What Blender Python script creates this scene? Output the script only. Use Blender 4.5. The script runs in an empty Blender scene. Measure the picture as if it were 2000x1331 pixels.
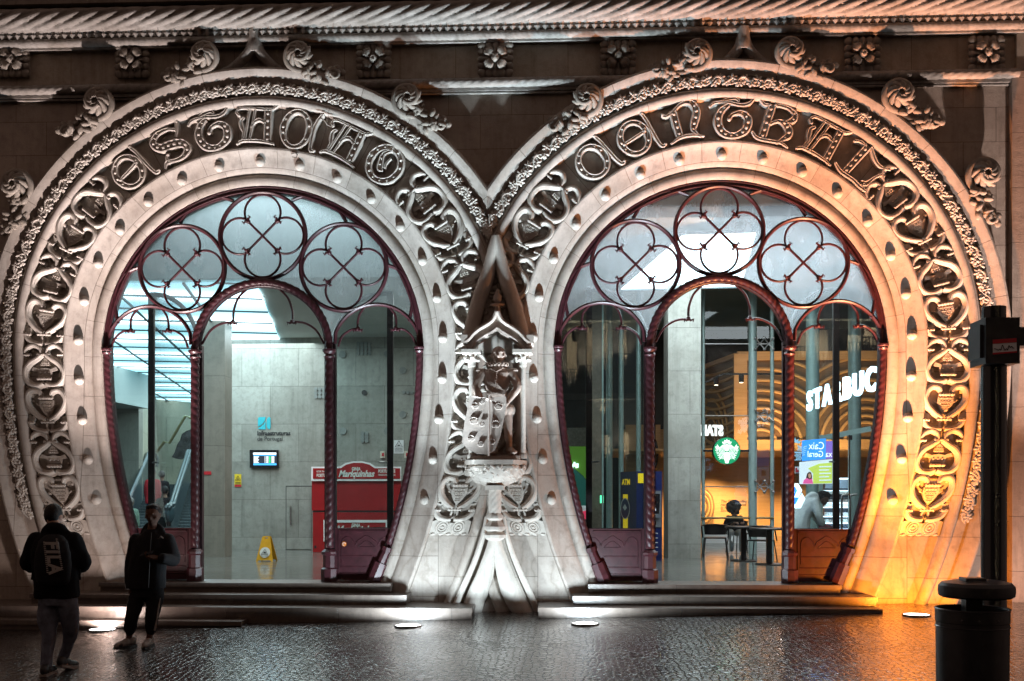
import bpy, bmesh, math, random
from mathutils import Vector, Matrix, geometry
from math import sin, cos, pi, radians, sqrt, atan2
random.seed(7)
SC = bpy.context.scene
COL = SC.collection

# ---------------------------------------------------------------- camera
YAW = radians(2.6); CD = 15.0; FPX = 2100.0; EYE = 1.82
cam = bpy.data.cameras.new("camera"); camo = bpy.data.objects.new("camera", cam); COL.objects.link(camo)
CX = CD * math.tan(YAW)
camo.location = (CX, -CD, EYE)
camo.rotation_euler = (radians(90), 0, YAW)
cam.sensor_width = 36.0; cam.lens = FPX / 2000 * 36
cam.shift_y = (960 - 665.5) / 2000
cam.clip_end = 400; cam.clip_start = 0.1
SC.camera = camo

def P(px, py, y=0.0):
    """photo measurement -> metres, on the plane at depth y"""
    dx = (px - 1000) / FPX; dz = -(py - 960) / FPX
    t = (y + CD) / (cos(YAW) + dx * sin(YAW))
    return Vector((CX + t * (-sin(YAW) + dx * cos(YAW)), y, EYE + t * dz))
def ground_z(x, y):
    return 0.15 + 0.022 * x + 0.035 * (y + 0.9)
def G(px, py):
    dx = (px - 1000) / FPX; dz = -(py - 960) / FPX
    d = Vector((-sin(YAW) + dx * cos(YAW), cos(YAW) + dx * sin(YAW), dz))
    o = Vector((CX, -CD, EYE))
    # z = .12+.015x+.035(y+.9)
    t = (ground_z(o.x, o.y) - o.z) / (d.z - 0.022 * d.x - 0.035 * d.y)
    return o + d * t

# ---------------------------------------------------------------- world, exposure
w = bpy.data.worlds.new("World"); SC.world = w; w.use_nodes = True
nt = w.node_tree
sky = nt.nodes.new("ShaderNodeTexSky"); sky.sky_type = 'NISHITA'; sky.sun_disc = False
sky.sun_elevation = radians(-4); sky.sun_rotation = radians(200)
bg = nt.nodes["Background"]
mixw = nt.nodes.new("ShaderNodeMix"); mixw.data_type = 'RGBA'; mixw.inputs[0].default_value = 0.85
mixw.inputs[7].default_value = (0.36, 0.235, 0.19, 1)      # city glow on low cloud
nt.links.new(sky.outputs[0], mixw.inputs[6]); nt.links.new(mixw.outputs[2], bg.inputs[0])
bg.inputs[1].default_value = 0.55
SC.view_settings.view_transform = 'Standard'
try: SC.view_settings.look = 'None'
except Exception: pass
SC.view_settings.exposure = 0.0
SC.cycles.use_denoising = True
SC.cycles.max_bounces = 8; SC.cycles.transparent_max_bounces = 16
SC.cycles.sample_clamp_indirect = 6.0
SC.cycles.caustics_reflective = False; SC.cycles.caustics_refractive = False

# ---------------------------------------------------------------- ground-recessed uplights (the visible lamps, and one inferred past the right edge)
WHITE = (0.93, 0.97, 1.0); PINK = (1.0, 0.86, 0.84); ORANGE = (1.0, 0.40, 0.07); COOL = (0.74, 0.90, 1.0)
UPL = [(200, 1231, PINK, 1.0), (797, 1223, COOL, 1.0), (1143, 1219, COOL, 1.0), (1790, 1202, ORANGE, 1.0), (2140, 1204, (1.0, .78, .70), 1.0)]
def spot(name, loc, target, col, power, size, blend=1.0, rad=0.06):
    l = bpy.data.lights.new(name, 'SPOT'); l.energy = power; l.color = col
    l.spot_size = radians(size); l.spot_blend = blend; l.shadow_soft_size = rad
    o = bpy.data.objects.new(name, l); COL.objects.link(o); o.location = loc
    d = Vector(target) - Vector(loc)
    o.rotation_euler = d.to_track_quat('-Z', 'Y').to_euler()
    return o
def area(name, loc, rot, col, power, sx, sy):
    l = bpy.data.lights.new(name, 'AREA'); l.energy = power; l.color = col
    l.shape = 'RECTANGLE'; l.size = sx; l.size_y = sy
    o = bpy.data.objects.new(name, l); COL.objects.link(o); o.location = loc; o.rotation_euler = rot
    return o
UPLOC = []
for i, (px, py, c, k) in enumerate(UPL):
    g = G(px, py); UPLOC.append(g)
    b = g + Vector((0, 0, 0.08))
    if i == 3:
        spot("uplight_beam", b, b + Vector((0.1, 0.5, 3)), (1.0, .28, .02), 280, 176, .12)
        spot("uplight_beam", b, b + Vector((-.15, 0.42, 3)), (1.0, .30, .04), 2300, 92, 1.0)
        spot("uplight_beam", b, b + Vector((-0.9, 0.5, 7)), (1.0, .47, .30), 4600, 60, 1.0)
    else:
        spot("uplight_beam", b, b + Vector((0, 0.5, 3)), c if i else (1, .82, .76), 205 if i in (1, 2) else 105, 176, .12)
        spot("uplight_beam", b, b + Vector((0, 0.5, 7)), c if i else (1.0, .84, .80), (3450 if i < 4 else 3000) if i else 4300, 58, 1.0)

# ---------------------------------------------------------------- materials
MATS = {}
def newmat(name):
    m = bpy.data.materials.new(name); m.use_nodes = True; MATS[name] = m
    return m, m.node_tree, m.node_tree.nodes["Principled BSDF"]
def N(nt, t, **kw):
    n = nt.nodes.new(t)
    for k, v in kw.items():
        setattr(n, k, v)
    return n
def ramp(nt, src, stops):
    r = N(nt, "ShaderNodeValToRGB")
    el = r.color_ramp.elements
    while len(el) > 1: el.remove(el[0])
    el[0].position = stops[0][0]; el[0].color = (*stops[0][1], 1)
    for p, c in stops[1:]:
        e = el.new(p); e.color = (*c, 1)
    nt.links.new(src, r.inputs[0]); return r
def noise(nt, vec, scale, detail=4, rough=0.6):
    n = N(nt, "ShaderNodeTexNoise"); n.inputs["Scale"].default_value = scale
    n.inputs["Detail"].default_value = detail; n.inputs["Roughness"].default_value = rough
    if vec is not None: nt.links.new(vec, n.inputs["Vector"])
    return n
def mixc(nt, fac, a, b, blend='MIX'):
    m = N(nt, "ShaderNodeMix", data_type='RGBA', blend_type=blend)
    for sock, v in ((m.inputs[0], fac), (m.inputs[6], a), (m.inputs[7], b)):
        if isinstance(v, (int, float)): sock.default_value = v
        elif isinstance(v, tuple): sock.default_value = (*v, 1) if len(v) == 3 else v
        else: nt.links.new(v, sock)
    return m.outputs[2]
def bump(nt, bsdf, hgt, strength, dist, prev=None):
    b = N(nt, "ShaderNodeBump"); b.inputs["Strength"].default_value = strength; b.inputs["Distance"].default_value = dist
    nt.links.new(hgt, b.inputs["Height"])
    if prev is not None: nt.links.new(prev.outputs[0], b.inputs["Normal"])
    nt.links.new(b.outputs[0], bsdf.inputs["Normal"]); return b
def wpos(nt):
    return N(nt, "ShaderNodeNewGeometry").outputs["Position"]
def math_(nt, op, a, b=None):
    m = N(nt, "ShaderNodeMath", operation=op)
    for s, v in ((m.inputs[0], a), (m.inputs[1], b)):
        if v is None: continue
        if isinstance(v, (int, float)): s.default_value = v
        else: nt.links.new(v, s)
    return m.outputs[0]

def stone(name, base, dark, joints=None, rough=0.75, bstr=0.5, grime=0.5):
    """weathered limestone; joints = None | ('wall', w, h) | ('arch', cx, cz, U)"""
    m, nt, b = newmat(name)
    pos = wpos(nt)
    n1 = noise(nt, pos, 1.3, 6, 0.65); n2 = noise(nt, pos, 9, 6, 0.7); n3 = noise(nt, pos, 60, 4, 0.7)
    c = mixc(nt, ramp(nt, n1.outputs[0], [(0.35, (0, 0, 0)), (0.72, (1, 1, 1))]).outputs[0], base, dark)
    c = mixc(nt, ramp(nt, n2.outputs[0], [(0.48, (0, 0, 0)), (0.8, (grime,) * 3)]).outputs[0], c, tuple(x * 0.42 for x in dark))
    c = mixc(nt, ramp(nt, n3.outputs[0], [(0.52, (0, 0, 0)), (0.75, (0.45,) * 3)]).outputs[0], c, tuple(x * 0.6 for x in base))
    # dirt that has run down: noise stretched along z
    mp = N(nt, "ShaderNodeMapping"); mp.inputs["Scale"].default_value = (7, 7, 0.55); nt.links.new(pos, mp.inputs[0])
    n4 = noise(nt, mp.outputs[0], 1.0, 5, 0.7)
    c = mixc(nt, ramp(nt, n4.outputs[0], [(0.5, (0, 0, 0)), (0.85, (0.55,) * 3)]).outputs[0], c, tuple(x * 0.4 for x in dark))
    h = math_(nt, 'ADD', math_(nt, 'MULTIPLY', n2.outputs[0], 0.6), math_(nt, 'MULTIPLY', n3.outputs[0], 0.4))
    bm_ = bump(nt, b, h, bstr, 0.02)
    if joints:
        sx = N(nt, "ShaderNodeSeparateXYZ"); nt.links.new(pos, sx.inputs[0])
        cb = N(nt, "ShaderNodeCombineXYZ")
        bt = N(nt, "ShaderNodeTexBrick"); bt.inputs["Scale"].default_value = 1.0
        bt.inputs["Mortar Smooth"].default_value = 0.3
        if joints[0] == 'wall':
            nt.links.new(sx.outputs[0], cb.inputs[0]); nt.links.new(sx.outputs[2], cb.inputs[1])
            bt.inputs["Brick Width"].default_value = joints[1]; bt.inputs["Row Height"].default_value = joints[2]
            bt.inputs["Mortar Size"].default_value = 0.004
        else:
            _, cx, cz, U = joints
            dx = math_(nt, 'SUBTRACT', sx.outputs[0], cx); dz = math_(nt, 'SUBTRACT', sx.outputs[2], cz)
            up = math_(nt, 'MAXIMUM', dz, 0.0)
            ang = math_(nt, 'ARCTAN2', up, math_(nt, 'ABSOLUTE', dx))
            ln = math_(nt, 'ADD', math_(nt, 'MULTIPLY', ang, 380 * U), math_(nt, 'MINIMUM', dz, 0.0))
            rr = math_(nt, 'SQRT', math_(nt, 'ADD', math_(nt, 'MULTIPLY', dx, dx), math_(nt, 'MULTIPLY', up, up)))
            nt.links.new(math_(nt, 'ADD', ln, 20.0), cb.inputs[0]); nt.links.new(math_(nt, 'ADD', rr, 0.25), cb.inputs[1])
            bt.inputs["Brick Width"].default_value = 0.56; bt.inputs["Row Height"].default_value = 0.92
            bt.inputs["Mortar Size"].default_value = 0.0035
        bt.inputs["Color1"].default_value = (0.74, 0.74, 0.73, 1) if name.startswith("hall") else (0.84, 0.83, 0.81, 1); bt.inputs["Color2"].default_value = (1, 1, 1, 1)
        bt.inputs["Mortar"].default_value = (0.25, 0.22, 0.2, 1)
        nt.links.new(cb.outputs[0], bt.inputs["Vector"])
        if joints[0] == 'arch':     # lower courses are a darker, veined replacement stone
            wv = N(nt, "ShaderNodeTexWave"); wv.inputs["Scale"].default_value = .9; wv.inputs["Distortion"].default_value = 14; wv.inputs["Detail"].default_value = 5; wv.inputs["Detail Scale"].default_value = 1.6; nt.links.new(pos, wv.inputs["Vector"])
            vein = ramp(nt, wv.outputs["Fac"], [(0, (.78, .76, .74)), (.08, (.93, .92, .91)), (.5, (1, 1, 1))])
            low = math_(nt, 'LESS_THAN', sx.outputs[2], P(1000, 992, -.2).z)
            c = mixc(nt, math_(nt, 'MULTIPLY', low, .85), c, mixc(nt, 1.0, mixc(nt, .25, c, (.34, .27, .23)), vein.outputs[0], 'MULTIPLY'))
        c = mixc(nt, 0.85, c, bt.outputs[0], 'MULTIPLY')
        b2 = N(nt, "ShaderNodeBump"); b2.inputs["Strength"].default_value = 0.6; b2.inputs["Distance"].default_value = 0.01
        b2.invert = True
        nt.links.new(bt.outputs["Fac"], b2.inputs["Height"]); nt.links.new(bm_.outputs[0], b2.inputs["Normal"])
        nt.links.new(b2.outputs[0], b.inputs["Normal"])
    nt.links.new(c, b.inputs["Base Color"])
    b.inputs["Roughness"].default_value = rough; b.inputs["Specular IOR Level"].default_value = .25 if rough > .6 else .5
    return m

def plain(name, col, rough=0.5, metal=0.0, nscale=20, var=0.25, bstr=0.15, spec=0.5, bdist=0.005):
    m, nt, b = newmat(name)
    pos = wpos(nt); n = noise(nt, pos, nscale, 5)
    lo = tuple(max(0, x * (1 - var)) for x in col); hi = tuple(min(1, x * (1 + var)) for x in col)
    r = ramp(nt, n.outputs[0], [(0.3, lo), (0.7, hi)])
    nt.links.new(r.outputs[0], b.inputs["Base Color"])
    b.inputs["Roughness"].default_value = rough; b.inputs["Metallic"].default_value = metal
    b.inputs["Specular IOR Level"].default_value = spec
    if bstr: bump(nt, b, n.outputs[0], bstr, bdist)
    return m
def emit(name, col, strength):
    m, nt, b = newmat(name)
    b.inputs["Base Color"].default_value = (*[min(1, x) for x in col], 1)
    b.inputs["Emission Color"].default_value = (*col, 1); b.inputs["Emission Strength"].default_value = strength
    return m

# ---------------------------------------------------------------- mesh builder
class MB:
    def __init__(s): s.v = []; s.f = []; s.smooth = True
    def add(s, vs, fs, fn=None):
        o = len(s.v)
        for v in vs:
            v = Vector(v); s.v.append(tuple(fn(v)) if fn else tuple(v))
        s.f += [tuple(i + o for i in f) for f in fs]; return s
    def box(s, x0, x1, y0, y1, z0, z1, fn=None):
        vs = [(x, y, z) for x in (x0, x1) for y in (y0, y1) for z in (z0, z1)]
        fs = [(0, 1, 3, 2), (4, 6, 7, 5), (0, 4, 5, 1), (2, 3, 7, 6), (0, 2, 6, 4), (1, 5, 7, 3)]
        return s.add(vs, fs, fn)
    def bar(s, a, b, w, d=None, up=(0, 1, 0)):
        """square bar from a to b"""
        a = Vector(a); b = Vector(b); d = w if d is None else d
        t = (b - a).normalized(); u = Vector(up)
        if abs(t.dot(u)) > 0.95: u = Vector((1, 0, 0))
        n = t.cross(u).normalized(); m = t.cross(n).normalized()
        vs = [p + n * sx * w / 2 + m * sy * d / 2 for p in (a, b) for sx, sy in ((-1, -1), (1, -1), (1, 1), (-1, 1))]
        return s.add(vs, [(0, 1, 2, 3), (7, 6, 5, 4), (0, 4, 5, 1), (1, 5, 6, 2), (2, 6, 7, 3), (3, 7, 4, 0)])
    def tube(s, path, r, n=8, closed=False, fn=None, flat=1.0, ref=(0, 1, 0), caps=True):
        path = [Vector(p) for p in path]; L = len(path)
        rs = r if isinstance(r, (list, tuple)) else [r] * L
        vs = []; ref = Vector(ref)
        for i, p in enumerate(path):
            if closed: t = path[(i + 1) % L] - path[i - 1]
            else: t = path[min(i + 1, L - 1)] - path[max(i - 1, 0)]
            if t.length < 1e-9: t = Vector((0, 0, 1))
            t.normalize()
            rf = ref if abs(t.dot(ref)) < 0.97 else Vector((1, 0, 0))
            a = t.cross(rf).normalized(); b = a.cross(t).normalized()
            for k in range(n):
                th = 2 * pi * k / n
                vs.append(p + a * cos(th) * rs[i] + b * sin(th) * rs[i] * flat)
        fs = []
        for i in range(L if closed else L - 1):
            j = (i + 1) % L
            for k in range(n):
                fs.append((i * n + k, i * n + (k + 1) % n, j * n + (k + 1) % n, j * n + k))
        if not closed and caps:
            fs.append(tuple(range(n))[::-1]); fs.append(tuple((L - 1) * n + k for k in range(n)))
        return s.add(vs, fs, fn)
    def rope(s, path, r, pitch, strands=3, amp=0.22, n=16, seg=None, ref=(0, 1, 0), hand=1):
        """round moulding cut as a twisted rope; path resampled evenly"""
        path = resample(path, seg or pitch / strands / 5)
        L = len(path); vs = []; ref = Vector(ref); dist = 0
        for i, p in enumerate(path):
            t = (path[min(i + 1, L - 1)] - path[max(i - 1, 0)]).normalized()
            if i: dist += (p - path[i - 1]).length
            rf = ref if abs(t.dot(ref)) < 0.97 else Vector((1, 0, 0))
            a = t.cross(rf).normalized(); b = a.cross(t).normalized()
            for k in range(n):
                th = 2 * pi * k / n
                ph = (strands * (th * hand) + 2 * pi * dist * strands / pitch) / 2
                rr = r * (1 - amp + amp * abs(sin(ph)) ** 0.6)
                vs.append(p + a * cos(th) * rr + b * sin(th) * rr)
        fs = [(i * n + k, i * n + (k + 1) % n, (i + 1) * n + (k + 1) % n, (i + 1) * n + k) for i in range(L - 1) for k in range(n)]
        fs.append(tuple(range(n))[::-1]); fs.append(tuple((L - 1) * n + k for k in range(n)))
        return s.add(vs, fs)
    def prism(s, outline, y0, y1, fn=None, holes=None, bevel=0):
        """outline [(x,z)] extruded from y0 (back) to y1 (front, smaller y)"""
        loops = [[Vector((x, 0, z)) for x, z in outline]] + [[Vector((x, 0, z)) for x, z in h] for h in (holes or [])]
        tris = geometry.tessellate_polygon(loops)
        flat = [p for l in loops for p in l]; nn = len(flat)
        vs = [(p.x, y0, p.z) for p in flat] + [(p.x, y1, p.z) for p in flat]
        fs = [tuple(t) for t in tris] + [tuple(nn + i for i in t[::-1]) for t in tris]
        o = 0
        for l in loops:
            k = len(l)
            for i in range(k):
                j = (i + 1) % k; fs.append((o + i, o + j, nn + o + j, nn + o + i))
            o += k
        return s.add(vs, fs, fn)
    def sphere(s, c, r, nu=10, nv=7, sc=(1, 1, 1), fn=None, rot=None):
        vs = []; fs = []; c = Vector(c)
        for j in range(nv + 1):
            ph = pi * j / nv
            for i in range(nu):
                th = 2 * pi * i / nu
                p = Vector((sin(ph) * cos(th) * r * sc[0], sin(ph) * sin(th) * r * sc[1], cos(ph) * r * sc[2]))
                if rot: p = rot @ p
                vs.append(c + p)
        for j in range(nv):
            for i in range(nu):
                fs.append((j * nu + i, j * nu + (i + 1) % nu, (j + 1) * nu + (i + 1) % nu, (j + 1) * nu + i))
        return s.add(vs, fs, fn)
    def lathe(s, prof, c, n=24, fn=None, sq=None):
        """prof [(r,z)] around vertical axis at c"""
        vs = []; fs = []; L = len(prof)
        for r, z in prof:
            for i in range(n):
                th = 2 * pi * (i + 0.5) / n
                vs.append((c[0] + r * cos(th), c[1] + r * sin(th), c[2] + z))
        for j in range(L - 1):
            for i in range(n):
                fs.append((j * n + i, j * n + (i + 1) % n, (j + 1) * n + (i + 1) % n, (j + 1) * n + i))
        fs.append(tuple(range(n))[::-1]); fs.append(tuple((L - 1) * n + k for k in range(n)))
        return s.add(vs, fs, fn)
    def disc(s, c, r, n=28, ax='y', d=0.01):
        pts = [(c[0] + r * cos(2 * pi * i / n), c[2] + r * sin(2 * pi * i / n)) for i in range(n)]
        return s.prism(pts, c[1], c[1] - d)
    def build(s, name, mat, parent=None, loc=None, smooth=None, angle=35, recalc=True, post=None):
        me = bpy.data.meshes.new(name)
        loc = Vector(loc) if loc is not None else Vector((0, 0, 0))
        me.from_pydata([tuple(Vector(v) - loc) for v in s.v], [], s.f)
        bm = bmesh.new(); bm.from_mesh(me)
        bmesh.ops.remove_doubles(bm, verts=bm.verts, dist=1e-5)
        if post: post(bm, loc)
        if recalc: bmesh.ops.recalc_face_normals(bm, faces=bm.faces)
        bm.to_mesh(me); bm.free()
        if smooth is None: smooth = s.smooth
        if smooth:
            me.polygons.foreach_set("use_smooth", [True] * len(me.polygons))
            try: me.set_sharp_from_angle(angle=radians(angle))
            except Exception: pass
        if mat is not None:
            me.materials.append(MATS[mat] if isinstance(mat, str) else mat)
        o = bpy.data.objects.new(name, me); COL.objects.link(o)
        place(o, loc, parent); return o
WL = {}
def place(o, loc, parent):
    WL[o.name] = Vector(loc)
    if parent is not None:
        o.parent = parent; o.location = Vector(loc) - WL[parent.name]
    else: o.location = loc
def resample(path, step):
    path = [Vector(p) for p in path]; d = [0]
    for i in range(1, len(path)): d.append(d[-1] + (path[i] - path[i - 1]).length)
    n = max(2, int(d[-1] / step) + 1); out = []; j = 0
    for i in range(n + 1):
        t = d[-1] * i / n
        while j < len(d) - 2 and d[j + 1] < t: j += 1
        seg = d[j + 1] - d[j]
        out.append(path[j].lerp(path[j + 1], (t - d[j]) / seg if seg > 1e-9 else 0))
    return out
def catmull(pts, n=6):
    """pts tuples of any length; smooth interpolation"""
    out = []; L = len(pts)
    for i in range(L - 1):
        p0 = pts[max(i - 1, 0)]; p1 = pts[i]; p2 = pts[i + 1]; p3 = pts[min(i + 2, L - 1)]
        for k in range(n):
            t = k / n
            out.append(tuple(0.5 * (2 * b + (c - a) * t + (2 * a - 5 * b + 4 * c - d) * t * t + (-a + 3 * b - 3 * c + d) * t ** 3)
                             for a, b, c, d in zip(p0, p1, p2, p3)))
    out.append(tuple(pts[-1])); return out
def empty(name, loc, parent=None):
    o = bpy.data.objects.new(name, None); COL.objects.link(o); o.empty_display_size = 0.1
    place(o, loc, parent); return o
def tag(o, label=None, cat=None, group=None, kind=None):
    if label: o["label"] = label
    if cat: o["category"] = cat
    if group: o["group"] = group
    if kind: o["kind"] = kind
    return o
def copy_tree(src, loc, parent=None, rot=None, scale=None):
    c = src.copy(); COL.objects.link(c)
    place(c, loc, parent)
    if rot is not None: c.rotation_euler = rot
    if scale is not None: c.scale = scale
    for ch in [x for x in bpy.data.objects if x.parent == src]:
        d = ch.copy(); COL.objects.link(d); d.parent = c; WL[d.name] = Vector(loc) + ch.location
        for g in [x for x in bpy.data.objects if x.parent == ch]:
            e = g.copy(); COL.objects.link(e); e.parent = d
    return c
def text_mesh(txt, size, depth=0.0, bold=0.0, xs=1.0, shear=0.0, align='LEFT', space=1.0):
    """flat lettering -> (verts in x,z; faces)"""
    cu = bpy.data.curves.new("t", 'FONT'); cu.body = txt; cu.size = size; cu.extrude = depth; cu.offset = bold
    cu.shear = shear; cu.align_x = align; cu.space_character = space; cu.resolution_u = 3
    o = bpy.data.objects.new("t", cu); COL.objects.link(o)
    dg = bpy.context.evaluated_depsgraph_get(); me = bpy.data.meshes.new_from_object(o.evaluated_get(dg))
    vs = [(v.co.x * xs, -v.co.z, v.co.y) for v in me.vertices]; fs = [tuple(p.vertices) for p in me.polygons]
    bpy.data.objects.remove(o); bpy.data.curves.remove(cu); bpy.data.meshes.remove(me)
    return vs, fs
def text_obj(name, txt, size, loc, mat, parent=None, depth=0.002, rotz=0.0, mirror=False, **kw):
    vs, fs = text_mesh(txt, size, depth, **kw)
    mb = MB(); c, s_ = cos(rotz), sin(rotz)
    mb.add([((-x if mirror else x) * c - y * s_, (-x if mirror else x) * s_ + y * c, z) for x, y, z in vs], fs, lambda v: v + Vector(loc))
    return mb.build(name, mat, parent, loc, smooth=False)

# ================================================================= station facade
CW = P(512.5, 680)                                     # centre of the left arch
U = (P(825, 680).x - P(200, 680).x) / 2 / 313          # one "unit" of arch radius
CE = P(1405, 680); CE = Vector((CE.x, 0, CW.z))
XM = (CW.x + CE.x) / 2
LB = 1240.0                                            # radius of the lower, in-curving legs (units)
def aoff(R, s, Rref=None):
    """local x,z (units) at arc length s (units, signed from crown) on the line of radius R"""
    Rref = Rref or R; a = abs(s) / Rref; sg = 1 if s >= 0 else -1
    if a <= pi / 2: return sg * R * sin(a), R * cos(a)
    dz = abs(s) - Rref * pi / 2
    return sg * (R - (LB - sqrt(max(0, LB * LB - dz * dz)))), -dz
def acurve(R, dzmax=560, n=64, nl=26):
    pts = []
    for i in range(nl): 
        dz = dzmax * (1 - i / nl); pts.append((-(R - (LB - sqrt(LB * LB - dz * dz))), -dz))
    for i in range(n + 1):
        a = pi - pi * i / n; pts.append((R * cos(a), R * sin(a)))
    for i in range(1, nl + 1):
        dz = dzmax * i / nl; pts.append((R - (LB - sqrt(LB * LB - dz * dz)), -dz))
    return pts
M_ARCH = []
stone('arch_stone_w', (0.52, 0.475, 0.43), (0.37, 0.32, 0.28), ('arch', CW.x, CW.z, U), bstr=0.45, grime=0.55)
stone('arch_stone_e', (0.52, 0.475, 0.43), (0.37, 0.32, 0.28), ('arch', CE.x, CE.z, U), bstr=0.45, grime=0.55)
stone('carved_stone', (0.60, 0.555, 0.50), (0.44, 0.39, 0.34), None, bstr=0.3, grime=0.35)
stone('wall_stone', (0.50, 0.42, 0.36), (0.36, 0.295, 0.25), ('wall', 0.88, 0.47), bstr=0.6)
stone('frieze_stone', (0.46, 0.39, 0.32), (0.31, 0.26, 0.21), ('wall', 0.78, 1.4), bstr=0.5)
stone('dark_carving', (0.34, 0.30, 0.26), (0.20, 0.17, 0.14), None, bstr=0.3)
stone('cornice_stone', (0.36, 0.335, 0.31), (0.20, 0.175, 0.15), None, bstr=0.8, grime=0.9)
stone('step_stone', (0.17, 0.135, 0.115), (0.10, 0.078, 0.066), ('wall', 1.5, 9), rough=0.35, bstr=0.35)
stone('bronze_stone', (0.48, 0.385, 0.33), (0.33, 0.25, 0.21), None, rough=.92, bstr=0.25)

stone('bronze_light', (0.50, 0.43, 0.385), (0.36, 0.30, 0.26), None, bstr=0.3)
facade = tag(empty('station_facade', (XM, 0, 0.1)),
    'pale carved stone station front with two great horseshoe doorways under a twisted cornice', 'station building')
WY = -0.08                                             # face of the flat wall
ZTOP = P(1000, -60, WY).z
XL = P(-260, 600, WY).x; XR = P(1978, 600, WY).x

PROF = [(313, .10), (313, -.03), (315, -.05), (319, -.066), (324, -.072), (329, -.066), (332, -.05), (333.5, -.038), (335, -.05), (337, -.075),
        (341, -.10), (347, -.125), (354, -.145), (361, -.17), (367, -.20), (371, -.228), (374, -.242), (377, -.242), (379, -.23), (380, -.20),
        (380.5, -.155), (381, -.15), (454, -.15), (455, -.155), (455.5, -.20), (456.5, -.235), (459, -.265), (463, -.284), (467, -.288), (471, -.28),
        (474, -.262), (476, -.235), (477, -.205), (499, -.205), (499.5, -.215), (500.5, -.235), (504, -.252), (509, -.272), (514, -.290), (519, -.305),
        (523, -.312), (526.5, -.305), (529, -.27), (529.5, -.22), (529, -.18), (527, -.14), (527, WY - .004), (527, .1)]
def clipper(side, pad=0.0):
    def post(bm, loc):
        g = bm.verts[:] + bm.edges[:] + bm.faces[:]
        co = Vector((XM + pad * side, 0, 0)) - Vector(loc)
        bmesh.ops.bisect_plane(bm, geom=g, plane_co=co, plane_no=(1, 0, 0), clear_outer=(side < 0), clear_inner=(side > 0), dist=1e-6)
    return post

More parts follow.
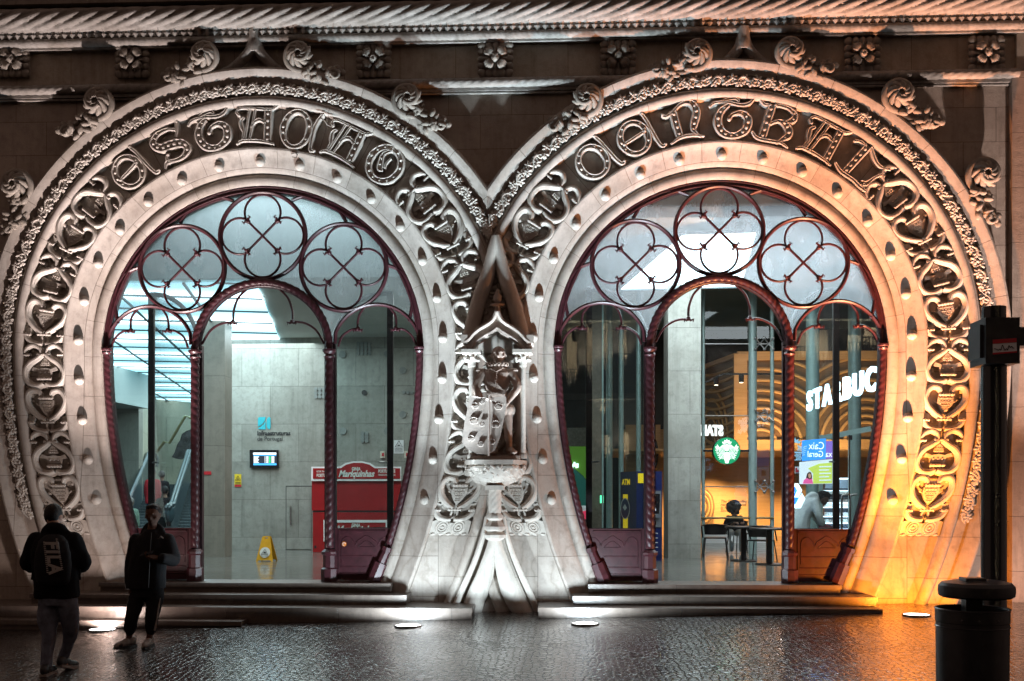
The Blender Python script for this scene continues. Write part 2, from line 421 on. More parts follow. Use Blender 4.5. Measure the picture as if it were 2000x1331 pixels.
def make_arch(C, side, word):
    mat = 'arch_stone_w' if side < 0 else 'arch_stone_e'
    # --- moulded surround
    mb = MB(); rows = []
    cur = [acurve(R) for R, _ in PROF]; L = len(cur[0]); K = len(PROF)
    vs = [(C.x + cur[k][i][0] * U, PROF[k][1], C.z + cur[k][i][1] * U) for i in range(L) for k in range(K)]
    fs = [(i * K + k, i * K + k + 1, (i + 1) * K + k + 1, (i + 1) * K + k) for i in range(L - 1) for k in range(K - 1)]
    mb.add(vs, fs)
    A = mb.build('arch_surround', mat, facade, C, angle=28, post=clipper(side))
    tag(A, 'stone arch lettered ESTACAO' if side < 0 else 'stone arch lettered CENTRAL, tinted orange at its right foot')
    def at(R, s, h, Rref=415.0, base=-.15):
        x, z = aoff(R, s, Rref); return Vector((C.x + x * U, base - h * U, C.z + z * U))
    # --- studs
    st = MB(); st.sphere((0, 0, 0), 9.2 * U, 16, 10)
    proto = None; Rs = 353; half = Rs * pi / 2; kk = 0
    ss = [77 * (i + 0.02) for i in range(0, 12)]
    for s in ss:
        for sg in ((1, -1) if s > 5 else (1,)):
            if s - half > 300: continue
            p = at(Rs, sg * s, 0, Rs, -.158)
            if (p.x - XM) * side < 0: continue
            if proto is None:
                proto = st.build('stud', 'carved_stone', A, (0, 0, 0)); proto.location = p - C; WL[proto.name] = p; 
            else:
                c = proto.copy(); COL.objects.link(c); c.parent = A; c.location = p - C
    # --- heart scroll carving, legs
    for sg in (-1, 1):
        mb = MB(); s0 = 415 * pi / 2 + 330
        def F(v, s0=s0, sg=sg):                        # v = (u, h, vv) units -> world; u outward
            s = s0 - v.z; return at(416.5 + v.x * 1.0, sg * s, v.y)
        def tb(path, r, h=5, n=7, nn=5):
            pts = catmull(path, nn)
            for m in (1, -1):
                mb.tube([(m * q[0], h, q[1]) for q in pts], [x for x in (r if isinstance(r, list) else [r] * len(pts))][:len(pts)] if isinstance(r, list) else r, n, fn=F, ref=(0, 1, 0))
        def grooved(path, r, h=7):
            r *= 1.42
            pts = catmull(path, 6)
            for m in (1, -1):
                rr = [r * (0.75 + 0.25 * sin(pi * i / (len(pts) - 1))) for i in range(len(pts))]
                mb.tube([(m * q[0], h, q[1]) for q in pts], rr, 8, fn=F)
                mb.tube([(m * q[0], h + r * 0.75, q[1]) for q in pts], [x * 0.42 for x in rr], 6, fn=F)
        def rp(u0, u1, v, r=2.6, h=11, mir=False):
            for m in ((1, -1) if mir else (1,)):
                pts = resample([(m * u0, h, v), (m * u1, h, v)], 1.1); 
                vs = []; n = 8; d = 0
                for i, q in enumerate(pts):
                    for k in range(n):
                        th = 2 * pi * k / n; rr = r * (0.72 + 0.38 * abs(sin(th + i * 0.62)))
                        vs.append((q.x, q.y + rr * sin(th), q.z + rr * cos(th)))
                fs = [(i * n + k, i * n + (k + 1) % n, (i + 1) * n + (k + 1) % n, (i + 1) * n + k) for i in range(len(pts) - 1) for k in range(n)]
                mb.add(vs, fs + [tuple(range(n)), tuple((len(pts) - 1) * n + k for k in range(n))], F)
        def plate(poly, h0, h1, mir=False):
            for m in ((1, -1) if mir else (1,)):
                mb.prism([(m * a, b) for a, b in poly], h0, h1, fn=lambda v: F(Vector((v.x, v.y, v.z))))
        def berries(u, v, mir=True):
            for m in (1, -1):
                for a, b in ((0, 0), (3.6, 1), (-3.4, 1.6), (0.5, 4.2), (3.6, 5), (-3, 5.6), (.6, -4), (3, -3.4), (-2.6, -2.8), (.4, 8), (-.2, -7.5)):
                    mb.sphere((m * (u + a), 4.5, v + b), 2.3, 6, 5, fn=F)
        def face_dots(pts, r=1.5, h=8.5):
            for a, b in pts: mb.sphere((a, h, b), r, 6, 4, fn=F)
        rnf = random.Random(17)
        for q in range(150):
            vv = rnf.uniform(2, 668); uu = rnf.choice((-1, 1)) * rnf.uniform(24, 37)
            mb.sphere((uu, 2.5, vv), rnf.uniform(2.6, 4.2), 7, 5, sc=(1, .8, rnf.uniform(.6, 1.3)), fn=F)
        def motA(o):
            grooved([(3, o + 84), (14, o + 84), (27, o + 88), (35, o + 97), (35, o + 104)], 4.0)
            tb([(2, o + 85), (6, o + 92), (5, o + 99)], 2.4)
            rp(-13, 13, o + 102); rp(26, 38.5, o + 101, mir=True)
            plate([(27, o + 104), (38, o + 104), (38, o + 116), (31, o + 113), (26, o + 115)], 1, 7, mir=True)
            berries(35.5, o + 122)
            grooved([(4, o + 105), (17, o + 113), (31, o + 127), (37.5, o + 142), (35, o + 156), (26, o + 163), (15, o + 161), (10, o + 154)], 5.0)
            mb.sphere((10, 8, o + 153), 4.4, 8, 6, fn=F); mb.sphere((-10, 8, o + 153), 4.4, 8, 6, fn=F)
            rp(-14, 14, o + 148, 3)
            plate([(-14, o + 144), (14, o + 144), (15, o + 133), (9, o + 121), (0, o + 110), (-9, o + 121), (-15, o + 133)], 1, 8)
            for j in range(4):
                vv = o + 138 - j * 6.5; ww = 11 - j * 2.3
                mb.tube([(-ww - 1, 8.6, vv + 3), (ww + 1, 8.6, vv + 3)], 0.8, 5, fn=F)
                face_dots([(-ww + 2 * ww * k / 4, vv) for k in range(5)], 1.25)
            tb([(13, o + 134), (18, o + 135), (21, o + 138)], 1.3, 6)
        def motB(o):
            grooved([(2, o + 8), (13, o + 4), (27, o + 6), (37, o + 18), (37, o + 34), (28, o + 47), (14, o + 56), (4, o + 63)], 5.0)
            rp(-14, 14, o + 17, 3)
            plate([(-13, o + 20), (13, o + 20), (15, o + 31), (26, o + 33), (23, o + 40), (12, o + 36), (0, o + 38), (-12, o + 36), (-23, o + 40), (-26, o + 33), (-15, o + 31)], 1, 8)
            mb.tube([(-12, 8.6, o + 24), (12, 8.6, o + 24)], 1.2, 5, fn=F); face_dots([(-8, o + 29), (0, o + 29), (8, o + 29)], 1.8)
            plate([(-10, o + 42), (0, o + 39), (10, o + 42), (7, o + 51), (0, o + 57), (-7, o + 51)], 1, 6)
            face_dots([(a, o + 42 + b) for a in (-6, -2, 2, 6) for b in (2, 6)], 1.5, 6.5)
            tb([(0, o + 4), (12, o - 1.5), (27, o - 3), (38, o + 2)], 3.2, 6)
            rp(-13, 13, o + 64, 3); rp(27, 38.5, o + 63, mir=True)
            grooved([(5, o + 66), (9, o + 76), (20, o + 82), (32, o + 77), (38, o + 68)], 4.4)
            mb.sphere((7, 8, o + 72), 3.6, 8, 6, fn=F); mb.sphere((-7, 8, o + 72), 3.6, 8, 6, fn=F)
            berries(35, o + 52)
        motA(-84)
        for j in range(3):
            motB(84 + 168 * j); motA(84 + 168 * j)
        motB(84 + 168 * 3)
        # base block with two eyes
        pts = [(-37, -28), (37, -28), (37, -10)] + [(37 - 74 * i / 12, -4 + 3 * sin(pi * i / 4)) for i in range(13)] + [(-37, -10)]
        plate(pts, 0, 7)
        for m in (1, -1):
            for rr in (11, 6.5):
                mb.tube([(m * 15 + rr * cos(2 * pi * k / 16), 7.5, -15 + rr * sin(2 * pi * k / 16)) for k in range(16)], 1.8, 6, closed=True, fn=F)
            mb.sphere((m * 15, 7, -15), 3, 8, 6, fn=F)
        for k in range(5): mb.sphere((-30 + 15 * k, 5, -28), 6, 8, 5, sc=(1, .8, .5), fn=F)
        hb = mb.build('heart_scroll_carving', 'carved_stone', A, C, angle=50, post=clipper(side))
    # --- leaf band
    mb = MB(); rnd = random.Random(3)
    per = 46.0; tot = 488 * pi / 2 + 330; n = int(2 * tot / per); per = 2 * tot / n
    def F2(v): return at(v.x, v.z, v.y, 488.0, -.205)
    for i in range(n):
        s = -tot + per * i
        if -side * (s + per) > 610: continue
        arc = [(488 + (9.5 * sin(pi * t / 8) if True else 0) - 3, 5 + 1.5 * sin(pi * t / 8), s + per * (0.02 + 0.62 * t / 8)) for t in range(9)]
        mb.tube([(q[0], q[1] + 4.5, q[2]) for q in arc], 2.1, 6, fn=F2)
        arc = [(488 - 9.5 * sin(pi * t / 8) + 2, 4.5, s + per * (0.5 + 0.62 * t / 8)) for t in range(9)]
        mb.tube([(q[0], q[1] + 4.5, q[2]) for q in arc], 1.9, 6, fn=F2)
        for lc, lu in ((.18, 484), (.42, 492), (.66, 485), (.9, 492)):     # lobed leaves
            a0 = rnd.uniform(0, 6.28)
            for k in range(6):
                a_ = a0 + k * 1.047; r_ = 5.6
                rot = Matrix.Rotation(-a_, 3, 'Y')
                mb.sphere((lu + r_ * cos(a_) * .8, 9.5 + rnd.uniform(-1, 1.2), s + per * lc + r_ * sin(a_)), 4.9, 7, 5, sc=(1, .5, .52), fn=F2, rot=rot)
            mb.sphere((lu, 10.5, s + per * lc), 2.2, 6, 5, fn=F2)
        for k in range(8):
            a = rnd.random(); uu = 480 + 16 * rnd.random(); ang = rnd.random() * 6.28
            ln = 4.2 + 3 * rnd.random()
            rot = Matrix.Rotation(ang, 3, 'Y') @ Matrix.Rotation(rnd.uniform(-.5, .5), 3, 'X')
            mb.sphere((uu, 5.5 + 4 * rnd.random(), s + per * a), ln, 6, 4, sc=(1, .5, .42), fn=F2, rot=rot)
        # serrated lower fringe
        for k in range(4):
            mb.sphere((481 + 1.5 * (k % 2), 8, s + per * (0.15 + .22 * k)), 4.4, 7, 5, sc=(.8, .55, .75), fn=F2)
    mb.build('leaf_band', 'carved_stone', A, C, angle=60, post=clipper(side))
    # --- letters
    for (glyph, ang) in word:
        a = radians(ang); R0 = 420
        cx, cz = R0 * cos(a), R0 * sin(a); phi = a - pi / 2
        def FL(v, cx=cx, cz=cz, phi=phi):
            x = v.x * 1.03; z = v.z * 1.10
            return Vector((C.x + (cx + x * cos(phi) - z * sin(phi)) * U, -.15 - v.y * U, C.z + (cz + x * sin(phi) + z * cos(phi)) * U))
        mb = MB()
        for stroke in GLYPHS[glyph]:
            draw_stroke(mb, stroke, FL)
        mb.build('inscription_letter', 'carved_stone', A, C, angle=40)
    return A

def draw_stroke(mb, stroke, F, H=13.0):
    closed = stroke[0] == 'ring'
    if closed:
        _, cx, cy, rx, ry, wa, wb = stroke; n = 40; pts = []
        for i in range(n):
            t = 2 * pi * i / n; pts.append((cx + rx * cos(t), cy + ry * sin(t), wa + (wb - wa) * abs(sin(t))))
    else:
        pts = catmull(stroke, 8)
    L = len(pts); vs = []; fs = []; left = []; right = []; K = 8
    for i in range(L):
        a = pts[(i - 1) % L] if closed else pts[max(i - 1, 0)]; b = pts[(i + 1) % L] if closed else pts[min(i + 1, L - 1)]
        tx, ty = b[0] - a[0], b[1] - a[1]; l = sqrt(tx * tx + ty * ty) or 1; nx, ny = -ty / l, tx / l
        x, y, w_ = pts[i]; w_ = w_ * 1.26 + .8; h = w_ / 2; e = min(2.0, h * .45); dp = 1.8 if w_ > 8 else 1.0
        # section: side wall, rim, sunk middle, rim, side wall
        for off, hh in ((-h - .8, 0), (-h, H), (-h + e, H + 1), (-h + e * 1.8, H - dp), (h - e * 1.8, H - dp), (h - e, H + 1), (h, H), (h + .8, 0)):
            vs.append((x + nx * off, hh, y + ny * off))
    for i in range(L if closed else L - 1):
        j = (i + 1) % L
        for k in range(K - 1): fs.append((i * K + k, i * K + k + 1, j * K + k + 1, j * K + k))
    if not closed:
        fs.append(tuple(range(K))); fs.append(tuple((L - 1) * K + k for k in range(K)))
    mb.add(vs, fs, F)
    d = 4.0
    for i in range(1, L):
        a, b = pts[i - 1], pts[i]; d += sqrt((a[0] - b[0]) ** 2 + (a[1] - b[1]) ** 2)
        if b[2] > 7.5 and d > 9.6:
            mb.sphere((b[0], H - 1.2, b[1]), min(3.6, b[2] * .29), 8, 5, fn=F); d = 0
    if not closed:
        for q in (pts[0], pts[-1]):
            if 2.5 < q[2] < 6: mb.sphere((q[0], H - 1, q[1]), q[2] * .72, 8, 6, fn=F)

A_ = [[(22, 28, 11), (21, 0, 11), (20, -27, 11)], [(-12, 28, 3.4), (-17, 2, 3.4), (-22, -25, 3.4)], [(-2, 28, 3.4), (-7, 2, 3.4), (-13, -25, 3.4)],
      [(-32, 17, 4), (-37, 23, 3.5), (-30, 29, 3.2), (-10, 29, 3.2), (16, 27, 3.6), (30, 27, 3.2), (41, 33, 2.4)],
      [(-10, -3, 3.4), (-3, 6, 4.6), (6, 9, 5), (16, 4, 3.4)], [(-36, -32, 3.5), (-26, -27, 4), (-2, -27, 4.4), (18, -30, 3.4), (33, -34, 2)],
      [(-23, 13, 3), (-29, 7, 6), (-27, -3, 7), (-24, -12, 4), (-26, -24, 3)]]
GLYPHS = {
 'E': [('ring', -8, -2, 25, 27, 11, 7), [(-30, -6, 4), (14, 2, 4)], [(20, 32, 4.5), (24, 18, 5), (27, -4, 5.5), (30, -24, 5), (34, -33, 5), (40, -32, 4)]],
 'C': [('ring', -8, -2, 25, 27, 11, 7), [(20, 32, 4.5), (24, 18, 5), (27, -4, 5.5), (30, -24, 5), (34, -33, 5), (40, -32, 4)]],
 'Q': [('ring', -10, -2, 24, 31, 11, 7), [(34, 31, 4), (27, 20, 5), (22, 2, 6), (22, -18, 5.5), (24, -33, 5), (31, -33, 4)]],
 'S': [[(22, 20, 3), (8, 27, 5), (-14, 26, 8), (-26, 14, 11), (-16, 2, 12), (4, 0, 13), (24, -6, 12), (29, -18, 11), (14, -28, 7), (-6, -27, 5), (-14, -20, 4), (-9, -14, 5)],
       [(30, 33, 4.5), (25, 20, 4), (18, 8, 2.4)], [(-24, -34, 2.5), (-18, -26, 6), (-8, -27, 6)]],
 'T': [[(-40, 18, 2.6), (-30, 25, 3.4), (-8, 26, 4), (16, 22, 5), (30, 25, 4.6), (39, 33, 2.6)], [(-18, 27, 3), (-6, 32, 6), (6, 33, 5), (12, 28, 3)],
       [(-6, 22, 6), (-20, 10, 10), (-24, -8, 12), (-14, -25, 11.5), (6, -30, 9), (25, -20, 12), (30, -2, 12), (18, 9, 8), (2, 6, 5), (-4, -3, 5)]],
 'A': A_, 
 'O': [('ring', 0, 0, 29, 30, 11, 9), [(-3, 26, 4), (-12, 14, 6), (-10, 2, 8), (-3, -10, 9), (3, -12, 3)], [(4, 14, 2), (2, 2, 3), (5, -6, 2.4)]],
 'N': [[(-14, 22, 11), (-12, 0, 11), (-9, -27, 11)], [(-34, 18, 4), (-28, 14, 3.5), (-14, 20, 4), (2, 30, 4.5), (20, 30, 8), (28, 14, 11.5), (20, -6, 11), (17, -18, 7), (28, -32, 2.5)],
       [(-28, -34, 2), (-10, -26, 4), (10, -25, 4.4), (34, -31, 2)]],
 'R': [[(-16, 30, 11.5), (-18, 2, 11.5), (-20, -27, 11.5)], [(-10, 30, 4), (12, 30, 5), (27, 22, 8), (26, 12, 9.5), (12, 4, 4)],
       [(-13, -4, 4), (2, 5, 5), (18, 0, 11), (25, -13, 11), (14, -26, 6), (8, -32, 4)], [(-40, 34, 2.4), (-30, 27, 4), (-20, 28, 4)],
       [(-40, -22, 2.6), (-28, -31, 4.4), (-2, -31, 4.6), (14, -30, 3.6), (30, -36, 2)]],
 'L': [[(-14, 30, 11), (-16, 2, 11), (-18, -27, 11)], [(-40, 22, 3), (-30, 27, 3.5), (-18, 27, 3)], [(-8, 31, 3), (8, 20, 5), (26, 14, 4), (44, 20, 2)],
       [(-42, -26, 3), (-24, -32, 5), (2, -31, 5), (20, -33, 5), (36, -33, 2.4)], [(16, -27, 8), (25, -22, 8), (30, -6, 4), (38, 6, 4), (42, 4, 3)]],
}
SW = make_arch(CW, -1, list(zip('ESTAQAO', (125.6, 114.0, 102.4, 90.3, 78.4, 66.4, 54.6))))
SE = make_arch(CE, 1, list(zip('CENTRAL', (124.0, 111.8, 100.0, 87.6, 76.0, 63.6, 51.6))))
# tilde and cedilla cut on the mouldings of the left arch
mb = MB(); mb.tube([P(*q, -.295) for q in ((622, 236), (627, 231), (634, 236), (641, 245), (648, 248), (652, 242))], .010, 6)
mb.build('accent_mark', 'dark_carving', SW, CW)
mb = MB(); mb.tube([P(*q, -.25) for q in ((569, 301), (577, 299), (581, 303), (578, 309), (571, 307))], .009, 6)
mb.build('accent_mark', 'dark_carving', SW, CW)

# ---------------------------------------------------------------- flat wall
def arch_outline(C, R=519):
    return [(C.x + x * U, C.z + z * U) for x, z in acurve(R, 470, 80, 24)]
def wall_poly():
    L_ = [p for p in arch_outline(CW) ]; R_ = [p for p in arch_outline(CE)]
    iL = [i for i, p in enumerate(L_) if p[1] > CW.z + 100 * U and p[0] < XM]
    iR = [i for i, p in enumerate(R_) if p[1] > CW.z + 100 * U and p[0] > XM]
    left = L_[:max(iL) + 1]; right = R_[min(iR):]
    zc = CW.z + sqrt(max(0, (519 * U) ** 2 - (XM - CW.x) ** 2))
    return left + [(XM, zc)] + right
ZB = -0.5
up = wall_poly()
ZS = P(1000, 166, WY).z                                 # string course level
outl = [(XL, ZB), (up[0][0], ZB)] + up + [(up[-1][0], ZB), (XR, ZB), (XR, ZTOP), (XL, ZTOP)]
mb = MB(); mb.prism(outl, .5, WY); mb.build('wall', 'wall_stone', facade, (XM, 0, .1), smooth=False)
# little triangle of wall low between the two feet
mb = MB(); mb.prism([(XM - .55, ZB), (XM + .55, ZB), (XM + .03, CW.z - 230 * U), (XM - .03, CW.z - 230 * U)], .2, -.10); mb.build('foot_wall', 'wall_stone', facade, (XM, 0, .1), smooth=False)
# frieze face between the string course and the cornice (3 mm proud)
FZ0 = P(1000, 160, WY).z; FZ1 = P(1000, 62, WY).z
mb = MB()
def arch_clip(poly_x0, poly_x1, C=None): pass
FY = WY - .012
lo = []
for i in range(121):
    x = XL + (XR + 2 - XL) * i / 120; z = FZ0
    for C in (CW, CE):
        d = (519 * U) ** 2 - (x - C.x) ** 2
        if d > 0: z = max(z, C.z + sqrt(d))
    lo.append((x, z))
mb.prism(lo + [(XR + 2, FZ1), (XL, FZ1)], WY + .002, FY); mb.build('frieze', 'frieze_stone', facade, (XM, 0, .1), smooth=False)

# pilaster strip at the right edge
mb = MB(); x0 = P(1977, 600, -.2).x
mb.box(x0, x0 + 2.6, -.20, .5, ZB, FZ0 - .02)
stone('pilaster_stone', (0.40, 0.33, 0.28), (0.27, 0.21, 0.18), ('wall', 1.3, 0.74), bstr=0.7)
mb.build('pilaster', 'pilaster_stone', facade, (XM, 0, .1), smooth=False)
mb = MB(); mb.box(P(1986, 100, -.16).x, x0 + 2.6, -.16, .5, FZ0 - .0199, FZ1); mb.build('pilaster_head', 'frieze_stone', facade, (XM, 0, .1), smooth=False)

# string course: twisted roll with two fillets, broken by the arches
def span_free(z, pad):
    """x intervals at height z outside both arches"""
    iv = []; xs = [XL]
    for C in (CW, CE):
        d = (527 * U) ** 2 - (z - C.z) ** 2; h = sqrt(max(d, 0)); iv.append((C.x - h + pad, C.x + h - pad))
    return [(XL, iv[0][0]), (iv[0][1], iv[1][0]), (iv[1][1], P(1990, 160, -.2).x)]
zs = P(1000, 162, -.17).z
for a, b in span_free(zs, .15):
    if b > a:
        mb = MB(); mb.rope([(a, -.19, zs), (b, -.19, zs)], .066, .62, 5, .2, n=22, seg=.03, hand=-1)
        mb.box(a, b, -.19, WY, zs + .055, zs + .075)
        mb.box(a, b - .02, -.175, WY, zs - .105, zs - .066); mb.tube([(a, -.16, zs - .125), (b - .02, -.125, zs - .125)], .018, 8)
        mb.build('string_course', 'cornice_stone', facade, (XM, 0, .1), angle=50)
# cornice
zr = P(1000, 69, -.2).z
mb = MB(); mb.rope([(XL, -.22, zr), (XR + 2, -.22, zr)], .062, .30, 4, .22, n=18, seg=.018, hand=1)
mb.box(XL, XR + 2, -.2, WY - .013, zr - .085, zr - .055)
mb.build('rope_moulding', 'cornice_stone', facade, (XM, 0, .1), angle=60)
# dog-tooth rows
mb = MB(); z1 = P(1000, 43, -.34).z; z2 = P(1000, 53, -.32).z; per = .112
mb.box(XL, XR + 2, -.26, WY, zr + .062, P(1000, 30, -.3).z)
nn = int((XR + 2 - XL) / per)
for i in range(nn):
    x = XL + per * i
    for zz, yy, hh in ((z1, -.29, .048), (z2 - .01, -.25, .052)):
        mb.add([(x, yy, zz + hh * .9), (x + per, yy, zz + hh * .9), (x + per / 2, yy + .02, zz - hh), (x + per / 2, yy - .075, zz + hh * .5), (x, yy + .1, zz + hh), (x + per, yy + .1, zz + hh), (x + per / 2, yy + .1, zz - hh)],
               [(0, 3, 1), (0, 2, 3), (3, 2, 1), (0, 1, 5, 4), (0, 4, 6, 2), (1, 2, 6, 5)])
mb.box(XL, XR + 2, -.33, WY, z1 + .046, z1 + .085)
mb.build('dog_tooth_band', 'cornice_stone', facade, (XM, 0, .1), smooth=False)
# big slanted gadroons
zg = P(1000, 17, -.42).z; rg = .155
mb = MB(); mb.rope([(XL, -.34, zg), (XR + 2, -.34, zg)], rg, 2.16, 8, .30, n=48, seg=.035, hand=-1)
mb.build('gadroon_moulding', 'cornice_stone', facade, (XM, 0, .1), angle=60)
mb = MB(); zt = P(1000, 1, -.3).z
mb.box(XL, XR + 2, -.42, WY, zt + .03, zt + .09)
for i in range(70):
    x = XL + .26 * i; mb.box(x, x + .10, -.36, -.24, zt + .09, zt + .5)
mb.box(XL, XR + 2, -.24, WY, zt + .09, ZTOP + .3)
mb.build('upper_ledge', 'dark_carving', facade, (XM, 0, .1), smooth=False)
# ---------------------------------------------------------------- rosettes
ROS = [(27, 120), (260, 121), (731, 120), (968, 118), (1207, 115), (1683, 110), (1925, 108)]
def rosette(k):
    mb = MB(); s = .225; rnd = random.Random(k)
    mb.prism([(-s, -s), (s, -s), (s, s), (-s, s)], .03, -.03)
    for i in range(4):                      # leafy border lobes
        a = pi / 2 * i
        for j in range(5):
            t = (j - 2) * .092; x, z = s * .86, t
            X = x * cos(a) - z * sin(a); Z = x * sin(a) + z * cos(a)
            mb.sphere((X, -.04, Z), .058, 8, 6, sc=(1, .5, .85) if i % 2 == 0 else (.85, .5, 1))
    for i in range(4):                      # four shell petals
        a = pi / 4 + pi / 2 * i
        for j in range(-2, 3):
            b = a + j * .17
            p0 = Vector((cos(b) * .05, -.05, sin(b) * .05)); p1 = Vector((cos(b) * .105, -.11, sin(b) * .105)); p2 = Vector((cos(b) * (.19 - abs(j) * .012), -.075, sin(b) * (.19 - abs(j) * .012)))
            mb.tube([p0, p1, (p1 + p2) / 2 + Vector((0, -.012, 0)), p2], [.012, .021, .024, .014], 7)
    for i in range(4):
        a = pi / 2 * i
        mb.tube([(cos(a) * .07, -.05, sin(a) * .07), (cos(a) * .13, -.06, sin(a) * .13), (cos(a) * .2, -.045, sin(a) * .2)], [.016, .022, .012], 7)
    mb.sphere((0, -.09, 0), .058, 14, 9, sc=(1, .9, 1))
    if k % 3 == 0:
        mb.bar((-.04, -.138, -.04), (.04, -.138, .04), .012); mb.bar((-.04, -.137, .04), (.04, -.137, -.04), .012)
    elif k % 3 == 1:
        for i in range(6):
            a = pi * i / 6; mb.bar((-.045 * cos(a), -.136, -.045 * sin(a)), (.045 * cos(a), -.136, .045 * sin(a)), .007)
    else:
        for i in range(7):
            a = 2 * pi * i / 7; mb.sphere((.028 * cos(a), -.135, .028 * sin(a)), .014, 6, 4)
    return mb
for i, (px, py) in enumerate(ROS):
    p = P(px, py, -.12); mb = rosette(i)
    o = mb.build('rosette', 'dark_carving', facade, (0, 0, 0), angle=50); o.location = p - WL[facade.name]; WL[o.name] = p

# ---------------------------------------------------------------- crockets (curled leaf with a tail)
def crocket(seed):
    mb = MB(); rnd = random.Random(seed)
    def T(x, z, y=0): return Vector((x, y, z))
    # outer curl, spiral
    pts = []; rs = []
    for i in range(34):
        t = i / 33; a = -2.2 + t * 7.6; r = .205 * (1 - t * .66)
        pts.append(T(.0 + r * cos(a), .0 + r * sin(a), -.06 - .11 * t)); rs.append(.045 * (1 - t * .45))
    mb.tube(pts, rs, 9)
    mb.sphere((0, -.06, 0), .15, 14, 9, sc=(1, .6, 1))
    for i in range(10):                     # leaf tongues across the ball
        a = i * .66; r0 = .17
        p = [T(cos(a + k * .33) * (r0 - k * .045), sin(a + k * .33) * (r0 - k * .045), -.09 - .028 * k) for k in range(4)]
        mb.tube(p, [.012, .034, .03, .016], 7)
    # stem and tail going down-left along the arch
    stem = [(.03, -.19), (-.08, -.26), (-.2, -.3), (-.33, -.35)]
    mb.tube([T(x, z, -.05) for x, z in catmull(stem, 5)], .035, 8)
    for i in range(26):
        t = rnd.random(); x = -.05 - .3 * t + rnd.uniform(-.08, .09); z = -.17 - .17 * t + rnd.uniform(-.08, .11)
        rot = Matrix.Rotation(rnd.random() * 6.28, 3, 'Y')
        mb.sphere((x, -.06 - .05 * rnd.random(), z), .062, 8, 5, sc=(1, .5, .5), rot=rot)
    pts = []; rs = []
    for i in range(18):
        t = i / 17; a = -0.6 + t * 6.6; r = .088 * (1 - t * .7)
        pts.append(T(-.38 + r * cos(a), -.33 + r * sin(a), -.06 - .05 * t)); rs.append(.026 * (1 - t * .4))
    mb.tube(pts, rs, 8); mb.sphere((-.38, -.07, -.33), .06, 9, 6, sc=(1, .6, 1))
    for a in (1.2, 2.0, 2.9): mb.sphere((-.38 + .1 * cos(a), -.05, -.33 + .1 * sin(a)), .045, 8, 5, sc=(1, .5, 1))
    for k in range(5): mb.sphere((.1 + .03 * k, -.02, -.22 + .012 * k), .016, 6, 4)
    return mb
CR = [(38, 366, 41, 1, 1.2), (197, 206, 0, 1, 1.2), (402, 114, -9, 1, 1.12), (588, 114, 11, -1, 1.12), (799, 198, 0, -1, 1.15),
      (1145, 198, 0, 1, 1.15), (1358, 110, -17, 1, 1.12), (1542, 106, 15, -1, 1.12), (1752, 190, 0, -1, 1.2), (1918, 345, -42, -1, 1.2)]
protoC = [crocket(5).build('crocket', 'dark_carving', facade, (0, 0, 0), angle=60), crocket(9).build('crocket', 'dark_carving', facade, (0, 0, 0), angle=60)]
for i, (px, py, rot, mir, sc) in enumerate(CR):
    p = P(px, py, -.2); src = protoC[i % 2]
    o = src if i < 2 else src.copy()
    if i >= 2: COL.objects.link(o); o.parent = facade
    o.location = p - WL[facade.name]; o.rotation_euler = (0, radians(-rot * 1.0), 0); o.scale = (mir * sc, sc, sc)

# ogee finials over each crown
for cx, top in ((497, 58), (1452, 52)):
    mb = MB(); dy = -4 if cx > 1000 else 0
    for m in (1, -1):
        path = [(0, 3), (2, 22), (9, 42), (24, 60), (42, 75), (60, 84), (70, 86)]
        pts = [P(cx + m * x, top + z + (0 if m < 0 else 0), -.22) for x, z in catmull(path, 5)]
        mb.tube(pts, [.085 - .035 * i / (len(pts) - 1) for i in range(len(pts))], 12)
    t = P(cx, top, -.26)
    mb.lathe([(.03, .0), (.05, .04), (.075, -.02), (.085, -.1), (.12, -.22), (.11, -.3)], (t.x, -.2, t.z), 8)
    mb.build('ogee_finial', 'cornice_stone', facade, t, angle=50)

# ---------------------------------------------------------------- lancet between the arches
NX = P(968, 600, -.3).x
mb = MB()
for m in (1, -1):
    path = [(0, 462), (7, 495), (14, 530), (24, 560), (34, 590), (42, 620), (48, 645), (51, 668)]
    pts = [P(968.5 + m * x, z, -.36) for x, z in catmull(path, 4)]
    mb.tube(pts, [.062 + .040 * min(1, i / 10) for i in range(len(pts))], 14)
mb.build('lancet_moulding', 'carved_stone', facade, P(968, 560, -.3), angle=50)
mb = MB(); mb.prism([(P(968, 500, -.26).x, P(968, 500, -.26).z), (P(932, 690, -.26).x, P(932, 690, -.26).z), (P(1005, 690, -.26).x, P(1005, 690, -.26).z)], -.2, -.262)
rnd = random.Random(11)
for i in range(70):
    t = rnd.random() ** .6; zz = 505 + t * 150; hw = 3 + (zz - 500) * .2; xx = 968 + rnd.uniform(-hw, hw)
    mb.sphere(P(xx, zz, -.275), .035 + .02 * rnd.random(), 7, 5, sc=(1, .6, .45), rot=Matrix.Rotation(rnd.random() * 6.28, 3, 'Y'))
mb.build('lancet_foliage', 'carved_stone', facade, P(968, 560, -.3), angle=60)

# ---------------------------------------------------------------- niche: canopy, columns, corbel
def Q(px, py, y): return P(px, py, y)
nb = MB()                                              # back shell, half cylinder
c0 = P(968, 800, -.36); rN = .36; zN0 = P(968, 900, -.36).z; zN1 = P(968, 665, -.36).z
n = 18; vs = []; fs = []
for j, z in enumerate((zN0, zN1)):
    for i in range(n + 1):
        a = pi * i / n; vs.append((c0.x - rN * cos(a), -.40 + rN * .62 * sin(a) * 1.0, z))
for i in range(n): fs.append((i, i + 1, n + 2 + i, n + 1 + i))
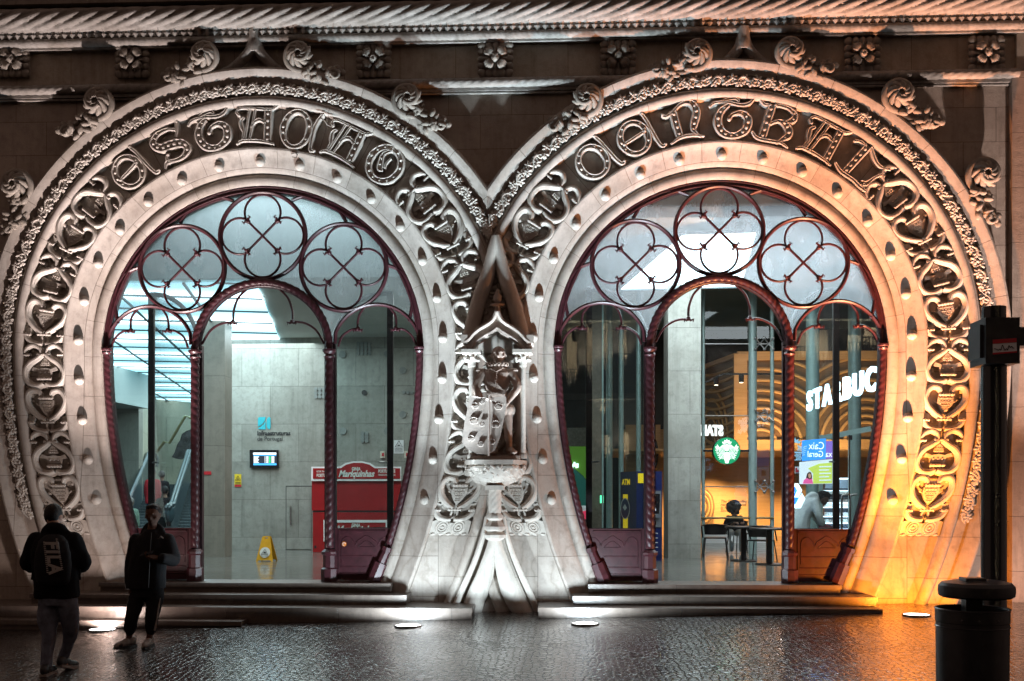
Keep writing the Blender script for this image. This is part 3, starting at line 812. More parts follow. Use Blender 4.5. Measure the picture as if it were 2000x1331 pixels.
# half dome
rows = [list(range(n + 1, 2 * n + 2))]
for k in range(1, 6):
    b = pi / 2 * k / 5; row = []
    for i in range(n + 1):
        a = pi * i / n; row.append(len(vs)); vs.append((c0.x - rN * cos(a) * cos(b), -.40 + rN * .62 * sin(a) * cos(b), zN1 + .22 * sin(b)))
    for i in range(n): fs.append((rows[-1][i], rows[-1][i + 1], row[i + 1], row[i]))
    rows.append(row)
nb.add(vs, fs); nb.build('niche_shell', 'bronze_stone', facade, c0, angle=50, recalc=False)
# canopy ogee hood
hood = MB()
out = [(-66, 692), (-66, 668), (-60, 664), (-52, 655), (-38, 643), (-22, 634), (-10, 626), (-3, 612), (0, 604), (3, 612), (10, 626), (22, 634), (38, 643), (52, 655), (60, 664), (66, 668), (66, 692)]
inn = [(52, 692), (50, 680), (40, 668), (24, 658), (8, 651), (0, 645), (-8, 651), (-24, 658), (-40, 668), (-50, 680), (-52, 692)]
yH = -.58
hood.prism([(P(971 + x * .95, z, yH).x, P(971 + x, z, yH).z) for x, z in out + inn], -.30, yH)
for m in (1, -1):
    pth = [(66, 668), (58, 662), (48, 651), (34, 641), (18, 632), (8, 623), (2, 609)]
    hood.tube([P(971 + m * x * .95, z, yH - .02) for x, z in catmull(pth, 4)], .028, 8)
    pth = [(55, 686), (46, 670), (30, 658), (12, 648), (0, 640)]
    hood.tube([P(971 + m * x * .95, z, yH - .01) for x, z in catmull(pth, 4)], .018, 8)
    a = P(971 + m * 64, 664, yH); hood.box(a.x - .045, a.x + .045, -.62, -.2, a.z - .05, a.z + .06)
    a = P(971 + m * 62, 680, yH); hood.sphere((a.x, -.55, a.z), .05, 10, 7)
t = P(971, 606, -.5)
hood.lathe([(.05, -.04), (.04, .02), (.035, .06), (.10, .075), (.105, .09), (.03, .10), (.055, .14), (.06, .2), (.03, .24), (.03, .26), (.012, .3)], (t.x, -.42, t.z), 8)
hood.build('niche_canopy', 'bronze_light', facade, P(968, 650, -.4), angle=40)
for m in (1, -1):
    cb = MB(); a = P(971 + m * 50, 716, -.52); b = P(971 + m * 50, 893, -.52)
    cb.lathe([(.046, b.z - a.z + .03), (.042, b.z - a.z + .06), (.038, -.02), (.036, 0)], (a.x, -.50, a.z), 14)
    cb.lathe([(.06, b.z - a.z - .02), (.06, b.z - a.z + .02), (.045, b.z - a.z + .05)], (a.x, -.50, a.z), 8)
    cb.build('niche_column', 'carved_stone', facade, (a.x, -.5, b.z), angle=40)
    cp = MB(); cp.lathe([(.045, -.01), (.055, .01), (.05, .03), (.075, .08), (.10, .15), (.13, .17)], (a.x, -.50, a.z), 12)
    z = a.z + .17; cp.box(a.x - .13, a.x + .13, -.63, -.36, z, z + .05)
    for k in range(9):
        an = 2 * pi * k / 9; cp.sphere((a.x + .085 * cos(an), -.50 + .085 * sin(an), a.z + .09 + .03 * (k % 2)), .032, 8, 6)
    cp.build('niche_capital', 'carved_stone', facade, (a.x, -.5, a.z), angle=50)
# platform + corbel bowl
pl = MB(); zt = P(968, 899, -.6).z; wx = (P(1029, 899, -.6).x - P(906, 899, -.6).x) / 2
def hexa(w, d): return [(-w, 0), (-w, -.12), (-w * .62, -d), (w * .62, -d), (w, -.12), (w, 0)]
def slab(mb, w, d, z0, z1, y0=-.26):
    pts = hexa(w, d); n = len(pts)
    vs = [(c0.x + x, y0 + y, z) for z in (z0, z1) for x, y in pts]
    mb.add(vs, [tuple(range(n)), tuple(range(n, 2 * n))] + [(i, (i + 1) % n, n + (i + 1) % n, n + i) for i in range(n)])
slab(pl, wx, .52, zt - .06, zt); slab(pl, wx * .93, .48, zt - .085, zt - .062); slab(pl, wx * .97, .5, zt - .115, zt - .087)
pl.build('niche_platform', 'carved_stone', facade, (c0.x, -.3, zt), angle=30)
bw = MB(); zb = P(968, 950, -.5).z
prof = [(.10, zb - zt - .02), (.16, zb - zt + .01), (.28, zb - zt + .06), (.37, zb - zt + .15), (.395, zb - zt + .22), (.40, -.117)]
bw.lathe(prof, (c0.x, -.36, zt), 30)
rnd = random.Random(4)
for i in range(110):
    a = pi + pi * rnd.random(); t = rnd.random(); r = .28 + .12 * t; z = zb + .07 + .2 * t
    r = .25 + .155 * sin(t * pi / 2)
    rot = Matrix.Rotation(a + pi / 2, 3, 'Z') @ Matrix.Rotation(rnd.uniform(-1, 1), 3, 'Y')
    bw.sphere((c0.x + r * cos(a), -.36 + r * sin(a), z), .045, 7, 5, sc=(.5, .45, 1), rot=rot)
bw.build('corbel_bowl', 'carved_stone', facade, (c0.x, -.36, zb), angle=60)
# twisted shaft and stacked rings under the bowl
sh = MB(); za = P(968, 953, -.5).z; zc = P(968, 1003, -.5).z
sh.box(c0.x - .125, c0.x + .125, -.62, -.36, za - .03, za + .03)
sh.rope([(c0.x, -.49, zc), (c0.x, -.49, za - .03)], .088, .55, 6, .16, n=26, seg=.012, ref=(0, 1, 0))
sh.build('corbel_shaft', 'carved_stone', facade, (c0.x, -.49, za), angle=50)
rg_ = MB(); pr = []
zz = [P(968, y, -.5).z - zc for y in (1003, 1010, 1016, 1020, 1030, 1036, 1042, 1046, 1052, 1056)]
rr = [.10, .115, .08, .14, .13, .085, .155, .155, .09, .10]
rg_.lathe(list(zip([.09, .12, .125, .085, .15, .155, .10, .16, .155, .09], [z for z in (zz[0], zz[1] + .01, zz[1] - .02, zz[2] - .01, zz[4] + .01, zz[4] - .03, zz[5] - .02, zz[7] + .01, zz[7] - .03, zz[9])])), (c0.x, -.49, zc), 8)
rg_.build('corbel_ring', 'carved_stone', facade, (c0.x, -.49, zc), angle=30)

for m, a, b_ in ((-1, 24, 62), (1, 24, 72)):
    mb = MB(); pts = [P(967 + m * x, z, -.27) for x, z in catmull([(2, 1046), (6, 1072), (13, 1100), (24, 1136), (38, 1170), (b_ - 12, 1206), (b_, 1230)], 4)]
    mb.tube(pts, [.06 + .075 * min(1, i / 14) for i in range(len(pts))], 14); mb.build('splayed_foot_roll', 'carved_stone', facade, pts[0], angle=50)
    mb = MB(); pts = [P(967 + m * x, z, -.29) for x, z in catmull([(17, 1010), (24, 1050), (37, 1090), (54, 1130), (72, 1170), (90, 1214)], 4)]
    mb.tube(pts, [.026 + .02 * min(1, i / 14) for i in range(len(pts))], 10); mb.build('foot_bead', 'carved_stone', facade, pts[0], angle=50)
mb = MB(); a_ = P(967, 1062, -.22); mb.prism([(a_.x - .6, -.3), (a_.x + .62, -.3), (a_.x + .04, a_.z), (a_.x - .04, a_.z)], -.1, -.225); mb.build('foot_spandrel', 'bronze_light', facade, a_, smooth=False)
# steps
def step_poly(x0, x1, yf, z0, z1, mat='step_stone', name='step', parent=None, bev=0.0):
    mb = MB()
    e = .03
    pts = [(x0, .3), (x0, yf + e), (x0 + e * 0, yf), (x1, yf), (x1, .3)]
    mb.box(x0, x1, yf + .02, .3, z0, z1 - .06)
    mb.box(x0 - .01, x1 + .01, yf - .02, .3, z1 - .058, z1)
    return mb
GZ = ground_z
ZT = P(1000, 1141, -.30).z; Z2 = P(1000, 1164, -.62).z; Z3 = P(1000, 1189, -.95).z
for nm, spans, lab in (('stair_left', ((195, 762, -.30, ZT), (60, 793, -.62, Z2), (-200, 921, -.95, Z3), (-200, 470, -1.2, None)), 'brown stone steps up to the left doorway, plinth at their foot'),
                  ('stair_right', ((1150, 1642, -.30, ZT), (1120, 1712, -.62, Z2), (1052, 1722, -.95, Z3 + .015)), 'brown stone steps up to the right doorway')):
    x = P((spans[0][0] + spans[0][1]) / 2, 1200, -.5).x
    root = tag(empty('stone_stair', (x, -.5, .1)), lab, 'steps')
    for (a, b, y, z) in spans:
        if z is None: z = Z3 - .155
        m = step_poly(P(a, 1200, y).x, P(b, 1200, y).x, y, -.3, z)
        m.build('step', 'step_stone', root, (x, y, z), smooth=False)
# ================================================================= ground
def mk_ground():
    m, nt, b = newmat('wet_cobbles')
    pos = wpos(nt)
    warp = noise(nt, pos, 1.6, 3)
    vadd = N(nt, "ShaderNodeVectorMath", operation='MULTIPLY_ADD')
    nt.links.new(warp.outputs["Color"], vadd.inputs[0]); vadd.inputs[1].default_value = (.10, .10, .10); nt.links.new(pos, vadd.inputs[2])
    vo = N(nt, "ShaderNodeTexVoronoi", feature='DISTANCE_TO_EDGE'); vo.inputs["Scale"].default_value = 13.5; vo.inputs["Randomness"].default_value = .62
    nt.links.new(vadd.outputs[0], vo.inputs["Vector"])
    vc = N(nt, "ShaderNodeTexVoronoi", feature='F1'); vc.inputs["Scale"].default_value = 13.5; vc.inputs["Randomness"].default_value = .62
    nt.links.new(vadd.outputs[0], vc.inputs["Vector"])
    edge = ramp(nt, vo.outputs[0], [(0.0, (0, 0, 0)), (0.06, (.45, .45, .45)), (0.16, (.8, .8, .8)), (0.42, (1, 1, 1))])
    tone = ramp(nt, N_sep(nt, vc.outputs["Color"]), [(0, (.016, .012, .011)), (1, (.06, .048, .042))])
    c = mixc(nt, edge.outputs[0], (.012, .01, .009), tone.outputs[0])
    nt.links.new(c, b.inputs["Base Color"])
    n2 = noise(nt, pos, 70, 4); n3 = noise(nt, pos, 2.2, 4)
    rr = ramp(nt, n3.outputs[0], [(.35, (.07,) * 3), (.65, (.20,) * 3)])
    nt.links.new(rr.outputs[0], b.inputs["Roughness"])
    tilt = N(nt, "ShaderNodeVectorMath", operation='SUBTRACT')
    h = math_(nt, 'ADD', math_(nt, 'MULTIPLY', edge.outputs[0], 1.0), math_(nt, 'MULTIPLY', n2.outputs[0], .35))
    h = math_(nt, 'ADD', h, math_(nt, 'MULTIPLY', N_sep(nt, vc.outputs["Color"]), .5))
    bump(nt, b, h, 1.0, .0065)
    b.inputs["Specular IOR Level"].default_value = .5; nt.links.new(edge.outputs[0], b.inputs["Coat Weight"]); b.inputs["Coat Roughness"].default_value = .07; nt.links.new(ramp(nt, n3.outputs[0], [(.35, (.035,) * 3), (.68, (.16,) * 3)]).outputs[0], b.inputs['Coat Roughness']); b.inputs["Coat IOR"].default_value = 1.7
    bc = N(nt, "ShaderNodeBump"); bc.inputs["Strength"].default_value = .8; bc.inputs["Distance"].default_value = .0022; nt.links.new(math_(nt, 'ADD', edge.outputs[0], math_(nt, 'MULTIPLY', N_sep(nt, vc.outputs['Color']), .45)), bc.inputs["Height"]); nt.links.new(bc.outputs[0], b.inputs["Coat Normal"])
def N_sep(nt, col):
    s = N(nt, "ShaderNodeSeparateColor"); nt.links.new(col, s.inputs[0]); return s.outputs[0]
mk_ground()
mb = MB(); X0, X1, Y0, Y1 = -60, 60, -70, .4
nx, ny = 12, 10; vs = []; fs = []
for j in range(ny + 1):
    for i in range(nx + 1):
        x = X0 + (X1 - X0) * i / nx; y = Y0 + (Y1 - Y0) * j / ny; yy = max(y, -14)
        vs.append((x, y, ground_z(x, y)))
for j in range(ny):
    for i in range(nx): fs.append((j * (nx + 1) + i, j * (nx + 1) + i + 1, (j + 1) * (nx + 1) + i + 1, (j + 1) * (nx + 1) + i))
mb.add(vs, fs); g = mb.build('pavement', 'wet_cobbles', None, (0, 0, 0)); tag(g, 'wet dark cobbled pavement reflecting the lit arches', None, None, 'structure')
# uplight fittings
emit('lamp_disc', (.95, .98, 1), 14); emit('lamp_disc_warm', (1, .86, .72), 14); plain('steel_ring', (.35, .35, .35), .35, 1.0)
labs = ['round white ground lamp glowing before the left steps, nearest the standing man', 'round white ground lamp glowing left of the central pedestal', 'round white ground lamp glowing right of the central pedestal', 'round ground lamp with orange beam at the right arch foot', 'round ground lamp beyond the right end of the arches']
for (px, py, c, k), p, lb in zip(UPL, UPLOC, labs):
    e = tag(empty('ground_lamp', p), lb, 'ground lamp', 'recessed lamps along the facade foot')
    r = .155
    m1 = MB(); m1.lathe([(r, .002), (r, .007), (.001, .009)], p, 32); m1.build('lens', 'lamp_disc_warm' if c is ORANGE else 'lamp_disc', e, p, smooth=False)
    m2 = MB(); m2.tube([(p.x + (r + .012) * cos(t * pi / 16), p.y + (r + .012) * sin(t * pi / 16), p.z + .004) for t in range(32)], .012, 6, closed=True); m2.build('rim', 'steel_ring', e, p)
# ================================================================= iron screens with glass in the two doorways
plain('maroon_iron', (.050, .012, .017), .42, 0.0, 14, .35, .25, .5)
plain('black_iron', (.03, .014, .017), .4, 0.0, 14, .3, .1, .5)
def glass(name, haze, tint, rough):
    m = bpy.data.materials.new(name); m.use_nodes = True; MATS[name] = m; nt = m.node_tree
    nt.nodes.remove(nt.nodes["Principled BSDF"]); out = nt.nodes["Material Output"]
    tr = N(nt, "ShaderNodeBsdfTransparent"); tr.inputs[0].default_value = (*tint, 1)
    gl = N(nt, "ShaderNodeBsdfGlossy"); gl.inputs["Roughness"].default_value = rough
    df = N(nt, "ShaderNodeBsdfTranslucent"); df.inputs[0].default_value = (.75, .8, .82, 1)
    dd = N(nt, "ShaderNodeBsdfDiffuse"); dd.inputs[0].default_value = (.6, .62, .62, 1)
    lw = N(nt, "ShaderNodeFresnel"); lw.inputs[0].default_value = 1.5
    pos = wpos(nt); n = noise(nt, pos, 2.5, 5, .7)
    mp = N(nt, "ShaderNodeMapping"); mp.inputs["Scale"].default_value = (6, 6, 1); nt.links.new(pos, mp.inputs[0])
    n2 = noise(nt, mp.outputs[0], 1.4, 5, .7)
    hz = math_(nt, 'MULTIPLY', math_(nt, 'ADD', n.outputs[0], n2.outputs[0]), haze)
    md = N(nt, "ShaderNodeMixShader"); md.inputs[0].default_value = .12
    nt.links.new(df.outputs[0], md.inputs[1]); nt.links.new(dd.outputs[0], md.inputs[2])
    m1 = N(nt, "ShaderNodeMixShader"); nt.links.new(hz, m1.inputs[0]); nt.links.new(tr.outputs[0], m1.inputs[1]); nt.links.new(md.outputs[0], m1.inputs[2])
    m2 = N(nt, "ShaderNodeMixShader"); nt.links.new(math_(nt, 'MULTIPLY', lw.outputs[0], 1.1), m2.inputs[0]); nt.links.new(m1.outputs[0], m2.inputs[1]); nt.links.new(gl.outputs[0], m2.inputs[2])
    nt.links.new(m2.outputs[0], out.inputs[0]); return m
glass('dusty_glass', .26, (.86, .93, .95), .05)
glass('clear_glass', .008, (.88, .93, .93), .0)

def legx(R, dz): return R - (LB - sqrt(LB * LB - dz * dz))
def make_screen(C, label, leaf_angles, bay_px):
    root = tag(empty('iron_screen', (C.x, .02, ZT)), label, 'doorway screen')
    def S(x, z, y=0.02): return Vector((C.x + x * U, y, C.z + z * U))
    def bar(mb, pts, w, flat=1.2, y=.02, n=8, closed=False):
        mb.tube([S(a, b, y) for a, b in pts], w / 2 * U, n, flat=flat, closed=closed)
    zb = (ZT - C.z) / U + .5                           # threshold, units
    # outer frame
    mb = MB(); inn = acurve(300, -zb, 60, 24); ot = acurve(313.5, -zb, 60, 24)
    for y0, y1, i_, o_ in ((-.01, .12, inn, ot),):
        L = len(i_); vs = []
        for a, b in zip(i_, o_): vs += [S(*a, y0), S(*b, y0), S(*b, y1), S(*a, y1)]
        mb.add(vs, [(4 * i + k, 4 * i + (k + 1) % 4, 4 * i + 4 + (k + 1) % 4, 4 * i + 4 + k) for i in range(L - 1) for k in range(4)])
    mb.tube([S(a, b, -.012) for a, b in acurve(303, -zb, 60, 20)], 1.6 * U, 6); mb.tube([S(a, b, -.012) for a, b in acurve(310.5, -zb, 60, 20)], 1.4 * U, 6)
    mb.build('frame', 'maroon_iron', root, C, angle=30)
    for sg in (-1, 1):                                  # twisted jamb shafts following the inward curve
        mb = MB(); path = [S(sg * legx(305.5, dz), -dz, -.02) for dz in [10 + 16 * i for i in range(25)] if dz < -zb - 66]
        mb.rope(path, 6.5 * U, 26 * U, 2, .2, 12, 1.8 * U, hand=sg)
        mb.build('jamb_shaft', 'maroon_iron', root, path[0], angle=60)
        cp = MB(); p = S(sg * 305.5, -6, -.02); cp.lathe([(6 * U, -6 * U), (9 * U, -2 * U), (8 * U, 1 * U), (10.5 * U, 3 * U), (10.5 * U, 6 * U), (7 * U, 7 * U)], p, 10)
        cp.build('jamb_capital', 'maroon_iron', root, p, angle=30)
        bs = MB(); zz = zb + 66; 
        q = [S(sg * legx(305.5, -zz), zz, -.02), S(sg * legx(305.5, -zz + 8), zz - 8, -.02), S(sg * legx(303, -zz + 30), zz - 30, -.02), S(sg * legx(302, -zb), zb, -.02)]
        bs.tube([q[0], q[1]], [11 * U, 11 * U], 8); bs.tube([q[1], q[2]], [8 * U, 9 * U], 8); bs.tube([q[2], q[3]], [14 * U, 15 * U], 8)
        bs.build('jamb_base', 'maroon_iron', root, q[0], angle=25)
    # central columns and rope arch
    for sg in (-1, 1):
        x = sg * 131; mb = MB()
        mb.rope([S(x, -16, -.02), S(x, zb + 64, -.02)], 8.6 * U, 30 * U, 2, .22, 14, 1.9 * U, hand=sg)
        c = mb.build('column', 'maroon_iron', root, S(x, zb + 60, -.02), angle=60)
        mb = MB(); mb.lathe([(7 * U, -14 * U), (11 * U, -10 * U), (9 * U, -6 * U), (10 * U, -3 * U), (13 * U, 0), (13 * U, 4 * U), (8 * U, 5 * U)], S(x, -8, -.02), 10)
        mb.build('capital', 'maroon_iron', c, S(x, -8, -.02), angle=30)
        mb = MB(); h = 64 * U
        mb.lathe([(16 * U, 0), (16 * U, 24 * U), (12 * U, 27 * U), (12 * U, 50 * U), (15 * U, 53 * U), (15 * U, 57 * U), (10 * U, 62 * U)], S(x, zb, -.02), 8)
        mb.build('base', 'maroon_iron', c, S(x, zb, -.02), angle=25)
        mb = MB(); a = S(x - 12 * (1 if sg > 0 else 1), 0, 0); mb.box(S(x - 11, 0).x, S(x + 11, 0).x, .035, .12, S(0, zb).z, S(0, 6).z)
        mb.build('door_post', 'black_iron', root, S(x, zb, .05), smooth=False)
    arc = [(131 * cos(pi * i / 40), 127 * sin(pi * i / 40)) for i in range(41)]
    mb = MB(); mb.rope([S(a, b, -.02) for a, b in [(131, -16)] + arc + [(-131, -16)]], 7.4 * U, 26 * U, 2, .22, 14, 1.9 * U)
    ra = mb.build('rope_arch', 'maroon_iron', root, S(0, 127), angle=60)
    mb = MB(); bar(mb, [(a * .945, b * .94) for a, b in arc], 6, 2.0, .03); mb.build('arch_rim', 'black_iron', ra, S(0, 120), angle=40)
    # tracery rings with quatrefoils
    def knot(mb, x, z, a):
        mb.sphere(S(x, z, .01), 4.6 * U, 10, 7)
        for d in (-.9, .9):
            c_, s_ = cos(a + d), sin(a + d)
            mb.tube([S(x, z, 0), S(x + 6 * c_, z + 6 * s_, -.01), S(x + 9 * cos(a + d * 1.5), z + 9 * sin(a + d * 1.5), -.02), S(x + 11 * cos(a + d * .9), z + 11 * sin(a + d * .9), -.03)], [3 * U, 2.6 * U, 2 * U, .8 * U], 6)
    for cx, cz in ((0, 217), (-158, 155), (158, 155)):
        mb = MB(); bar(mb, [(cx + 84 * cos(2 * pi * i / 64), cz + 84 * sin(2 * pi * i / 64)) for i in range(64)], 8, 1.6, closed=True)
        rg = mb.build('tracery_ring', 'maroon_iron', root, S(cx, cz), angle=50)
        mb = MB()
        for k in range(4):
            a0 = pi / 2 * k; ox, oz = cx + 45 * cos(a0), cz + 45 * sin(a0)
            th0 = atan2(28, -17)                         # knot seen from the lobe centre
            pts = [(ox + 35 * cos(a0 + t), oz + 35 * sin(a0 + t)) for t in [(-1 + 2 * i / 26) * 2.12 for i in range(27)]]
            bar(mb, pts, 4.6, 1.3, .015, 7)
        mb.build('quatrefoil', 'maroon_iron', rg, S(cx, cz), angle=50)
        mb = MB()
        for sx in (-1, 1):
            mb.tube([S(cx - 28 * sx, cz - 28, .01), S(cx + 28 * sx, cz + 28, .01)], 2.5 * U, 7)
            knot(mb, cx + 28 * sx, cz + 28, atan2(-1, -sx) + pi); knot(mb, cx - 28 * sx, cz - 28, atan2(1, sx) + pi)
        mb.build('cross', 'maroon_iron', rg, S(cx, cz), angle=50)
    # small spandrel bars
    for m in (1, -1):
        for pth in ([(-163, 243), (-142, 272), (-112, 288), (-82, 293), (-57, 285)],
                    [(-245, 158), (-268, 147), (-285, 122), (-291, 90), (-285, 50)]):
            mb = MB(); bar(mb, [(m * a, b) for a, b in catmull(pth, 5)], 7, 1.5, .02)
            mb.build('spandrel_bar', 'maroon_iron', root, S(m * pth[2][0], pth[2][1]), angle=50)
    # side arches + cusps
    sa = [(-222 + 86 * cos(t), -3 + 86 * sin(t)) for t in [radians(22 + (158 - 22) * i / 24) for i in range(25)]]
    ex = [(-141, 8)] + sa + [(-302, 20)]
    for m in (-1, 1):
        mb = MB(); bar(mb, [(-m * a, b) for a, b in ex], 7.5, 1.6, .02)
        s_ = mb.build('side_arch', 'maroon_iron', root, S(-m * -222, 80), angle=50)
        for qs, kx in (((catmull([(-245, 79), (-258, 62), (-260, 44), (-259, 36)], 6), catmull([(-259, 36), (-275, 34), (-290, 22), (-299, 4)], 6)), 259),
                       ((catmull([(-199, 79), (-188, 62), (-185, 44), (-186, 36)], 6), catmull([(-186, 36), (-172, 34), (-155, 22), (-147, 2)], 6)), 186)):
            mb = MB()
            for q in qs: bar(mb, [(-m * a, b) for a, b in q], 4.6, 1.3, .02, 7)
            knot(mb, m * kx, 36, pi / 2 * 3)
            mb.build('cusp', 'maroon_iron', s_, S(m * kx, 36), angle=50)
    for m in (-1, 1):
        mb = MB()
        for q in (catmull([(-30, 116), (-48, 98), (-57, 74), (-58, 54)], 6), catmull([(-58, 51), (-82, 48), (-104, 34), (-120, 8)], 6)):
            bar(mb, [(m * a, b) for a, b in q], 4.8, 1.3, .03, 7)
        knot(mb, m * -58, 51, pi / 2 * 3)
        mb.build('cusp', 'maroon_iron', root, S(m * -58, 51), angle=50)
    # glass
    mb = MB(); top = [(301 * cos(t), 301 * sin(t)) for t in [radians(5 + 170 * i / 60) for i in range(61)]]
    low = [(-a, b) for a, b in reversed(ex[1:-1])]     # right arch from column out to frame reversed later
    lower = [(a, b) for a, b in reversed(sa)]           # from outer left to column
    poly = top + lower + [(-131, 0)] + [(a, b) for a, b in reversed(arc)][1:-1] + [(131, 0)] + [(-a, b) for a, b in sa]
    mb.prism([(S(a, b).x, S(a, b).z) for a, b in poly], .055, .048)
    mb.build('upper_pane', 'dusty_glass', root, S(0, 200, .05), smooth=False)
    zp = (P(1000, 1040, 0).z - C.z) / U
    for m in (-1, 1):
        mb = MB(); out = [(-legx(301, dz), -dz) for dz in [(-zp) * i / 12 for i in range(13)]]
        poly = [(a, b) for a, b in sa] + [(-301, 5)] + out[1:] + [(-140, zp)]
        mb.prism([(S(m * -a, b).x, S(0, b).z) for a, b in poly], .055, .048)
        mb.build('side_pane', 'clear_glass', root, S(m * 222, -150, .05), smooth=False)
        # kick panel
        mb = MB(); x1 = -141; poly = [(-legx(300, -zp), zp + 7), (x1, zp + 7), (x1, zb + 2), (-legx(300, -zb), zb + 2)]
        PX = lambda a, b: (S(m * -a, b).x, S(0, b).z)
        mb.prism([PX(*q) for q in poly], .10, .03)
        pl_ = mb.build('kick_panel', 'maroon_iron', root, S(m * 200, zp, .03), smooth=False)
        mb = MB()
        def ln(pts, w=2.2, y=.028): mb.tube([Vector((S(m * -a, 0).x, y, S(0, b).z)) for a, b in pts], w / 2 * U, 6)
        xl = -legx(300, -zp) + 9; xb = xl + 30
        ln([(-150, zp + 2), (xl, zp + 2)], 4); ln([(-148, zp + 4), (-148, zb + 14), (xb - 3, zb + 14)], 2.6)
        w_ = (-152 - xl)
        ln(catmull([(-154, zp - 60), (-154, zp - 22), (-160, zp - 11), (-169, zp - 10), (-177, zp - 18), (-180, zp - 26), (-184, zp - 18), (-192, zp - 13), (-202, zp - 7), (-214, zp - 14), (-222, zp - 20), (-224, zp - 26), (-229, zp - 16), (-238, zp - 10), (-247, zp - 14), (-250, zp - 24), (-245, zp - 60)], 4), 2)
        for zz in (-46, -67, -80): ln([(-152, zp + zz), (xl + 6 - zz * .26, zp + zz)], 2.4)
        ln(catmull([(-186, zp - 29), (-196, zp - 20), (-202, zp - 17), (-210, zp - 21), (-218, zp - 29)], 4) + [(-186, zp - 29)], 1.6)
        mb.build('panel_moulding', 'maroon_iron', pl_, S(m * 200, zp, .03), angle=60)
        mb = MB(); mb.box(min(PX(x1, 0)[0], PX(-302, 0)[0]), max(PX(x1, 0)[0], PX(-302, 0)[0]), .02, .1, S(0, zp).z - .0, S(0, zp + 7).z + .02)
        # doors folded back inside
        ang = radians(leaf_angles[0] if m < 0 else leaf_angles[1]); R = 124
        def D(d, z, y=0.0):                              # d = distance from hinge, outward
            return Vector((C.x + (m * 131 + m * d * cos(ang)) * U - m * y * sin(ang) * 0, .16 + d * U * sin(ang) + y, C.z + z * U))
        mb = MB(); wd = 12
        mb.bar(D(R - 6, zb + 3), D(R - 6, 116), wd * U, .05); mb.bar(D(4, zb + 3), D(4, 20), 8 * U, .05)
        mb.tube([D(R - 3 - 119 * sin(t), 117 * cos(t) + 0) for t in [pi / 2 * i / 16 for i in range(17)]], 4.5 * U, 8)
        mb.bar(D(2, zp + 3), D(R, zp + 3), 8 * U, .05, up=(0, 1, 0)); mb.bar(D(2, zb + 8), D(R, zb + 8), 14 * U, .05)
        lf = mb.build('door_leaf', 'black_iron', root, D(0, zb), smooth=False)
        mb = MB(); mb.add([D(4, zp), D(R - 6, zp), D(R - 6, zb + 8), D(4, zb + 8)], [(0, 1, 2, 3)]); mb.build('leaf_panel', 'maroon_iron', lf, D(60, zp), smooth=False, recalc=False)
        mb = MB(); pts = [D(4, zp), D(R - 8, zp)] + [D(R - 8 - 114 * sin(t), 114 * cos(t)) for t in [pi / 2 * i / 10 for i in range(11)]]
        mb.add(pts, [tuple(range(len(pts)))]); mb.build('leaf_pane', 'clear_glass', lf, D(60, 0), smooth=False, recalc=False)
        mb = MB(); mb.tube([D(R - 12, -220, -.05), D(R - 16, -220, -.09), D(R - 26, -220, -.09)], 1.6 * U, 6); mb.build('handle', 'steel_ring', lf, D(R, -220))
    return root
S1 = make_screen(CW, 'dark red iron screen with quatrefoil rings in the left doorway, escalators behind', (20, 26), None)
S2 = make_screen(CE, 'dark red iron screen with quatrefoil rings in the right doorway, cafe behind', (14, 26), None)
emit('orange_sticker', (.9, .3, .05), .5); plain('sticker_white', (.7, .7, .7), .5)
st_root = [o for o in bpy.data.objects if o.name.startswith('kick_panel') and o.parent == S1 and WL[o.name].x > CW.x][0]
p = P(672, 1063, .02)
mb = MB(); mb.disc((p.x, .022, p.z), .034, 20, d=.003); plain('orange_paint', (.75, .22, .03), .5); mb.build('round_sticker', 'orange_paint', st_root, p, smooth=False)
mb = MB(); mb.tube([(p.x + .02 * cos(t), .017, p.z + .02 * sin(t)) for t in [2 * pi * i / 14 for i in range(12)]], .004, 6); mb.build('sticker_mark', 'sticker_white', st_root, p)
# ================================================================= station hall seen through the doorways
def HC(px, py, z):
    """measurement on a level plane at height z"""
    dx = (px - 1000) / FPX; dz = -(py - 960) / FPX; t = (z - EYE) / dz
    return Vector((CX + t * (-sin(YAW) + dx * cos(YAW)), -CD + t * (cos(YAW) + dx * sin(YAW)), z))
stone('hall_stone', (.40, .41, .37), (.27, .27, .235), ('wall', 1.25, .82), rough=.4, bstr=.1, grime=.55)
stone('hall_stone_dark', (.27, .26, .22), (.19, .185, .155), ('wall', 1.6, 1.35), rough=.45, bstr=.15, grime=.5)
plain('hall_ceiling', (.42, .47, .45), .7, 0, 1, .05, 0)
m, nt, b = newmat('hall_floor'); pos = wpos(nt)
bt = N(nt, "ShaderNodeTexBrick"); bt.offset = .5; bt.inputs["Scale"].default_value = 1; bt.inputs["Brick Width"].default_value = .9; bt.inputs["Row Height"].default_value = .6
bt.inputs["Mortar Size"].default_value = .004; bt.inputs["Color1"].default_value = (.11, .115, .10, 1); bt.inputs["Color2"].default_value = (.14, .14, .125, 1); bt.inputs["Mortar"].default_value = (.1, .1, .09, 1)
nt.links.new(pos, bt.inputs["Vector"]); nn_ = noise(nt, pos, 25, 4)
nt.links.new(mixc(nt, .35, bt.outputs[0], nn_.outputs[0], 'MULTIPLY'), b.inputs["Base Color"])
nt.links.new(ramp(nt, noise(nt, pos, 3, 4).outputs[0], [(.3, (.07,) * 3), (.7, (.2,) * 3)]).outputs[0], b.inputs["Roughness"])
def slabobj(name, mat, x0, x1, y0, y1, z0, z1, kind=None, parent=None):
    mb = MB(); mb.box(x0, x1, y0, y1, z0, z1); o = mb.build(name, mat, parent, ((x0 + x1) / 2, (y0 + y1) / 2, z0), smooth=False)
    if kind: o["kind"] = kind
    return o
fl = slabobj('hall_floor', 'hall_floor', -16, 16, .301, 30, .2, ZT, 'structure')
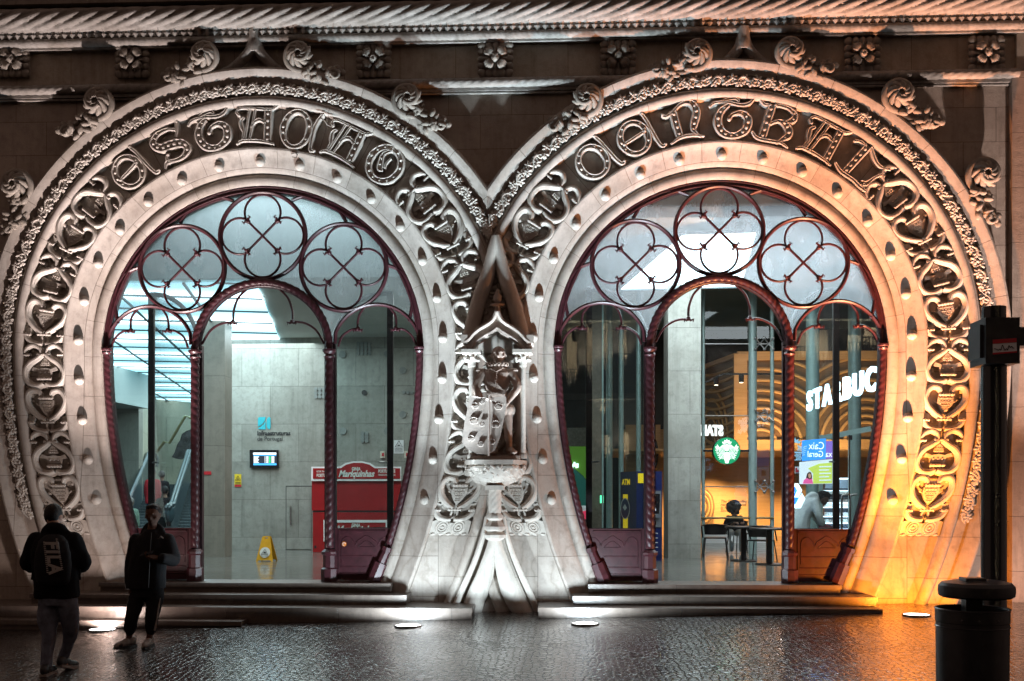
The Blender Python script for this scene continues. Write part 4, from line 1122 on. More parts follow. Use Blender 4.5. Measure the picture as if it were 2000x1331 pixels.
tag(fl, 'polished grey stone floor inside the station hall')
YB = 8.1
xb0 = P(425, 900, YB).x; xb1 = P(1010, 900, YB).x; ZC = P(600, 660, YB).z
hall = tag(empty('station_hall', (XM, 8, ZT)), 'grey stone station hall interior with glowing ceiling panels behind the doorways', 'hall')
mb = MB(); mb.box(xb0, xb1, YB, YB + .5, ZT, ZC); wb = mb.build('back_wall', 'hall_stone', hall, (-3, YB, ZT), smooth=False)
# hall ceiling (plain) and bulkhead towards the glass
slabobj('ceiling', 'hall_ceiling', -16, P(960, 600, 1.6).x, 1.6, 30, ZC, ZC + .2, None, hall)
slabobj('bulkhead', 'hall_ceiling', -16, P(960, 600, 1.6).x, 1.5, 1.6, ZC - .02, 7.2, None, hall)
slabobj('upper_ceiling', 'hall_ceiling', -16, XM, .51, 1.6, 6.9, 7.1, None, hall)
slabobj('party_wall', 'hall_stone', XM - .1, XM + .1, .51, YB, ZT, 7.1, None, hall)
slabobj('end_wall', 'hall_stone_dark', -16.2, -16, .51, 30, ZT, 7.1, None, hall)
# pillar on the left arch side
YP = 5.5
def pillar(px0, px1, mat, zt=ZC, name='pillar'):
    a = P(px0, 1000, YP).x; b_ = P(px1, 1000, YP).x
    return slabobj(name, mat, a, b_, YP, YP + 1.0, ZT, zt, None, hall)
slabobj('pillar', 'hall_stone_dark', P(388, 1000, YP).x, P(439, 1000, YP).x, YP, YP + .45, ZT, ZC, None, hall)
# luminous grid ceiling, turned 12 degrees
m, nt, b = newmat('luminous_ceiling')
pos = wpos(nt); mp = N(nt, "ShaderNodeMapping"); mp.vector_type = 'TEXTURE'
AR = radians(12.0)
mp.inputs["Rotation"].default_value = (0, 0, AR); nt.links.new(pos, mp.inputs[0])
sx = N(nt, "ShaderNodeSeparateXYZ"); nt.links.new(mp.outputs[0], sx.inputs[0])
fr = math_(nt, 'FRACT', math_(nt, 'DIVIDE', sx.outputs[1], 2.7))
tube_ = ramp(nt, fr, [(0, (.16, .24, .26)), (.22, (.22, .33, .36)), (.5, (1, 1, 1)), (.78, (.22, .33, .36)), (1, (.16, .24, .26))])
b.inputs["Base Color"].default_value = (.5, .55, .55, 1)
nt.links.new(mixc(nt, 1.0, tube_.outputs[0], (.72, .92, 1.0), 'MULTIPLY'), b.inputs["Emission Color"]); b.inputs["Emission Strength"].default_value = 6.0
def lum(name, pts, z, parent):
    root = tag(empty(name, (pts[0].x, pts[0].y, z)), None, None)
    mb = MB(); mb.add([(p.x, p.y, z) for p in pts], [tuple(range(len(pts)))]); mb.build('diffuser', 'luminous_ceiling', root, (pts[0].x, pts[0].y, z), smooth=False, recalc=False)
    # grid bars clipped to the polygon
    eu = Vector((cos(AR), sin(AR))); ev = Vector((-sin(AR), cos(AR))); P2 = [Vector((p.x, p.y)) for p in pts]
    us = [p.dot(eu) for p in P2]; vs_ = [p.dot(ev) for p in P2]; mb = MB()
    def clipline(dirv, nrm, c):
        hits = []
        for i in range(len(P2)):
            a, b2 = P2[i], P2[(i + 1) % len(P2)]; da, db = a.dot(nrm) - c, b2.dot(nrm) - c
            if da * db < 0: hits.append(a.lerp(b2, da / (da - db)))
        if len(hits) >= 2: mb.bar((*hits[0], z - .012), (*hits[1], z - .012), .045, .03, up=(0, 0, 1))
    u = math.ceil(min(us) / 1.2) * 1.2
    while u < max(us): clipline(ev, eu, u); u += 1.2
    v = math.ceil(min(vs_) / 1.35) * 1.35
    while v < max(vs_): clipline(eu, ev, v); v += 1.35
    mb.build('grid_bar', 'grid_metal', root, (pts[0].x, pts[0].y, z), smooth=False)
    return root
plain('grid_metal', (.10, .14, .15), .5)
zL = ZC - .03
a0 = HC(489, 556, zL); a1 = HC(545, 660, zL); far_r = HC(602, 797, zL); far_l = HC(308, 797, zL); l1 = HC(215, 753, zL)
d = (far_l - l1); nearl = l1 - d * ((l1.y - 1.75) / d.y) if d.y else l1
dr = (far_r - a1); nr = a1 - dr * ((a1.y - 1.75) / dr.y)
nearl.x = max(nearl.x, -13)
L1 = lum('ceiling_light', [Vector((nearl.x, 1.75, zL)), Vector((nr.x, 1.75, zL)), Vector((far_r.x, far_r.y, zL)), Vector((far_l.x, far_l.y, zL)), Vector((l1.x, l1.y, zL))], zL, None)
tag(L1, 'long luminous grid ceiling running back over the escalators', 'ceiling light')

# far wall by the escalators with handrail
stone('warm_hall_stone', (.46, .43, .33), (.36, .33, .25), ('wall', 1.6, .9), rough=.45, bstr=.1, grime=.2)
def quad(mb, pts): mb.add(pts, [tuple(range(len(pts)))])
YW1, YW2 = 15.0, 27.0
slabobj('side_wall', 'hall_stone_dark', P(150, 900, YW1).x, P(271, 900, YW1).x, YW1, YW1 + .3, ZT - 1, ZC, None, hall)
slabobj('soffit', 'hall_ceiling', P(130, 900, YW1).x, P(283, 900, YW1 - .3).x, YW1 - 2.5, YW1 - .01, P(200, 799, YW1).z, ZC - .04, None, hall)
mb = MB(); A1 = P(271, 900, YW1); A2 = P(306, 900, YW2 - 4)
quad(mb, [(A1.x, A1.y, -1), (A2.x, A2.y, -1), (A2.x, A2.y, ZC), (A1.x, A1.y, ZC)]); mb.build('side_wall', 'warm_hall_stone', hall, A1, smooth=False, recalc=False)
mb = MB(); A3 = P(620, 900, YW2 + 3)
quad(mb, [(A2.x, A2.y, -1), (A3.x, A3.y, -1), (A3.x, A3.y, ZC), (A2.x, A2.y, ZC)]); mb.build('far_wall', 'warm_hall_stone', hall, A2, smooth=False, recalc=False)
plain('brass_rail', (.45, .38, .22), .3, .9)
mb = MB(); y = YW2 - 4.6
mb.tube([P(q[0], q[1], y) for q in ((306, 884), (321, 863), (331, 866), (362, 813), (374, 817))], .05, 8)
o = tag(mb.build('handrail', 'brass_rail', None, P(330, 865, y)), 'brass handrail climbing the far stone wall behind the escalators', 'handrail')
plain('dark_marble', (.05, .045, .05), .2, 0, 4, .9, 0)
mb = MB(); mb.prism([(P(*q, y).x, P(*q, y).z) for q in ((334, 893), (340, 884), (345, 868), (350, 861), (354, 848), (363, 842), (374, 838), (374, 890), (352, 898), (342, 896))], y + .2, y + .05)
tag(mb.build('stair_cladding', 'dark_marble', None, P(350, 880, y), smooth=False), 'dark veined marble cladding beside the far handrail', 'cladding')
for i, q in enumerate(((358, 858), (345, 859), (325, 888))):
    pass
# escalators
plain('escalator_panel', (.055, .08, .09), .3, .3, 6, .2, 0); plain('rubber_black', (.02, .03, .035), .35, 0, 6, .2, 0); plain('steel_blue', (.05, .085, .10), .55, .2, 6, .2, 0)
plain('step_metal', (.16, .18, .19), .4, .6, 30, .4, .2)
def escalator(label, Lp, Rp, yb, yt):
    """Lp,Rp: (foot px,py),(top px,py) of the two handrails"""
    root = tag(empty('escalator', P(Lp[0][0], 1040, yb)), label, 'escalator', 'escalators side by side in the hall')
    ends = []
    for (f, t) in (Lp, Rp):
        a = P(*f, yb); b_ = P(*t, yt); ends.append((a, b_)); dirv = (b_ - a).normalized()
        c = b_ + Vector((dirv.x * 1.2, 1.3, 0)); e = a - Vector((dirv.x, .9, 0)) + Vector((0, 0, -.02))
        path = [e - Vector((0, 0, .35)), e - Vector((0, .18, .12)), e, a] + [a.lerp(b_, k / 8) for k in range(1, 9)] + [c, c + Vector((.05, .15, -.15)), c + Vector((.05, .1, -.4))]
        mb = MB(); mb.tube(catmull([tuple(q) for q in path], 3), .05, 8); mb.build('handrail', 'rubber_black', root, a)
        mb = MB(); mb.tube(catmull([tuple(Vector(q) - Vector((0, 0, .08))) for q in path[2:-2]], 3), .03, 6); mb.build('rail_trim', 'steel_blue', root, a)
        mb = MB(); low = [Vector((q.x, q.y, q.z - .95)) for q in path[2:-2]]; up_ = path[2:-2]
        mb.add([tuple(q) for q in up_] + [tuple(q) for q in low], [(i, i + 1, len(up_) + i + 1, len(up_) + i) for i in range(len(up_) - 1)])
        mb.build('balustrade', 'escalator_panel', root, a, smooth=False, recalc=False)
        mb = MB(); mb.lathe([(.14, -.04), (.19, -.02), (.19, .03), (.14, .05)], (0, 0, 0), 20)
        for k, v in enumerate(mb.v): mb.v[k] = (e.x + v[2], e.y - .05 + v[0], e.z - .2 + v[1])
        mb.build('newel_cap', 'steel_blue', root, e)
    (a, b_), (c, d_) = ends
    mb = MB(); n = 22
    for i in range(n):
        t0, t1 = i / n, (i + 1) / n
        l0, r0, l1_, r1 = a.lerp(b_, t0), c.lerp(d_, t0), a.lerp(b_, t1), c.lerp(d_, t1); z = l1_.z - .98
        z0 = l0.z - .98
        mb.add([(l0.x, l0.y, z0), (r0.x, r0.y, z0), (r0.x, r0.y, z), (l0.x, l0.y, z), (r1.x, r1.y, z), (l1_.x, l1_.y, z)], [(0, 1, 2, 3), (3, 2, 4, 5)])
    mb.build('steps', 'step_metal', root, a, smooth=False, recalc=False)
    return root
escalator('left escalator carrying people up behind the left side pane', ((247, 984), (291, 884)), ((333, 985), (367, 881)), 11.0, 17.5)
escalator('empty right escalator beside the twisted column', ((339, 985), (372, 881)), ((425, 985), (445, 881)), 11.0, 17.5)

# --- things on and before the back wall
plain('cyan_sign', (.03, .42, .50), .5, 0, 20, .05, 0); plain('sign_black', (.02, .02, .022), .5, 0, 20, .1, 0); plain('sign_white', (.75, .77, .78), .5, 0, 20, .03, 0)
plain('kiosk_red', (.29, .009, .012), .35, 0, 5, .12, 0); plain('sign_yellow', (.75, .55, .03), .5, 0, 20, .05, 0); plain('sign_red', (.5, .02, .03), .5, 0, 20, .05, 0)
plain('screen_black', (.012, .012, .015), .25, 0, 20, .1, 0)
ys = YB - .004
lg = tag(empty('wall_logo', P(530, 850, ys)), 'cyan leaf-shaped emblem over black lettering Infraestruturas de Portugal on the back wall', 'wall sign')
def flat(name, mat, poly, y, parent, d=.012):
    mb = MB(); mb.prism([(P(a, b, y).x, P(a, b, y).z) for a, b in poly], y, y - d); return mb.build(name, mat, parent, P(*poly[0], y), smooth=False)
e1 = [(504, 819), (505, 816), (508, 815), (519, 815), (519, 816), (517, 823), (513, 828), (508, 832), (504, 834)]
flat('emblem', 'cyan_sign', e1, ys, lg); flat('emblem', 'cyan_sign', [(504, 837), (509, 834), (515, 829), (519, 823), (519, 839), (507, 839), (504, 838)], ys, lg)
flat('emblem', 'cyan_sign', [(521.5, 819), (525, 815), (527, 815), (528.5, 818), (528.5, 836), (527, 839), (525, 839), (522, 836), (520.7, 828)], ys, lg)
pz = P(502.5, 850.5, ys); text_obj('lettering', 'Infraestruturas', .135, pz - Vector((0, .012, 0)), 'sign_black', lg, bold=.0035, xs=.91)
pz = P(502.5, 861, ys); text_obj('lettering', 'de Portugal', .128, pz - Vector((0, .012, 0)), 'sign_black', lg, bold=0, xs=.95)
sc = tag(empty('departure_board', P(517, 896, ys)), 'small black departures monitor with coloured rows on the back wall', 'monitor')
flat('casing', 'screen_black', [(489.5, 879.5), (545, 879.5), (545.5, 914), (490, 914)], ys, sc, .08)
emit('scr_dark', (.02, .025, .04), .6); emit('scr_white', (.8, .8, .85), 1.2); emit('scr_blue', (.05, .35, .75), 1.2); emit('scr_green', (.05, .7, .25), 1.0)
y2 = ys - .081
flat('screen', 'scr_dark', [(494, 884), (540, 884), (540.5, 909.5), (495, 909.5)], y2, sc, .003)
flat('header', 'scr_white', [(494.5, 884.5), (539.5, 884.5), (539.5, 888.5), (494.5, 888.5)], y2 - .003, sc, .003)
flat('footer', 'scr_blue', [(495, 905.5), (540, 905.5), (540, 909), (495, 909)], y2 - .003, sc, .003)
flat('subheader', 'scr_blue', [(495, 889.2), (539.5, 889.2), (539.5, 890.6), (495, 890.6)], y2 - .003, sc, .003)
mb = MB()
for r in range(7):
    z = 891.8 + r * 1.95
    for a, b_ in ((495.5, 506 - (r * 7 % 3)), (517, 518.5), (520, 524.5), (530, 536)):
        q0 = P(a, z, y2); q1 = P(b_, z + 1.1, y2); mb.box(q0.x, q1.x, y2 - .006, y2 - .0035, q1.z, q0.z)
mb.build('timetable_text', 'scr_white', sc, P(500, 895, y2), smooth=False)
mb = MB()
for r in range(7):
    z = 891.8 + r * 1.95; q0 = P(525.5, z, y2); q1 = P(528.7, z + 1.3, y2); mb.box(q0.x, q1.x, y2 - .006, y2 - .0035, q1.z, q0.z)
mb.build('timetable_text', 'scr_green', sc, P(527, 895, y2), smooth=False)
# door outline and pull handle in the stone
dr_ = tag(empty('stone_door', P(583, 1020, ys)), 'flush door in the back wall with a long vertical pull, left of the red kiosk', 'door')
flat('door_panel', 'hall_stone', [(559.5, 951), (608, 951), (608, 1073), (559.5, 1073)], ys, dr_, .01)
mb = MB()
for a, b_ in (((558.8, 950), (558.8, 1074)), ((558.8, 950), (610, 950))): mb.bar(P(*a, ys - .006), P(*b_, ys - .006), .012, .012)
mb.build('door_gap', 'sign_black', dr_, P(559, 1000, ys), smooth=False)
mb = MB(); q = P(567.5, 989, ys - .07); q2 = P(567.5, 1027, ys - .07)
mb.tube([q, q2], .016, 8); mb.tube([q + Vector((0, .07, -.06)), q + Vector((0, 0, -.06))], .01, 6); mb.tube([q2 + Vector((0, .07, .06)), q2 + Vector((0, 0, .06))], .01, 6); mb.build('door_pull', 'steel_ring', dr_, q)
# warning plates
def warn(px, py, w_, h_, label, base, tri, y, parent=None, lines=True):
    r = tag(empty('warning_sign', P(px, py, y)), label, 'sign')
    flat('plate', base, [(px - w_, py - h_), (px + w_, py - h_), (px + w_, py + h_), (px - w_, py + h_)], y, r, .008)
    mb = MB(); c = P(px, py - h_ * .35, y - .011); k = w_ * .75 * (P(px + 1, py, y).x - P(px, py, y).x)
    mb.tube([c + Vector((0, 0, k)), c + Vector((-k, 0, -k * .7)), c + Vector((k, 0, -k * .7))], k * .13, 5, closed=True)
    mb.sphere(c + Vector((0, 0, -k * .25)), k * .3, 8, 5, sc=(1.3, .3, .6))
    mb.build('pictogram', 'sign_black', r, c)
    if lines:
        mb = MB()
        for i in range(4):
            q0 = P(px - w_ * .8, py + h_ * (.25 + .17 * i), y); q1 = P(px + w_ * .8, py + h_ * (.32 + .17 * i), y); mb.box(q0.x, q1.x, y - .011, y - .009, q1.z, q0.z)
        mb.build('small_print', 'sign_black', r, c, smooth=False)
    return r
r = warn(464.8, 939, 6.6, 12.5, 'small yellow warning plate with triangle, on the back wall beside the pillar', 'sign_yellow', 'sign_black', ys)
flat('red_strip', 'sign_red', [(458.5, 947), (471, 947), (471, 951), (458.5, 951)], ys - .009, r, .006)
warn(779, 873, 9.5, 13, 'white warning notice with triangle, right of the stone studs', 'sign_white', 'sign_black', ys)
def plate(px, py, w_, h_, mat, name, label, cat, y, d=.05):
    o = flat(name, mat, [(px - w_, py - h_), (px + w_, py - h_), (px + w_, py + h_), (px - w_, py + h_)], y, None, d); tag(o, label, cat); return o
plain('cream_plastic', (.6, .58, .48), .4)
for px, lb in ((748, 'cream fire alarm call box with red centre, left of the white notice'), (795, 'cream fire alarm call box with red centre, right of the white notice')):
    r = tag(empty('call_box', P(px, 888, ys)), lb, 'call box'); flat('case', 'cream_plastic', [(px - 4.5, 881.5), (px + 4.5, 881.5), (px + 4.5, 895), (px - 4.5, 895)], ys, r, .06)
    flat('button', 'sign_red', [(px - 2.2, 885), (px + 2.2, 885), (px + 2.2, 891.5), (px - 2.2, 891.5)], ys - .061, r, .01)
flat_p = P(405, 924, YP - .004)
sgn = flat('exit_plate', 'sign_red', [(397, 921), (412.5, 921), (412.5, 927.5), (397, 927.5)], YP - .003, None, .01); tag(sgn, 'tiny red plate on the dark pillar beside the left column', 'sign')
# round stone studs on the wall
plain('grey_disc', (.22, .24, .23), .5, 0, 8, .15, .1); plain('black_disc', (.015, .015, .017), .4)
DISC = [(669, 693, 7), (787, 724, 6.8), (787, 810, 7), (670, 842.5, 6.8), (757, 692, 6.5), (756, 842, 6)] 
clusters = [(711, 681, 4, 4, 7.3, 6.6, 3.4), (625, 768, 3, 3, 7.6, 7.4, 3.6), (797, 767, 3, 1, 7.8, 1, 3.4), (712.5, 854, 2, 3, 8.2, 7.2, 3.9)]
pr = None
def dsc(px, py, r_, mat='grey_disc', lb='grey round stud fixed on the back wall', grp='round studs on the back wall'):
    p = P(px, py, ys); k = (P(px + 1, py, ys).x - p.x) * r_
    mb = MB(); mb.disc((p.x, ys, p.z), k, 20, d=.035); o = mb.build('wall_stud', mat, None, p, smooth=False); tag(o, lb, 'wall stud', grp); return o
for px, py, r_ in DISC: dsc(px, py, r_, lb='large grey round stud fixed on the back wall above the red kiosk')
o = dsc(712, 767.5, 5.2, 'black_disc', 'single black round stud between the twisted column and the door leaf'); del o["group"]
for cx, cy, nx_, ny_, sx_, sy_, r_ in clusters:
    for i in range(nx_):
        for j in range(ny_): dsc(cx + (i - (nx_ - 1) / 2) * sx_, cy + (j - (ny_ - 1) / 2) * sy_, r_, lb='small grey round stud in a tight cluster on the back wall')
# kiosk
yk = YB - 1.0; kr = tag(empty('kiosk', P(697, 1080, yk)), 'closed red drinks kiosk with arched white-edged sign lettered GINJA Mariquinhas', 'kiosk')
def kbox(name, mat, a, b_, c, d_, y0=yk, dep=.85, parent=kr):
    q0 = P(a, b_, y0); q1 = P(c, d_, y0); mb = MB(); mb.box(q0.x, q1.x, y0, y0 + dep, q1.z, q0.z); return mb.build(name, mat, parent, (q0.x, y0, q1.z), smooth=False)
kbox('counter_body', 'kiosk_red', 611, 1001, 782, 1079.5); kbox('shutter', 'kiosk_red', 609, 940, 783, 997.5, yk + .01)
kbox('shutter_gap', 'sign_black', 611, 997.5, 782, 1001, yk + .03)
flat('sign_border', 'sign_white', [(608.5, 939.5), (609, 912), (664, 912), (675, 905), (690, 901.5), (708, 901.5), (723, 905), (733, 912), (784, 912), (784, 939.5)], yk - .02, kr, .04)
sg_ = flat('sign_board', 'kiosk_red', [(611.5, 935.5), (611.5, 915), (666, 915), (676, 908), (690, 904.5), (708, 904.5), (722, 908), (732, 915), (781.5, 915), (781.5, 935.5)], yk - .062, kr, .012)
plain('cream_letter', (.62, .66, .62), .5, 0, 20, .04, 0)
pz = P(688.5, 919.3, yk); text_obj('lettering', 'GINJA', .092, (pz.x, yk - .078, pz.z), 'cream_letter', kr, bold=.004, xs=.72)
pz = P(662.5, 931.5, yk); text_obj('lettering', 'Mariquinhas', .185, (pz.x, yk - .078, pz.z), 'cream_letter', kr, bold=.006, xs=.82, shear=.35)
pz = P(740, 923.7, yk); text_obj('lettering', 'PORTUGUESE', .093, (pz.x, yk - .078, pz.z), 'cream_letter', kr, bold=.003, xs=.62)
pz = P(740, 929.8, yk); text_obj('lettering', 'TRADITIONAL LIQUEUR', .05, (pz.x, yk - .078, pz.z), 'cream_letter', kr, bold=.001, xs=.66)
pz = P(620, 923, yk); text_obj('lettering', 'LICOR TRADICIONAL', .05, (pz.x, yk - .078, pz.z), 'cream_letter', kr, bold=.001, xs=.66)
pz = P(620, 932, yk); text_obj('lettering', 'PORTUGUES', .093, (pz.x, yk - .078, pz.z), 'cream_letter', kr, bold=.003, xs=.62)
flat('panel_border', 'sign_white', [(632, 1058), (632, 1016), (757, 1016), (757, 1058), (753.5, 1058), (753.5, 1021), (635.5, 1021), (635.5, 1058)], yk - .004, kr, .008)
pz = P(687, 1029, yk); text_obj('lettering', 'GINJA', .092, (pz.x, yk - .016, pz.z), 'cream_letter', kr, bold=.004, xs=.72)
pz = P(656, 1041, yk); text_obj('lettering', 'Mariquinhas', .21, (pz.x, yk - .016, pz.z), 'cream_letter', kr, bold=.006, xs=.84, shear=.35)
flat('vent', 'sign_black', [(614, 1066), (618, 1066), (618, 1071), (614, 1071)], yk - .001, kr, .006)
# wet floor sign
yw = 1.45
gx = HC(518, 1097, ZT); yw = gx.y
wf = tag(empty('wet_floor_sign', gx), 'yellow folding wet floor sign standing on the shiny hall floor', 'floor sign')
plain('safety_yellow', (.62, .33, .012), .4, 0, 10, .1, 0)
for back in (0, 1):
    y0 = yw + .0; mb = MB(); H = (P(518, 1048, yw).z - ZT); wt, wbm = .075, .155
    def K(x, t): return Vector((gx.x + x, yw + (1 if back else -1) * (.03 + .13 * (1 - t)) + .1, ZT + H * t))
    out = [(-wbm, .0), (-wbm + .03, .0), (-wbm + .05, .05), (wbm - .05, .05), (wbm - .03, 0), (wbm, 0), (wt, .96), (wt - .02, 1), (-wt + .02, 1), (-wt, .96)]
    hole = [(-.035, .90), (.035, .90), (.035, .95), (-.035, .95)]
    loops = [[Vector((x, 0, t)) for x, t in out], [Vector((x, 0, t)) for x, t in hole]]; tr = geometry.tessellate_polygon(loops); flp = loops[0] + loops[1]; n = len(flp)
    vs = [K(p.x, p.z) for p in flp] + [K(p.x, p.z) + Vector((0, .012, 0)) for p in flp]
    fs = [tuple(t) for t in tr] + [tuple(n + i for i in t[::-1]) for t in tr] + [(i, (i + 1) % 10, n + (i + 1) % 10, n + i) for i in range(10)] + [(10 + i, 10 + (i + 1) % 4, n + 10 + (i + 1) % 4, n + 10 + i) for i in range(4)]
    mb.add(vs, fs); pn = mb.build('board', 'safety_yellow', wf, gx, smooth=False)
    if not back:
        mb = MB(); c = K(.0, .36) - Vector((0, .006, 0)); mb.add([c] + [c + Vector((.095 * cos(2 * pi * k / 24), .095 * sin(2 * pi * k / 24) * -.25 * 0, .095 * sin(2 * pi * k / 24))) for k in range(24)], [(0, 1 + k, 1 + (k + 1) % 24) for k in range(24)])
        mb.v = [(v[0], v[1] - .004 + (v[2] - c.z) * .3, v[2]) for v in mb.v]; mb.build('round_label', 'cream_letter', pn, c, smooth=False, recalc=False)
        mb = MB(); k = .062; c = c - Vector((0, .016, 0))
        mb.tube([c + Vector((0, .018, k)), c + Vector((-k, -.014, -k * .6)), c + Vector((k, -.014, -k * .6))], .006, 5, closed=True); mb.sphere(c, .02, 7, 5, sc=(1.2, .3, .7))
        mb.build('pictogram', 'sign_black', pn, c)

# added area lights without fittings, brightening the lobby and the concourse
area('hall_fill', (-3.2, 3.6, ZC - .12), (0, 0, 0), (1.0, .99, .95), 225, 5.0, 2.6)
area('hall_fill', (-6.5, 9.5, ZC - .12), (0, 0, radians(12)), (.80, .97, 1.0), 380, 3.0, 7.0)
area('hall_fill', (-8.5, 18, ZC - .12), (0, 0, radians(12)), (.86, .97, .95), 420, 3.0, 7.0)
area('lobby_fill', (-3.3, .95, 6.8), (radians(-12), 0, 0), (.80, .93, 1.0), 85, 3.8, .5)  # unseen fill added to brighten the left upper panes
# ================================================================= cafe and cash machine behind the right doorway
cafe = tag(empty('cafe_hall', (4, 8, ZT)), 'station hall side with timber cafe front, stone pillar and dark glass behind the right doorway', 'hall')
XE = 16
slabobj('ceiling', 'hall_ceiling', XM + .12, XE, .52, 6.0, 5.75, 5.9, None, cafe)
slabobj('ceiling', 'hall_ceiling', XM + .12, XE, 6.0, 30, 6.9, 7.1, None, cafe)
slabobj('ceiling_fascia', 'hall_ceiling', XM + .12, XE, 5.9, 6.0, 5.9, 6.9, None, cafe)
plain('void_dark', (.018, .022, .022), .35, 0, 2, .4, 0)
slabobj('dark_back', 'void_dark', XM + .12, XE, 19, 19.2, ZT, 7, None, cafe)
slabobj('side_return', 'void_dark', XE, XE + .2, .52, 19, ZT, 7, None, cafe)
zq = 5.75 - .02
q = [HC(1330, 455, zq), HC(1482, 450, zq), HC(1450, 560, zq), HC(1205, 566, zq)]
mlum, ntl, bl = newmat('lum_white'); bl.inputs["Base Color"].default_value = (.6, .6, .6, 1); bl.inputs["Emission Color"].default_value = (.80, .95, 1, 1); bl.inputs["Emission Strength"].default_value = 7
r = tag(empty('ceiling_light', q[0]), 'bright slanted ceiling panel glowing through the upper panes of the right doorway', 'ceiling light')
mb = MB(); mb.add([tuple(v) for v in q], [(0, 1, 2, 3)]); mb.build('diffuser', 'lum_white', r, q[0], smooth=False, recalc=False)
mb = MB()
for i in range(4): mb.bar(q[i] - Vector((0, 0, .01)), q[(i + 1) % 4] - Vector((0, 0, .01)), .06, .04, up=(0, 0, 1))
mb.build('rim', 'grid_metal', r, q[0], smooth=False)
# big stone pillar
a_, b_ = P(1305, 1000, YP).x, P(1369, 1000, YP).x
pc = MB(); pc.box(a_, b_, YP, YP + .9, ZT, 5.75); pc.build('pillar', 'hall_stone', cafe, (a_, YP, ZT), smooth=False)
pc = MB(); a2 = P(1150, 900, 7.5).x; b2 = P(1178, 900, 7.5).x; pc.box(a2, b2, 7.5, 8.3, ZT, 5.75); plain('brown_stone', (.16, .12, .085), .5, 0, 12, .25, .2); pc.build('brown_pillar', 'brown_stone', cafe, (a2, 7.5, ZT), smooth=False)
# glazed storefront: mullions, transoms, spider fittings
YG = 7.0
plain('teal_metal', (.30, .40, .38), .4, .2, 10, .1, 0)
gfr = tag(empty('glass_storefront', P(1420, 1090, YG)), 'tall glass cafe front with pale round posts and thin cables beside the stone pillar', 'storefront')
for px, w_ in ((1373.5, .035), (1470, .085), (1508, .04)):
    a = P(px, 1085, YG); mb = MB(); zt_ = 5.9
    mb.tube([(a.x, YG, ZT), (a.x, YG, zt_)], w_, 12); mb.build('post', 'teal_metal', gfr, a)
for py in (672, 812.5, 951):
    mb = MB(); mb.tube([P(1371, py, YG), P(1512, py, YG)], .012, 6); mb.build('transom', 'steel_ring', gfr, P(1440, py, YG))
    for px in (1484, 1501):
        mb = MB(); c = P(px, py, YG - .1)
        for s1 in (-1, 1):
            for s2 in (-1, 1):
                e = c + Vector((s1 * .09, -.03, s2 * .11)); mb.tube([c, e], .012, 6); mb.sphere(e, .03, 8, 6)
        mb.build('spider_fitting', 'steel_ring', gfr, c)
mb = MB(); A = P(1371, 1085, YG); B = P(1512, 1085, YG); mb.add([(A.x, YG + .05, ZT), (B.x, YG + .05, ZT), (B.x, YG + .05, 5.9), (A.x, YG + .05, 5.9)], [(0, 1, 2, 3)])
mb.build('pane', 'clear_glass', gfr, A, smooth=False, recalc=False)
for px, py, w_, y in ((1190, 1085, .07, 8.5), (1213, 1085, .055, 7.8), (1247, 1085, .05, 7.2)):
    a = P(px, py, y); mb = MB(); mb.tube([(a.x, y, ZT), (a.x, y, 6.85)], w_, 10); o = mb.build('steel_post', 'teal_metal', None, a)
    tag(o, {1190: 'pale thick steel post behind the glass, nearest the brown pillar', 1213: 'pale steel post rising behind the cash machine side', 1247: 'slim pale steel post just left of the twisted column'}[px], 'post')
a = P(1177, 1080, 6.6); mb = MB(); mb.tube([(a.x, 6.6, ZT), (a.x, 6.6, 5.7)], .018, 6); tag(mb.build('glass_fin', 'teal_metal', None, a), 'very thin bright vertical glass edge beside the brown pillar', 'glass edge')
for k, px in enumerate((1587, 1669)):
    a = P(px, 900, 6.3 + k); mb = MB(); mb.tube([(a.x, a.y, ZT), (a.x, a.y, 5.7)], .13, 14); tag(mb.build('round_column', 'teal_metal', None, a), ('pale round column behind the start of the glowing letters', 'pale round column right of the door leaf bar, behind the letters')[k], 'column')
# timber shop front
def wood(name, c1, c2):
    m, nt, b = newmat(name); pos = wpos(nt)
    mp = N(nt, "ShaderNodeMapping"); mp.inputs["Scale"].default_value = (1.5, 1.5, 22); nt.links.new(pos, mp.inputs[0])
    n = noise(nt, mp.outputs[0], 1.2, 6, .65)
    nt.links.new(ramp(nt, n.outputs[0], [(.3, c1), (.7, c2)]).outputs[0], b.inputs["Base Color"]); b.inputs["Roughness"].default_value = .5
wood('wood_light', (.36, .19, .075), (.48, .28, .12)); wood('wood_dark', (.10, .055, .025), (.17, .09, .04))
YF = 10.5
wf_ = tag(empty('timber_shopfront', P(1440, 870, YF)), 'timber shopfront carved with sweeping concentric arches above the cafe', 'shopfront')
def Wd(px, py, y=YF): return P(px, py, y)
xr = P(1760, 800, YF).x; xc = P(1439, 800, YF).x; zt_ = P(1440, 693, YF).z; zb_ = P(1440, 868, YF).z; yl = 14.0; xl = P(1350, 800, yl).x
mb = MB(); mb.box(xc, xr, YF, YF + .1, zb_, zt_); mb.build('panel', 'wood_dark', wf_, (xc, YF, zb_), smooth=False)
mb = MB(); mb.add([(xc, YF, zb_), (xl, yl, zb_), (xl, yl, zt_), (xc, YF, zt_)], [(0, 1, 2, 3)]); mb.build('panel', 'wood_dark', wf_, (xl, yl, zb_), smooth=False, recalc=False)
mb = MB(); mb.box(xc - .08, xc + .22, YF - .12, YF, zb_ - .15, zt_); mb.box(xc, xr, YF - .1, YF, zt_ - .14, zt_ + .06); mb.box(xc, xr, YF - .1, YF, zb_ - .12, zb_ + .1)
